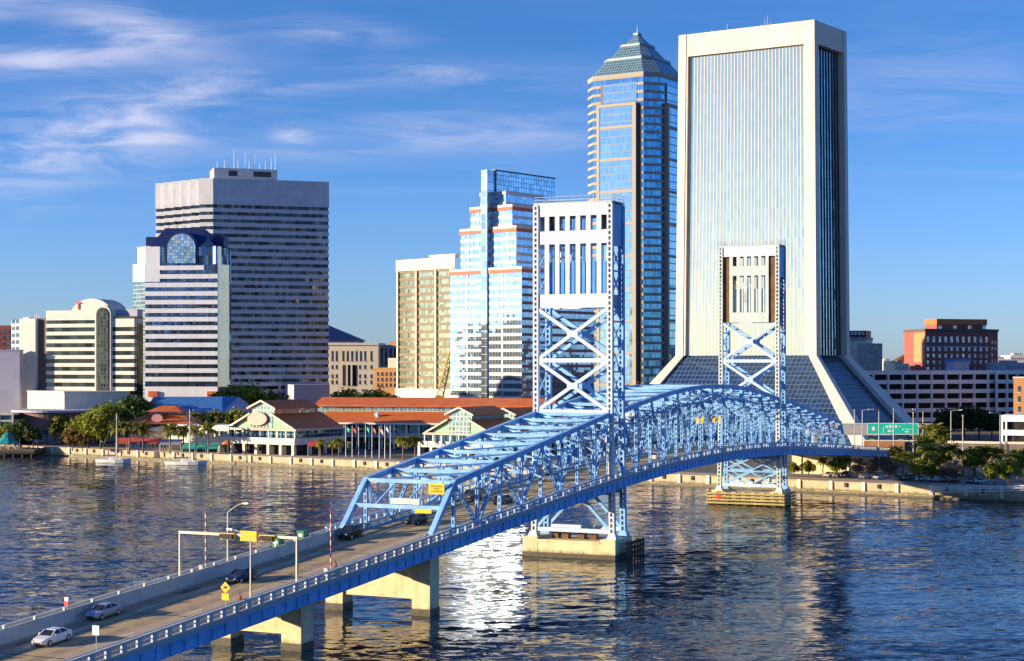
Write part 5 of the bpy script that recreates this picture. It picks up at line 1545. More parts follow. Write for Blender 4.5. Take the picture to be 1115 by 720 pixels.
def restaurant():
    Y = 586
    t = Thing('restaurant', 'riverside restaurant with tiered red roofs and a pink oval sign, left of the market pavilion', 'restaurant', (X(170,Y), Y, LAND))
    d = 0
    z = lambda py: Z(py, Y)
    x = lambda px: X(px, Y)
    mb = MB(); mb.box(x(142), x(205), Y, Y+16, LAND, z(461)); t.part('wall', mb, M['cream'])
    mb = MB(); mb.prism([(x(134),Y-3),(x(212),Y-3),(x(212),Y+18),(x(134),Y+18)], z(461), z(451.5), top=[(x(156),Y+5),(x(196),Y+5),(x(196),Y+12),(x(156),Y+12)]); t.part('lower_roof', mb, M['roof_red'])
    mb = MB(); mb.box(x(160), x(192), Y+5, Y+12, z(452.5), z(448.6)); t.part('lantern', mb, M['cream'])
    for i in range(9):
        mb = MB(); a = x(162+3.2*i); mb.box(a, a+.55, Y+4.9, Y+5.05, z(451.6), z(449.3)); t.part('lantern_window', mb, M['win'])
    mb = MB(); mb.prism([(x(156),Y+2.5),(x(196.5),Y+2.5),(x(196.5),Y+14.5),(x(156),Y+14.5)], z(448.8), z(442.5), top=[(x(171),Y+7),(x(187),Y+7),(x(187),Y+10),(x(171),Y+10)]); t.part('upper_roof', mb, M['roof_red'])
    mb = MB(); c = Vector((x(172.5), Y-2.2, z(455.3)))
    pts = [c + Vector((2.0*math.cos(q),0,1.5*math.sin(q))) for q in [2*math.pi*i/24 for i in range(24)]]; n3 = Vector((0,-.3,0))
    mb.poly([p+n3 for p in pts]); mb.poly([p-n3 for p in pts][::-1])
    for i in range(24): j=(i+1)%24; mb.poly([pts[i]+n3,pts[j]+n3,pts[j]-n3,pts[i]-n3])
    t.part('oval_sign', mb, M['pink'])
    mb = MB(); mb.hexa([(x(158),Y-5,z(468.5)),(x(182),Y-5,z(468.5)),(x(182),Y,z(468.5)),(x(158),Y,z(468.5)),(x(160),Y-5,z(468)),(x(180),Y-5,z(468)),(x(180),Y-.05,z(462)),(x(160),Y-.05,z(462))]); t.part('glass_canopy', mb, M['pale_win'])
    for i in range(14):
        mb = MB(); a = x(144+4.3*i); mb.box(a, a+.9, Y-.15, Y+.2, LAND+.8, LAND+3.4); t.part('window', mb, M['win'])
    # low white terrace wing to the right
    Y2 = 572
    t2 = Thing('terrace_wing', 'low white terrace building with a row of small windows between the palms', 'building', (X(220,Y2), Y2, LAND))
    f = Face((X(184,Y2+6),Y2+6), (X(249,Y2-6),Y2-6))
    mb = MB(); f.box(mb, 0, f.L, LAND, Z(464,Y2), -12, 0); t2.part('wall', mb, M['white_conc'])
    mb = MB(); f.box(mb, -.2, f.L+.2, Z(464,Y2), Z(463,Y2), -12.2, .3); t2.part('coping', mb, M['white'])
    mb = MB(); f.box(mb, 1, f.L-1, LAND+.1, Z(482.5,Y2), -.2, .1); t2.part('dark_shopfront', mb, M['dark_open'])
    windows(t2, f, [f.L*(.06+.075*i) for i in range(13)], [Z(475,Y2)], 1.1, 2.0, M['win'])
restaurant()

def awnings():
    g = 'awnings along the waterfront terrace'
    specs = [(128,176,570,477,481.5,(0.55,0.09,0.08),'long red awning over the restaurant terrace beside the sailboat'),
             (176,199,568,478.5,482.5,(0.40,0.40,0.50),'grey lavender awning between the red and the teal awnings'),
             (200,214,562,482.5,487,(0.05,0.42,0.34),'teal awning, left one of three beside the moored sailboat'),
             (215,226,561,482.5,487,(0.05,0.42,0.34),'teal awning, middle one of three beside the moored sailboat'),
             (227,239,560,482.5,487,(0.05,0.42,0.34),'teal awning, right one of three beside the moored sailboat'),
             (336,349,548,480,484,(0.60,0.10,0.06),'small red awning at the right corner of the left market pavilion')]
    for a, b, Y, y0, y1, c, lb in specs:
        t = Thing('awning', lb, 'awning', (X((a+b)/2,Y), Y, LAND), group=g)
        mb = MB(); x0, x1 = X(a,Y), X(b,Y)
        mb.hexa([(x0,Y-3,Z(y1,Y)),(x1,Y-3,Z(y1,Y)),(x1,Y+1.2,Z(y0,Y)-.08),(x0,Y+1.2,Z(y0,Y)-.08),(x0,Y-3,Z(y1,Y)+.08),(x1,Y-3,Z(y1,Y)+.08),(x1,Y+1.2,Z(y0,Y)),(x0,Y+1.2,Z(y0,Y))])
        mb.box(x0, x1, Y-3.05, Y-3, Z(y1,Y)-.5, Z(y1,Y)+.05)
        t.part('canopy', mb, flat('awning_cloth', c, .8, var=.1))
        n = max(2, int((x1-x0)/3))
        for i in range(n):
            mb = MB(); x = x0+.15+(x1-x0-.3)*i/(n-1); mb.tube((x,Y-2.9,LAND), (x,Y-2.9,Z(y1,Y)), .06, n=6); t.part('pole', mb, M['white'])
    # patio umbrella
    p = at(247.5, 482, 556)
    t = Thing('patio_umbrella', 'orange patio umbrella at the left corner of the market pavilion', 'umbrella', (p.x,p.y,LAND))
    mb = MB(); mb.lathe((p.x,p.y,0), [(.05,p.z+.9),(1.9,p.z-.2),(1.95,p.z-.55)], 10); t.part('canopy', mb, flat('orange_cloth', (.62,.20,.05), .8))
    mb = MB(); mb.tube((p.x,p.y,LAND), (p.x,p.y,p.z+.9), .06, n=6); t.part('pole', mb, M['wood'])
awnings()

def west_bank():
    Y = 626
    t = Thing('low_hall', 'low dark hall with a curved brown wall and pale roof edge at far left', 'building', (X(60,Y), Y, LAND))
    x = lambda px: X(px, Y)
    pts = [(x(14),Y+3)] + [(x(14+ (76*i/14)), Y + 3 - 9*math.sin(math.pi*i/14)) for i in range(1,14)] + [(x(90),Y+3),(x(98),Y+20),(x(10),Y+20)]
    mb = MB(); mb.prism(ccw(pts), LAND, Z(449,Y)); t.part('curved_wall', mb, M['brown_wall'])
    mb = MB(); mb.prism(offset_poly(ccw(pts), 1.5), Z(449,Y), Z(446.8,Y)); t.part('roof_edge', mb, M['lav'])
    mb = MB(); mb.prism(offset_poly(ccw(pts), .25), LAND, Z(468,Y)); t.part('dark_glazing', mb, M['win'])
    Y = 616
    t = Thing('low_hall', 'small cream framed building with green panels at the left edge', 'building', (X(4,Y), Y, LAND))
    f = Face((X(-30,Y),Y), (X(14.5,Y),Y))
    mb = MB(); f.box(mb, 0, f.L-.5, LAND, Z(452,Y), -10, -.6); t.part('wall', mb, M['win'])
    for py in (451, 458): mb = MB(); f.box(mb, 0, f.L, Z(py+1.2,Y), Z(py-.6,Y), -10, 0); t.part('frame_beam', mb, M['cream'])
    for i in range(4): mb = MB(); f.box(mb, f.L-.6-5*i, f.L-5*i, LAND, Z(451,Y), -.6, .05); t.part('frame_post', mb, M['cream'])
    mb = MB(); f.box(mb, 0, f.L-3, Z(466,Y), Z(459,Y), -.5, -.2); t.part('green_panel', mb, M['green'])
    # blue roofed hall
    Y = 642
    x = lambda px: X(px, Y)
    t = Thing('blue_roofed_hall', 'hall with a big blue hipped metal roof, in front of the grey towers', 'building', (X(210,Y), Y, LAND))
    mb = MB(); mb.box(x(163), x(262), Y, Y+26, LAND, Z(448,Y)); t.part('wall', mb, M['lav'])
    mb = MB(); mb.prism([(x(157),Y-2),(x(243),Y-2),(x(268),Y+28),(x(157),Y+28)], Z(449,Y), Z(433,Y), top=[(x(160),Y+12),(x(236),Y+12),(x(252),Y+17),(x(160),Y+17)]); t.part('roof', mb, M['blue_roof'])
    # jetty with the gazebo
    Y = 596
    c = Vector((X(8,Y), Y))
    t = Thing('jetty', 'dark timber jetty carrying the teal roofed gazebo at the left edge', 'jetty', (c.x, c.y, 0))
    mb = MB(); x0, x1 = X(-40,Y), X(44,Y); mb.box(x0, x1, Y-8, Y+26, 2.0, 2.5); t.part('deck_boards', mb, M['wood'])
    mb = MB(); mb.box(x0, x1+.05, Y-8.1, Y-7.9, 1.1, 2.0); mb.box(x1-.1, x1+.1, Y-8, Y+22, 1.1, 2.0); t.part('edge_beam', mb, M['pier_wet'])
    for i in range(9): mb = MB(); a = x0+1+(x1-x0-2)*i/8; mb.tube((a,Y-7.6,-2), (a,Y-7.6,2.9), .22, n=8); t.part('pile', mb, M['wood'])
    t = Thing('gazebo', 'gazebo with a two tier teal roof on the jetty at the left edge', 'gazebo', (c.x, c.y, 2.5))
    zt = Z(483,Y)
    g = lambda r: [(c.x+r*math.cos(2*math.pi*(i+.5)/8), c.y+r*math.sin(2*math.pi*(i+.5)/8)) for i in range(8)]
    mb = MB(); mb.prism(g(4.6), zt, zt+.1); mb.prism(g(4.6), zt+.1, zt+2.4, top=g(1.7)); t.part('lower_roof', mb, M['teal'])
    mb = MB(); mb.prism(g(1.5), zt+2.4, zt+2.9); mb.prism(g(2.1), zt+2.9, zt+4.3, top=g(.1)); t.part('upper_roof', mb, M['teal'])
    for i, (a, b) in enumerate(g(3.9)): mb = MB(); mb.box(a-.22, a+.22, b-.22, b+.22, 2.5, zt); t.part('post', mb, M['cream'])
M['brown_wall'] = flat('brown_curved_cladding', (0.20,0.11,0.10), 0.7, var=0.15, scale=0.3)
west_bank()

# ================================================================== PLANTS
def crown(mb, c, rx, rz, n_cl, n_leaf, s, seed, solid=0.9):
    rnd = random.Random(seed)
    cl = []
    for i in range(n_cl):
        while True:
            v = Vector((rnd.uniform(-1,1), rnd.uniform(-1,1), rnd.uniform(-.85,1)))
            if .25 < v.length < 1: break
        v = v * (0.55 + 0.40*rnd.random()) / max(.45, v.length**.3)
        cl.append((Vector((v.x*rx, v.y*rx, v.z*rz)) + c, rnd.uniform(.24,.42)*min(rx, rz*1.2)))
    for p, r in cl:
        for j in range(n_leaf):
            d = Vector((rnd.gauss(0,1), rnd.gauss(0,1), rnd.gauss(0,.8))).normalized() * (r * (0.45 + .6*rnd.random()))
            q = p + d
            nrm = (d.normalized()*.8 + Vector((rnd.uniform(-.7,.7), rnd.uniform(-.7,.7), rnd.uniform(-.3,.9)))).normalized()
            a = nrm.orthogonal().normalized(); b = nrm.cross(a); an = rnd.uniform(0, 6.28)
            a, b = a*math.cos(an)+b*math.sin(an), b*math.cos(an)-a*math.sin(an)
            k = s * rnd.uniform(.6, 1.25)
            mb.poly([q-a*k*.5-b*k*.3, q+a*k*.1-b*k*.5, q+a*k*.6+b*k*.1, q-a*k*.1+b*k*.5])
    return cl
def limbs(mb, h, r, cl, rnd, n=7):
    mb.tube((0,0,-.2), (.1,.05,h*.45), r, r*.7, 8)
    for p, rr in cl[:n]:
        mb.tube((.08,.04,h*.35+rnd.random()*h*.1), tuple(p), r*.45, r*.12, 6)
TREES = {}
def tree_proto(key, label, h, rx, rz, n_cl, n_leaf, s, mat, seed, twiggy=False):
    t = Thing('tree', label, 'tree', (0,0,0))
    mb = MB(); c = Vector((0,0,h-rz)); cl = crown(mb, c, rx, rz, n_cl, n_leaf, s, seed)
    tb = MB(); limbs(tb, h, .05*h*.55, cl, random.Random(seed), 12 if twiggy else 8)
    if twiggy:
        rnd = random.Random(seed+1)
        for p, r in cl:
            for j in range(10):
                q = p + Vector((rnd.gauss(0,1),rnd.gauss(0,1),abs(rnd.gauss(0,1))))*r*.9
                tb.tube(p, q, .07, .02, 4, caps=False)
    t.part('trunk', tb, M['bark'], local=True); t.part('crown', mb, mat, local=True)
    TREES[key] = [t.o, False, h]; return t.o
tree_proto('broad', 'x', 12, 6.2, 4.6, 60, 60, .75, M['leaf'], 11)
tree_proto('dark', 'x', 11, 5.2, 4.4, 46, 56, .75, M['leaf_dark'], 23)
tree_proto('gold', 'x', 7, 3.2, 2.7, 26, 50, .55, M['leaf_gold'], 31)
tree_proto('young', 'x', 7, 3.3, 2.9, 30, 52, .55, M['leaf'], 47)
tree_proto('bare', 'x', 8, 3.6, 3.2, 40, 14, .30, M['twig'], 53, True)
def tree(key, px, Y, top, label, group=None, name='tree', off=0):
    """stands on the ground at column px, distance Y, its top where the photograph has it"""
    rec = TREES[key]; h = Z(top, Y) - LAND; k = h / rec[2]
    loc = (X(px,Y), Y, LAND)
    rz = random.uniform(0, 6.28)
    if not rec[1]:
        o = rec[0]; rec[1] = True; o.location = loc; o.rotation_euler = (0,0,rz); o.scale = (k,k,k); o['label'] = label
        if group: o['group'] = group
        else:
            if 'group' in o: del o['group']
    else:
        o = dup(rec[0], loc, rz, label, group, k)
        if not group and 'group' in o: del o['group']
    o.name = name
    return o
random.seed(5)
tree('broad', 110, 588, 440, 'large bright green broad tree at the left, behind the nearer sailboat mast')
tree('broad', 96, 594, 447, 'green tree just left of the large bright green tree at the left', )
tree('dark', 128, 605, 441, 'dark green tree just right of the large bright green tree, left of the restaurant')
tree('dark', 147, 640, 428, 'dark green tree in front of the striped tower with the navy roof')
tree('dark', 163, 648, 434, 'dark green tree at the left end of the blue roof')
tree('gold', 79, 580, 466, 'small golden brown autumn tree left of the large bright green tree')
tree('gold', 90, 578, 471, 'smaller golden brown bush under the large bright green tree')
tree('dark', 22, 606, 456, 'dark round tree right of the gazebo at the left edge')
tree('dark', 36, 604, 463, 'low dark tree between the gazebo and the curved brown hall')
tree('broad', 5, 612, 462, 'green tree behind the gazebo at the left edge')
tree('young', 67, 622, 451, 'small green tree against the curved brown hall')
G1 = 'trees behind the market roofs'
for px, Y, top, key, lb in ((248,690,421,'dark','dark tree behind the blue roof, leftmost of the row under the tall grey tower'),(262,690,419,'broad','green tree at the foot of the tall grey tower, left one of the pair'),
        (279,692,419.5,'broad','green tree at the foot of the tall grey tower, right one of the pair'),(296,694,424,'dark','dark tree left of the lavender podium of the tall grey tower'),
        (368,705,427,'dark','dark low tree behind the market roof, right beside the lavender podium'),(380,712,424,'broad','green tree in front of the cream civic building'),(396,715,428,'dark','dark low tree between the cream civic building and the orange brick block'),
        (414,705,424,'broad','green tree in front of the orange brick block'),(427,708,427,'dark','dark tree at the left foot of the tan office slab')):
    tree(key, px, Y, top, lb, G1)
G2 = 'bushes between the blue roof and the market'
for i, (px, top) in enumerate(((205,447),(217,449),(229,447.5),(240,448),(252,449),(262,446))):
    tree(('dark','broad')[i % 2], px, 612, top, ('dark bush at the left end of the hedge under the blue roof','green bush second from the left under the blue roof','dark bush in the middle left of the hedge under the blue roof',
         'green bush in the middle right of the hedge under the blue roof','dark bush second from the right under the blue roof','green bush at the right end of the hedge, beside the market pavilion')[i], G2)
# right bank
def bank_px(px, off):
    k = (px - PX0)/F; a = BK0 - WN*off
    t = (k*a.y - a.x)/(WE.x - k*WE.y); return a + WE*t
def btree(key, px, off, top, label, group=None, name='tree'):
    q = bank_px(px, off); return tree(key, px, q.y, top, label, group, name)
btree('young', 1001, 12, 498, 'bright green tree on the right bank in front of the parked cars')
btree('young', 1014, 13, 501, 'small green tree right of the bright green tree in front of the parked cars')
btree('young', 1082, 12, 501, 'green tree on the bank at the right, left one of the pair over the steps')
btree('young', 1098, 13, 499, 'green tree at the right edge, right one of the pair over the steps')
G3 = 'bare trees on the right bank'
for px, top, lb in ((935,498,'bare brown tree under the blue approach span, leftmost of three'),(950,497,'bare brown tree under the blue approach span, middle one of three'),(968,499,'bare brown tree under the blue approach span, rightmost of three'),
        (1030,503,'bare brown tree between the two groups of green trees on the right bank, left one'),(1042,505,'bare brown tree between the two groups of green trees on the right bank, right one')):
    btree('bare', px, 13, top, lb, G3)
G4 = 'dark trees in front of the parking garage'
for px, Y, top, lb in ((1034,660,443,'dark tree in front of the parking garage, leftmost of four'),(1050,664,440,'dark tree in front of the parking garage, second from the left of four'),(1066,662,442,'dark tree in front of the parking garage, third from the left of four'),(1080,660,446,'dark tree in front of the parking garage, rightmost of four')):
    tree('dark', px, Y, top, lb, G4)
for px, off, top, lb in ((864,14,503,'bush on the bank behind the far bridge pier'),(880,15,501,'bush on the bank right of the far bridge pier'),(912,15,497,'tree under the end of the bridge trusses'),(1022,40,484,'green tree beside the palms behind the parked cars'),(1060,42,488,'green tree behind the car park near the white modern block'),(1108,34,489,'green tree at the right edge below the white modern block')):
    btree('young', px, off, top, lb)
tree('gold', 700, 690, 418, 'brown tree at the left foot of the flared tower'); 

def palm_proto():
    t = Thing('palm_tree', 'x', 'palm tree', (0,0,0))
    rnd = random.Random(3)
    mb = MB(); 
    for i in range(5): mb.tube((.05*i*i*.2,0,i*1.3-.1), (.05*(i+1)**2*.2,0,(i+1)*1.3), .26-.02*i, .24-.02*i, 8, caps=False)
    t.part('trunk', mb, M['palm_trunk'], local=True)
    m = MB(); top = Vector((.25,0,6.5))
    for i in range(34):
        az = 6.283*i/34*3.1 + rnd.uniform(-.2,.2); el = rnd.uniform(-.45,1.25); L = rnd.uniform(3.0,3.8)
        h = Vector((math.cos(az), math.sin(az), 0)); s = Vector((-h.y, h.x, 0)); p = top.copy(); prev = None
        n = 7
        for j in range(n+1):
            u = j/n; e = el - 1.5*u*u; 
            if j: p = p + (h*math.cos(e) + Vector((0,0,math.sin(e))))*(L/n)
            if j and j < n+1:
                w = .62*math.sin(math.pi*min(1,u*.85+.12)) + .05
                for sg in (-1,1):
                    q = prev + s*sg*w + h*.25*L/n - Vector((0,0,w*.45))
                    m.poly([prev, p, q + (p-prev)*.7, q])
            prev = p.copy()
    t.part('fronds', m, M['frond'], local=True)
    return t.o
PALM = [palm_proto(), False]
def palm(px, Y, top, label, group):
    h = Z(top, Y) - LAND; k = h/8.2; loc = (X(px,Y), Y, LAND)
    if not PALM[1]:
        o = PALM[0]; PALM[1] = True; o.location = loc; o.scale = (k,k,k); o['label'] = label; o['group'] = group
    else: o = dup(PALM[0], loc, random.uniform(0,6.28), label, group, k)
GP = 'palms along the waterfront terrace'
for px, Y, top, lb in ((128,566,459,'palm in front of the restaurant, directly right of the near sailboat mast'),(141,566,459.5,'palm in front of the restaurant, second to the right of the near sailboat mast'),(156,565,460,'palm below the pink oval restaurant sign'),
        (185,562,461,'palm left of the farther right sailboat mast'),(200,563,463,'short palm directly behind the right sailboat mast'),(213,560,462,'palm in front of the teal awnings, left one'),(227,558,459.5,'tallest palm, in front of the teal awnings, right one'),
        (349,541,478,'palm beside the red awning of the left market pavilion'),(369,534,477,'palm left of the flagpoles, the tall one'),(362,536,480,'palm left of the flagpoles, the short one'),
        (439,520,475,'palm right of the flagpoles, left one of two'),(452,522,474,'palm right of the flagpoles, right one of two')):
    palm(px, Y, top, lb, GP)
GQ = 'palms on the right bank'
for px, off, top, lb in ((975,26,486,'palm at the end of the blue approach span, left one of two'),(983,22,491,'palm at the end of the blue approach span, right one of two'),(1006,44,473,'palm just right of the green road sign, lower of two'),
        (1014,60,461,'tallest palm of the right bank, right of the green road sign'),(1022,60,467,'palm right beside the tallest palm of the right bank'),(1011,30,483,'palm above the bright green tree on the right bank'),(1035,40,483,'palm behind the bare trees of the right bank'),
        (1049,36,489,'palm between the bare trees and the pair of green trees'),(1062,44,486,'palm left of the white modern block, left one of three'),(1073,46,485,'palm left of the white modern block, middle one of three'),(1085,44,487,'palm left of the white modern block, right one of three'),
        (995,34,492,'short palm behind the bright green tree on the right bank'),(921,18,496,'palm under the end of the bridge trusses'),(896,16,498,'short palm on the bank between far pier and approach span')):
    q = bank_px(px, off); palm(px, q.y, top, lb, GQ)
# ================================================================== BOATS, FLAGS, RAMPS, SIGNS
def sailboat(px, Y, L, mast_top, label, blue):
    c = Vector((X(px,Y), Y)); t = Thing('sailboat', label, 'sailboat', (c.x, c.y, 0))
    d = Vector((0.97,-0.24,0)); s = Vector((0.24,0.97,0)); C3 = Vector((c.x,c.y,0))
    st = [(-.5,.75,1.05),(-.42,1.1,1.12),(-.2,1.5,1.16),(.1,1.6,1.25),(.32,1.1,1.4),(.45,.45,1.55),(.5,.05,1.62)]
    m = MB(); rows = []
    for u, w, z in st:
        w = w*L/10
        rows.append([C3+d*(u*L)-s*w+Vector((0,0,z)), C3+d*(u*L*.97)-s*w*.8+Vector((0,0,.1)), C3+d*(u*L*.9)-Vector((0,0,.4)), C3+d*(u*L*.97)+s*w*.8+Vector((0,0,.1)), C3+d*(u*L)+s*w+Vector((0,0,z))])
    for a, b in zip(rows, rows[1:]):
        for i in range(4): m.poly([a[i],b[i],b[i+1],a[i+1]])
        m.poly([a[4],b[4],b[0],a[0]])
    m.poly(rows[0])
    t.part('hull', m, M['white'])
    m = MB(); z = 1.18
    a, b = C3-d*(.12*L), C3+d*(.22*L)
    m.hexa([a-s*.9+Vector((0,0,z)),b-s*.7+Vector((0,0,z)),b+s*.7+Vector((0,0,z)),a+s*.9+Vector((0,0,z)),a-s*.75+Vector((0,0,z+.75)),b-s*.4+Vector((0,0,z+.35)),b+s*.4+Vector((0,0,z+.35)),a+s*.75+Vector((0,0,z+.75))]); cab = t.part('cabin', m, M['white'])
    m = MB()
    for i in range(3): q = C3+d*((-.06+.07*i)*L)-s*(.86-.06*i)+Vector((0,0,z+.3)); m.bar(q, q+d*.5, .06, .2)
    t.part('cabin_window', m, M['win'], parent=cab)
    zt = Z(mast_top, Y)
    mp = C3+d*(.08*L)
    m = MB(); m.tube(mp+Vector((0,0,.8)), mp+Vector((0,0,zt)), .22, .14, 8)
    for k in (.45,.72): m.bar(mp-s*.9+Vector((0,0,zt*k)), mp+s*.9+Vector((0,0,zt*k)), .07)
    t.part('mast', m, M['cream'])
    m = MB(); m.bar(mp+Vector((0,0,2.3)), mp-d*(.42*L)+Vector((0,0,2.2)), .12); t.part('boom', m, M['steel'])
    m = MB(); m.bar(mp-d*.3+Vector((0,0,2.5)), mp-d*(.40*L)+Vector((0,0,2.4)), .34, .42); t.part('sail_cover', m, blue)
    m = MB()
    for q in (C3+d*(.49*L)+Vector((0,0,1.3)), C3-d*(.48*L)+Vector((0,0,.9))): m.tube(mp+Vector((0,0,zt-.1)), q, .045, n=4, caps=False)
    for sg in (-1,1): m.tube(mp+Vector((0,0,zt*.9)), mp+s*sg*1.3*L/10+Vector((0,0,.9)), .03, n=4, caps=False)
    t.part('rigging', m, M['steel'])
    if px < 160:
        m = MB(); m.tube(C3+d*(.49*L)+Vector((0,0,1.6)), mp+Vector((0,0,zt*.92)), .16, .06, 6); 
    return t
M['cover_blue'] = flat('blue_canvas', (0.03,0.08,0.42), 0.8)
sailboat(124, 553, 13, 450, 'white sailboat with a bare mast moored by the large bright green tree', M['cover_blue'])
sailboat(203, 541, 15, 446, 'white sailboat with a blue sail cover moored in front of the teal awnings', M['cover_blue'])

def flags():
    cols = [((.02,.40,.36),'teal'),((.58,.07,.06),'red'),None,((.02,.40,.36),'teal'),((.60,.10,.08),'red'),((.75,.45,.42),'pink'),((.35,.50,.72),'pale blue'),None]
    lab = ['flagpole with a teal flag, leftmost of the row by the market','flagpole with a red flag, second from the left by the market','bare flagpole between the red flag and the second teal flag','flagpole with a teal flag in the middle of the row','flagpole with a red flag, right of the middle teal flag','flagpole with a pink flag by the market','flagpole with a pale blue flag by the market','bare flagpole at the right end of the row by the market']
    for i, px in enumerate((376.5,383.5,390.5,398,405,413,419,425)):
        q = bank_px(px, 16); x, y = q.x, q.y
        t = Thing('flagpole', lab[i], 'flagpole', (x,y,LAND), group='flagpoles in front of the market hall')
        zt = Z(463.5 + (i % 3), y)
        mb = MB(); mb.tube((x,y,LAND), (x,y,zt), .13, .08, 8); mb.lathe((x,y,zt), [(.01,.3),(.16,.15),(.01,0)], 8); t.part('pole', mb, M['white'])
        if cols[i]:
            m = MB(); n = 8; W, H = 1.7, 1.1
            for j in range(n):
                u0, u1 = j/n, (j+1)/n
                w = lambda u: (x+.1+W*u*.8, y+.22*math.sin(u*6)-W*u*.4, zt-.3-.75*u*u*2)
                a, b = w(u0), w(u1)
                for o in (-.015, .015): m.poly([(a[0],a[1]+o,a[2]-H),(b[0],b[1]+o,b[2]-H),(b[0],b[1]+o,b[2]),(a[0],a[1]+o,a[2])])
            t.part('flag', m, flat(cols[i][1].replace(' ','_')+'_flag_cloth', cols[i][0], .8))
flags()

def right_ramps():
    # elevated road crossing behind the approach, carrying the green sign
    f = Face((X(880,556),556), (X(1016,552),552))
    t = Thing('overpass', 'grey concrete overpass carrying the green road sign, in front of the flared tower', 'overpass', (X(950,554),554,LAND))
    mb = MB(); f.box(mb, 0, f.L, Z(474,554), Z(462,554), -9, 0); t.part('deck_wall', mb, M['walk_pale'])
    mb = MB(); f.box(mb, 0, f.L, Z(462,554), Z(461,554), -.4, .15); t.part('coping', mb, M['white_conc'])
    for i in range(5): mb = MB(); f.box(mb, f.L*(.04+.23*i), f.L*(.04+.23*i)+1.6, LAND, Z(474,554), -6, -2); t.part('column', mb, M['grey_conc'])
    # sign
    s = Thing('road_sign', 'long turquoise green road sign with faint white lettering on the overpass', 'road sign', (X(972,550),550,Z(474,550)))
    g = Face((X(944.5,551),551), (X(1000,549),549))
    z0, z1 = Z(473.3,550), Z(460.8,550)
    mb = MB(); g.box(mb, 0, g.L, z0, z1, 0, .25); t_ = s.part('panel', mb, M['signgreen'])
    mb = MB()
    for a, b, c, d in ((0,g.L,z0,z0+.18),(0,g.L,z1-.18,z1),(0,.18,z0,z1),(g.L-.18,g.L,z0,z1)): g.box(mb, a, b, c, d, .2, .29)
    s.part('white_border', mb, M['white'])
    random.seed(9)
    for u0, u1, v0, v1 in ((.09,.17,.35,.72),(.31,.325,.12,.80),(.36,.60,.58,.86),(.40,.55,.22,.42),(.68,.93,.44,.52),(.74,.84,.20,.32),(.62,.66,.66,.78)):
        mb = MB(); k = max(1, int((u1-u0)*g.L/1.0))
        for i in range(k):
            a = u0+(u1-u0)*i/k; g.box(mb, a*g.L, (a+(u1-u0)/k*.72)*g.L, z0+(z1-z0)*v0, z0+(z1-z0)*(v0+(v1-v0)*random.uniform(.7,1)), .2, .30)
        s.part('lettering', mb, M['white'])
    mb = MB()
    for u in (.15,.5,.85): g.box(mb, g.L*u-.12, g.L*u+.12, z0-.6, z1+.1, -1.6, 0)
    s.part('bracket', mb, M['steel'])
    # lower ramp walls
    f = Face((X(941,505),505), (X(985,503),503))
    t = Thing('ramp_wall', 'rust orange retaining wall under the green road sign', 'retaining wall', (X(960,505),505,LAND))
    mb = MB(); f.box(mb, 0, f.L, LAND, Z(480.5,504), -2, 0); t.part('wall', mb, M['rust_wall'])
    mb = MB(); f.box(mb, -.1, f.L+.1, Z(480.5,504), Z(479.5,504), -2.1, .2); t.part('coping', mb, M['cream'])
    f = Face((X(985.3,506),506), (X(1130,494),494))
    t = Thing('ramp_wall', 'long grey brown ramp wall behind the palms of the right bank', 'retaining wall', (X(1050,500),500,LAND))
    mb = MB(); f.box(mb, 0, f.L, LAND, Z(483,500), -6, 0); t.part('wall', mb, M['rail_wall'])
    mb = MB(); f.box(mb, -.1, f.L+.1, Z(483,500), Z(480.5,500), -.5, .25); t.part('parapet', mb, M['cream'])
    # boardwalk rail and gangway at the right edge
    f = Face(bank(4, -2.4), bank(40, -2.4))
    t = Thing('gangway', 'sloping white railed gangway against the seawall at the right edge', 'gangway', (f.A.x,f.A.y,0))
    mb = MB(); mb.hexa([f.P(0,1.4,-.6),f.P(f.L,3.6,-.6),f.P(f.L,3.6,.9),f.P(0,1.4,.9),f.P(0,1.6,-.6),f.P(f.L,3.8,-.6),f.P(f.L,3.8,.9),f.P(0,1.6,.9)]); t.part('walkway', mb, M['white_conc'])
    mb = MB()
    for n in (-.5,.8):
        for h in (.6,1.1): mb.bar(f.P(0,1.6+h,n), f.P(f.L,3.8+h,n), .09)
        for i in range(15): u = i/14; mb.bar(f.P(f.L*u,1.6+2.2*u,n), f.P(f.L*u,2.7+2.2*u,n), .09)
    t.part('handrail', mb, M['white'])
M['walk_pale'] = flat('pale_overpass_concrete', (0.44,0.43,0.44), .8, var=.1, streak=.2)
M['rust_wall'] = flat('rust_orange_brickwork', (0.36,0.17,0.06), .85, var=.25, scale=.5)
M['rail_wall'] = flat('grey_brown_wall', (0.20,0.165,0.14), .85, var=.2, scale=.5)
right_ramps()

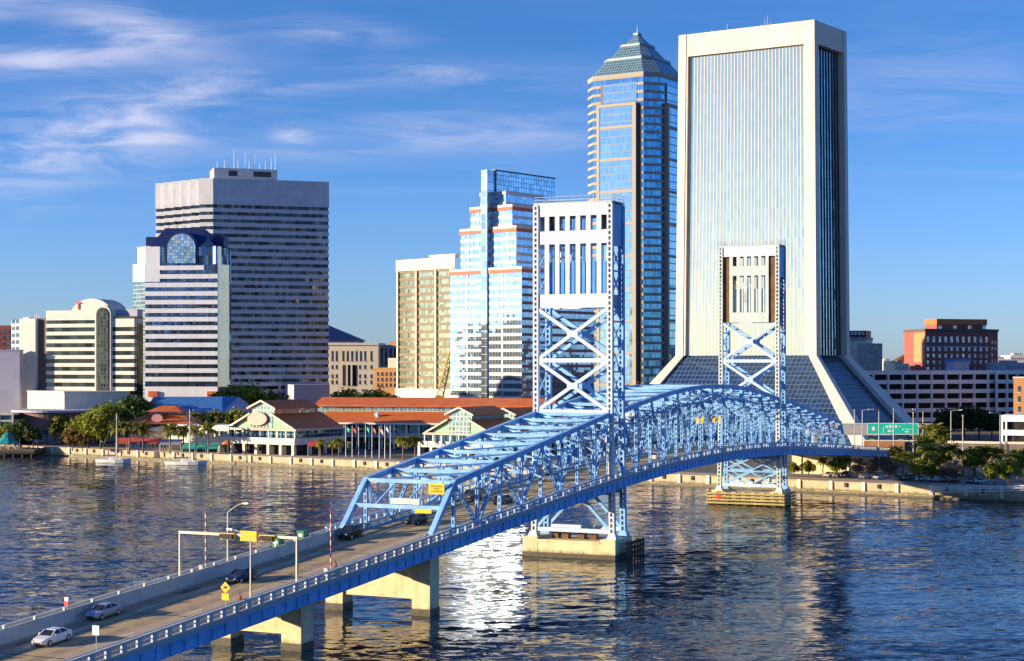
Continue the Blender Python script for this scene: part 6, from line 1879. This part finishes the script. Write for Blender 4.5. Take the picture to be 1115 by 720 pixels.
def street_poles():
    lab = ['left of the green road sign, leftmost in the row','left of the green road sign, next to the leftmost','crossing the left part of the green road sign','crossing the middle of the green road sign','crossing the right part of the green road sign','just right of the green road sign','in front of the dark trees by the garage, left one','in front of the dark trees by the garage, right one','beside the white modern block at the right']
    for i, (px, top, off, sg) in enumerate(((930.5,447,62,0),(939,446.5,60,1),(957,446.5,58,-1),(973,446,70,0),(994.5,450,60,0),(1005,446.5,72,-1),(1035.5,447,70,1),(1048.5,453,58,0),(1089,450,70,-1))):
        q = bank_px(px, off); zt = Z(top, q.y)
        t = Thing('street_lamp', 'grey street lamp pole ' + lab[i], 'street lamp', (q.x,q.y,LAND), group='street lamps by the right bank ramps')
        mb = MB(); mb.tube((q.x,q.y,LAND), (q.x,q.y,zt), .22, .13, 8); t.part('pole', mb, M['lamp_grey'])
        if sg:
            mb = MB(); mb.bar((q.x,q.y,zt-.1), (q.x+sg*2.6,q.y-.4,zt+.15), .14); t.part('arm', mb, M['lamp_grey'])
            mb = MB(); mb.bar((q.x+sg*2.2,q.y-.35,zt+.12), (q.x+sg*3.2,q.y-.5,zt+.2), .4, .22); t.part('lamp_head', mb, M['white'])
        else:
            mb = MB(); mb.lathe((q.x,q.y,zt), [(.01,.35),(.3,.2),(.25,-.1),(.01,-.12)], 8); t.part('lamp_head', mb, M['lamp_grey'])
M['lamp_grey'] = flat('lamp_post_paint', (0.42,0.40,0.37), .5, .2)
street_poles()

# ================================================================== VEHICLES
def car_proto(kind):
    t = Thing('parked_car' if kind == 'sedan' else 'suv', 'x', 'car', (0,0,0))
    hi = 0.0 if kind == 'sedan' else 0.28
    m = MB(); W = .90 if kind == 'sedan' else .96
    st = [(-2.30,.62,.42,.74),(-2.22,.80,.30,.92),(-1.95,.95,.24,1.0),(-1.2,1.0,.22,1.0),(0,1.0,.22,.98),(.85,1.0,.22,.97),(1.35,.98,.22,.90),(1.9,.92,.24,.80),(2.2,.78,.32,.66),(2.30,.60,.42,.56)]
    rows = []
    for y, w, zl, zs in st:
        w *= W; zs += hi; zl += hi*.4
        rows.append([Vector(p) for p in ((-w*.94,y,zl),(w*.94,y,zl),(w,y,zl+.18),(w,y,zs-.16),(w*.90,y,zs),(-w*.90,y,zs),(-w,y,zs-.16),(-w,y,zl+.18))])
    for a, b in zip(rows, rows[1:]):
        for i in range(8): j = (i+1) % 8; m.poly([a[i],a[j],b[j],b[i]])
    m.poly(rows[0]); m.poly(rows[-1])
    rows_b = rows
    # roof and pillars belong to the body
    if kind == 'sedan': bt, tp, zr = (-1.75,1.05), (-.95,.25), 1.42
    else: bt, tp, zr = (-2.12,1.05), (-1.85,.35), 1.78
    zb = .97+hi; w0, w1 = W*.89, W*.70
    def q(y, w, z): return Vector((w,y,z))
    m.hexa([q(tp[0],-w1,zr-.06),q(tp[1],-w1,zr-.06),q(tp[1],w1,zr-.06),q(tp[0],w1,zr-.06),q(tp[0]+.08,-w1+.06,zr),q(tp[1]-.10,-w1+.06,zr),q(tp[1]-.10,w1-.06,zr),q(tp[0]+.08,w1-.06,zr)])
    for sg in (-1,1):
        for yb, yt in ((bt[0],tp[0]),(bt[1],tp[1]),(-.35,-.35)):
            m.bar(q(yb,sg*w0,zb-.02), q(yt,sg*(w1+.005),zr-.03), .07, .09)
    body = t.part('body', m, CARP, local=True)
    m = MB(); e = .015
    m.hexa([q(bt[0]+.05,-w0+e,zb-.03),q(bt[1]-.05,-w0+e,zb-.03),q(bt[1]-.05,w0-e,zb-.03),q(bt[0]+.05,w0-e,zb-.03),q(tp[0]+.03,-w1+e,zr-.055),q(tp[1]-.03,-w1+e,zr-.055),q(tp[1]-.03,w1-e,zr-.055),q(tp[0]+.03,w1-e,zr-.055)])
    t.part('windows', m, M['car_glass'], local=True)
    for sg in (-1,1):
        for y in (-1.38, 1.40):
            r = .33 + hi*.15
            m = MB(); m.tube((sg*(W-.20),y,r), (sg*(W+.015),y,r), r, n=18); w_ = t.part('wheel', m, M['black'], local=True)
            m = MB(); m.tube((sg*(W+.0),y,r), (sg*(W+.03),y,r), r*.62, n=14); t.part('rim', m, M['steel'], parent=w_, local=True)
        m = MB(); m.hexa([q(2.16,sg*.42*W,.56+hi),q(2.16,sg*.74*W,.56+hi),q(2.0,sg*.86*W,.56+hi),q(2.0,sg*.42*W,.56+hi),q(2.27,sg*.42*W,.56+hi),q(2.22,sg*.72*W,.56+hi),q(2.03,sg*.87*W,.72+hi),q(2.14,sg*.44*W,.70+hi)]); 
        m = MB(); m.bar((sg*.45*W,2.235,.60+hi*.9), (sg*.70*W,2.19,.64+hi*.9), .16, .12, up=(0,0,1)); t.part('headlight', m, M['headlight'], local=True)
        m = MB(); m.bar((sg*.45*W,-2.255,.80+hi), (sg*.74*W,-2.23,.80+hi), .10, .14); t.part('taillight', m, M['taillight'], local=True)
        m = MB(); m.bar((sg*(W*.9),.72,zb+.06), (sg*(W+.16),.66,zb+.09), .12, .12); t.part('mirror', m, CARP, local=True)
    m = MB(); m.bar((-.5*W,2.285,.44+hi*.7), (.5*W,2.285,.44+hi*.7), .05, .14); t.part('grille', m, M['black'], local=True)
    return t.o
def paint(name, col, metal=.3):
    m, n, l, p = _new(name); p.inputs['Base Color'].default_value = (*col,1); p.inputs['Roughness'].default_value = .28; p.inputs['Metallic'].default_value = metal
    p.inputs['Coat Weight'].default_value = .6; p.inputs['Coat Roughness'].default_value = .05; return m
CARP = paint('car_paint', (.6,.6,.6))
PAINTS = {'white': paint('white_car_paint',(.72,.72,.72),0), 'silver': paint('silver_car_paint',(.42,.44,.47),.6), 'navy': paint('navy_car_paint',(.012,.022,.07)), 'black': paint('black_car_paint',(.012,.013,.016)), 'red': paint('red_car_paint',(.35,.02,.02)), 'grey': paint('grey_car_paint',(.12,.125,.135),.5)}
M['car_glass'] = glass('car_glass', (0.03,0.04,0.05), 0, 3, 3, .4, .04, 0, .1)
M['headlight'] = flat('headlight_lens', (.75,.75,.72), .15, .3)
M['taillight'] = flat('taillight_lens', (.45,.02,.02), .25)
CARS = {'sedan': [car_proto('sedan'), False], 'suv': [car_proto('suv'), False]}
def put_car(kind, colour, loc, rz, pitch, name, label, group):
    rec = CARS[kind]
    if not rec[1]: o = rec[0]; rec[1] = True; o.location = loc
    else: o = dup(rec[0], loc)
    o.name = name; o.rotation_euler = (pitch, 0, rz); o['label'] = label; o['group'] = group
    for c in kids(o):
        for sl in (c,):
            nm = c.name.split('.')[0]
            if nm in ('body', 'mirror'):
                c.material_slots[0].link = 'OBJECT'; c.material_slots[0].material = PAINTS[colour]
    return o
def s_of(px, l):
    k = (px-PX0)/F
    return (k*(BP.y+BR.y*l) - (BP.x+BR.x*l))/(BU.x - k*BU.y)
TO_US = math.atan2(BU.x, -BU.y); AWAY = math.atan2(-BU.x, BU.y)
GB = 'cars driving on the bridge'
def on_bridge(px, l, kind, colour, away, label):
    s = s_of(px, l); p = BD(s, l, 0.012); sl = (zd(s+1)-zd(s-1))/2
    put_car(kind, colour, tuple(p), AWAY if away else TO_US, sl if away else -sl, 'car', label, GB)
on_bridge(57, -1.7, 'sedan', 'white', False, 'white car nearest the camera, coming down the bridge at lower left')
on_bridge(113, -4.7, 'sedan', 'silver', False, 'silver white car beside the left parapet, second from the camera')
on_bridge(263, -1.9, 'sedan', 'navy', False, 'dark blue car passing under the yellow signal gantry')
on_bridge(382, -4.9, 'suv', 'black', False, 'black car at the left foot of the bridge portal')
on_bridge(454, -1.8, 'sedan', 'black', False, 'black car inside the portal, coming out of the truss')
on_bridge(514, -4.6, 'suv', 'grey', False, 'dark grey car deep inside the near truss')
on_bridge(548, 1.7, 'sedan', 'grey', True, 'grey car driving away inside the near truss')
on_bridge(600, -1.8, 'sedan', 'silver', False, 'silver car in the near truss just before the near tower')
on_bridge(715, 1.8, 'sedan', 'white', True, 'white car driving away on the lift span')
GPK = 'cars parked along the right bank'
random.seed(12)
cl = ['white','silver','black','silver','white','grey','navy','silver','white','black','red','grey','silver']
px_ = [903,912,921,942,957,979,990,1003,1016,1029,1040,1058,1068]
where = ['leftmost, under the end of the trusses','second from the left, under the end of the trusses','third from the left, beside the palm under the trusses','between the left and middle bare trees','between the middle and right bare trees','below the end of the blue approach span','left of the bright green tree','behind the bright green tree','just right of the bright green tree','left of the two bare trees at right','between the two bare trees at right','left of the pair of green trees','rightmost, by the pair of green trees']
for i, px in enumerate(px_):
    q = bank_px(px, 17.5)
    put_car('suv' if i % 4 == 2 else 'sedan', cl[i], (q.x, q.y, LAND+.02), math.atan2(-WN.x, WN.y)+random.uniform(-.08,.08), 0, 'parked_car', cl[i] + ' car parked on the bank, ' + where[i], GPK)

# ================================================================== ON THE BRIDGE
def gantry():
    s = s_of(190, -8.0); s2 = s_of(329, 8.0); s = (s+s2)/2
    z = zd(s); h = 6.1
    t = Thing('signal_gantry', 'pale steel gantry over the road with a yellow sign and two signal boxes', 'signal gantry', tuple(BD(s,0)))
    mb = MB()
    for l in (-8.0, 8.0):
        mb.tube(BD(s,l,.22), B(s,l,z+h), .17, .15, 10)
    mb.bar(B(s,-8.1,z+h), B(s,8.1,z+h), .30, .30)
    t.part('frame', mb, M['gantry'])
    mb = MB(); bbox(mb, s-.30, s-.17, .55, 2.75, z+h-.62, z+h+.55); g = t.part('yellow_sign', mb, M['yellow'])
    for l in (-1.25, 4.2):
        mb = MB(); bbox(mb, s-.34, s-.18, l-1.0, l+1.0, z+h-.55, z+h+.20); sb = t.part('signal_backplate', mb, M['yellow'])
        mb = MB(); bbox(mb, s-.62, s-.345, l-.88, l+.88, z+h-.44, z+h+.10); t.part('signal_head', mb, M['black'], parent=sb)
M['gantry'] = flat('pale_gantry_paint', (0.60,0.55,0.45), .5, .2, var=.1)
gantry()
def barrier_arm(px, l, h, label):
    s = s_of(px, l); z = zd(s)+.22
    t = Thing('barrier_arm', label, 'barrier arm', tuple(B(s,l,z)))
    mb = MB(); bbox(mb, s-.35, s+.35, l-.35, l+.35, z, z+1.25); mb.tube(B(s-.5,l,z+1.0), B(s+.5,l,z+1.0), .28, n=10); t.part('drive_box', mb, M['steel'])
    n = 14; m = MB()
    for i in range(n): m.bar(B(s-.1,l+.45,z+.9+h*i/n), B(s-.1,l+.45,z+.9+h*(i+1)/n), .15, .08, up=R3, mi=i % 2)
    m.bar(B(s-.1,l+.1,z+1.0), B(s-.1,l+.45,z+1.0), .2, .2, mi=0)
    t.part('striped_boom', m, [M['white'], M['red']])
barrier_arm(221, -7.9, 7.0, 'raised red and white barrier arm on the left sidewalk')
barrier_arm(357, 7.9, 7.2, 'raised red and white barrier arm on the right sidewalk near the portal')
def bridge_lamp(px, l, h, sg, label):
    s = s_of(px, l); z = zd(s)+.22
    t = Thing('street_lamp', label, 'street lamp', tuple(B(s,l,z)))
    mb = MB(); mb.tube(B(s,l,z), B(s,l,z+h-1.2), .13, .08, 8); bbox(mb, s-.2, s+.2, l-.2, l+.2, z, z+.5); t.part('pole', mb, M['gantry'])
    mb = MB(); pts = [B(s,l+sg*2.5*u, z+h-1.2+1.2*math.sin(u*1.57)) for u in [i/7 for i in range(8)]]
    for a, b in zip(pts, pts[1:]): mb.tube(a, b, .055, n=6)
    t.part('arm', mb, M['gantry'])
    mb = MB(); a = B(s,l+sg*2.3,z+h); b = B(s,l+sg*3.05,z+h+.04); mb.bar(a, b, .34, .18); mb.bar(a+Vector((0,0,-.1)), b+Vector((0,0,-.08)), .24, .10); t.part('lamp_head', mb, M['white'])
bridge_lamp(248, -7.9, 8.0, 1, 'curved arm street lamp on the left sidewalk behind the gantry')
bridge_lamp(273, 7.9, 8.2, -1, 'curved arm street lamp on the right sidewalk in front of the gantry')
bridge_lamp(663, 8.2, 7.0, -1, 'street lamp beside the near lift tower')
def post_sign(px, l, label, kind):
    s = s_of(px, l); z = zd(s)+.22
    t = Thing('road_sign', label, 'road sign', tuple(B(s,l,z)))
    mb = MB(); mb.tube(B(s,l,z), B(s,l,z+(2.4 if kind == 'red' else 3.0)), .05, n=6); t.part('post', mb, M['steel'])
    if kind == 'warning':
        m = MB(); c = B(s-.07,l,z+2.6); r = .62
        up = Vector((0,0,1)); a = [c+R3*r, c+up*r, c-R3*r, c-up*r]; b = [p-U3*.04 for p in a]; m.poly(a); m.poly(b)
        for i in range(4): j=(i+1)%4; m.poly([a[i],a[j],b[j],b[i]])
        d = t.part('diamond_panel', m, M['yellow'])
        m = MB(); bbox(m, s-.13, s-.115, l-.22, l+.22, z+2.5, z+2.72); t.part('black_symbol', m, M['black'], parent=d)
        m = MB(); bbox(m, s-.12, s-.07, l-.45, l+.45, z+1.25, z+1.95); t.part('lower_panel', m, M['yellow'])
    elif kind == 'white':
        m = MB(); bbox(m, s-.12, s-.07, l-.38, l+.38, z+2.1, z+3.0); t.part('panel', m, M['white'])
    else:
        m = MB(); bbox(m, s-.12, s-.07, l-.25, l+.25, z+1.9, z+2.3); t.part('panel', m, M['white'])
        m = MB(); bbox(m, s-.13, s-.06, l-.26, l+.26, z+1.4, z+1.85); t.part('red_panel', m, M['red'])
post_sign(246, 7.1, 'yellow diamond warning sign with a plate under it beside the right sidewalk', 'warning')
post_sign(105, 7.1, 'small white road sign on the right parapet at lower left', 'white')
post_sign(73, -7.2, 'small red and white sign on the left parapet near the closest cars', 'red')
def cabinets():
    for px, l, lb in ((303,-7.9,'green control cabinet on the left sidewalk, the nearer one right of the gantry sign'),(330,-7.9,'green control cabinet on the left sidewalk, the farther one by the gantry end')):
        s = s_of(px, l); z = zd(s)+.22
        t = Thing('control_cabinet', lb, 'cabinet', tuple(B(s,l,z)), group='green cabinets on the left sidewalk')
        mb = MB(); bbox(mb, s-.7, s+.7, l-.5, l+.5, z+.1, z+1.75); bbox(mb, s-.78, s+.78, l-.58, l+.58, z+1.75, z+1.87); bbox(mb, s-.6, s+.6, l-.4, l+.4, z, z+.1); t.part('housing', mb, M['green'])
        mb = MB(); bbox(mb, s-.73, s-.70, l-.25, l+.3, z+1.1, z+1.5); t.part('white_plate', mb, M['white'])
        mb = MB(); bbox(mb, s-.72, s-.70, l-.46, l+.46, z+.2, z+.95); t.part('door', mb, M['green'])
    # yellow signs on the portal
    s = -65.8; z1 = near_top(-62.22)
    t = Thing('road_sign', 'large yellow sign with dark text hung on the bridge portal', 'road sign', tuple(B(s,3.6,z1-1.6)))
    sz = s+2.0
    mb = MB(); bbox(mb, sz-.10, sz, 3.9, 6.3, z1-1.55, z1-.05); p = t.part('panel', mb, M['yellow'])
    mb = MB()
    for zz, a, b in ((z1-.45,4.2,6.0),(z1-.80,4.7,5.5),(z1-1.15,4.3,5.9)):
        x = a
        while x < b: bbox(mb, sz-.115, sz-.10, x, x+.11, zz-.11, zz+.11); x += .19
    t.part('lettering', mb, M['black_ink'], parent=p)
    mb = MB(); bbox(mb, sz-.06, sz+.02, 4.2, 4.3, z1-1.7, z1+.2); bbox(mb, sz-.02, sz+.3, 5.9, 6.0, z1-1.7, z1+.2); t.part('bracket', mb, M['steel'])
    t = Thing('road_sign', 'narrow yellow height plate under the portal beam', 'road sign', tuple(B(s,3.2,z1-3)))
    zz = zd(-70) + (z1-zd(-70))*.56
    sb = -70 + 7.78*.56
    mb = MB(); bbox(mb, sb-.42, sb-.32, 2.9, 5.4, zz-.75, zz-.20); t.part('panel', mb, M['yellow'])
    t = Thing('sign_box', 'long white sign box on the portal beam left of the yellow sign', 'sign', tuple(B(s,0,z1-2)))
    mb = MB(); bbox(mb, sb-.35, sb+.05, -.9, 3.5, zz+.40, zz+1.15); t.part('housing', mb, M['white'])
    mb = MB(); bbox(mb, sb-.37, sb-.352, -.75, 3.35, zz+.52, zz+1.02); t.part('face', mb, M['white_conc'])
    for px, l, w, lb in ((762,3.5,1.6,'small yellow sign hanging inside the lift span, left one'),(781,4.0,2.6,'small yellow sign hanging inside the lift span, right one')):
        s = s_of(px, l); zz = zd(s)+6.2
        t = Thing('road_sign', lb, 'road sign', tuple(B(s,l,zz)), group='yellow signs inside the lift span')
        mb = MB(); bbox(mb, s-.1, s, l-w/2, l+w/2, zz, zz+1.5); t.part('panel', mb, M['yellow'])
        mb = MB(); bbox(mb, s-.04, s+.04, l-.05, l+.05, zz+1.5, zz+4.2); t.part('hanger', mb, M['steel'])
M['black_ink'] = flat('dark_lettering', (.12,.08,.01), .6)
cabinets()

# ---- two people on the right sidewalk
def person(px, l, label, top, legs, stride, face_us):
    s = s_of(px, l); p = BD(s, l, .22)
    t = Thing('person', label, 'person', tuple(p), AWAY if not face_us else TO_US)
    me = bpy.data.meshes.new('body')
    V = {'pel':((0,0,.95),.15),'wst':((0,.01,1.12),.135),'chs':((0,.0,1.34),.165),'nck':((0,.01,1.50),.06),'hd':((0,.03,1.60),.085),'top':((0,.03,1.70),.08),
         'shl':((-.19,0,1.42),.065),'ell':((-.25,-.05+stride*.3,1.14),.048),'wrl':((-.24,.06+stride*.5,.92),.035),'hnl':((-.23,.09+stride*.5,.84),.035),
         'shr':((.19,0,1.42),.065),'elr':((.25,-.05-stride*.3,1.14),.048),'wrr':((.24,.06-stride*.5,.92),.035),'hnr':((.23,.09-stride*.5,.84),.035),
         'hpl':((-.10,0,.90),.10),'knl':((-.11,.05-stride*.5,.50),.068),'anl':((-.11,-stride,.09),.045),'tol':((-.12,.16-stride,.04),.04),
         'hpr':((.10,0,.90),.10),'knr':((.11,.06+stride*.5,.50),.068),'anr':((.11,stride,.09),.045),'tor':((.12,.16+stride,.04),.04)}
    E = [('pel','wst'),('wst','chs'),('chs','nck'),('nck','hd'),('hd','top'),('chs','shl'),('shl','ell'),('ell','wrl'),('wrl','hnl'),('chs','shr'),('shr','elr'),('elr','wrr'),('wrr','hnr'),
         ('pel','hpl'),('hpl','knl'),('knl','anl'),('anl','tol'),('pel','hpr'),('hpr','knr'),('knr','anr'),('anr','tor')]
    ks = list(V)
    me.from_pydata([V[k][0] for k in ks], [(ks.index(a), ks.index(b)) for a, b in E], [])
    o = bpy.data.objects.new('body', me); COL.objects.link(o); o.parent = t.o
    sk = o.modifiers.new('skin', 'SKIN'); ly = me.skin_vertices[0] if me.skin_vertices else None
    if ly is None:
        bm = bmesh.new(); bm.from_mesh(me); bm.verts.layers.skin.verify(); bm.to_mesh(me); bm.free(); ly = me.skin_vertices[0]
    for i, k in enumerate(ks): ly.data[i].radius = (V[k][1], V[k][1])
    ly.data[0].use_root = True
    sb = o.modifiers.new('sub', 'SUBSURF'); sb.levels = 2; sb.render_levels = 2
    # one mesh, its clothing coloured by height
    m, n, l_, pr = _new('clothed_person'); tc = n.new('ShaderNodeTexCoord'); sp = n.new('ShaderNodeSeparateXYZ'); l_.new(tc.outputs['Object'], sp.inputs[0])
    c = _mix(n, l_, _m(n, l_, 'GREATER_THAN', sp.outputs[2], .93), legs, top)
    c = _mix(n, l_, _m(n, l_, 'GREATER_THAN', sp.outputs[2], 1.49), c, (.38,.22,.15))
    c = _mix(n, l_, _m(n, l_, 'LESS_THAN', sp.outputs[2], .07), c, (.03,.03,.03))
    l_.new(c, pr.inputs['Base Color']); pr.inputs['Roughness'].default_value = .8
    me.materials.append(m)
    hb = MB(); hb.lathe((0,.0,1.63), [(.092,-.03),(.102,.04),(.085,.11),(.03,.145),(.005,.15)], 12)
    t.part('hair', hb, M['black'], local=True)
person(261, 7.9, 'person in a dark red jacket walking on the right sidewalk by the yellow diamond sign', (.22,.05,.04), (.03,.03,.045), .16, True)
person(365, 7.9, 'person in a brown jacket walking on the right sidewalk just before the portal', (.20,.075,.045), (.04,.035,.04), .14, True)
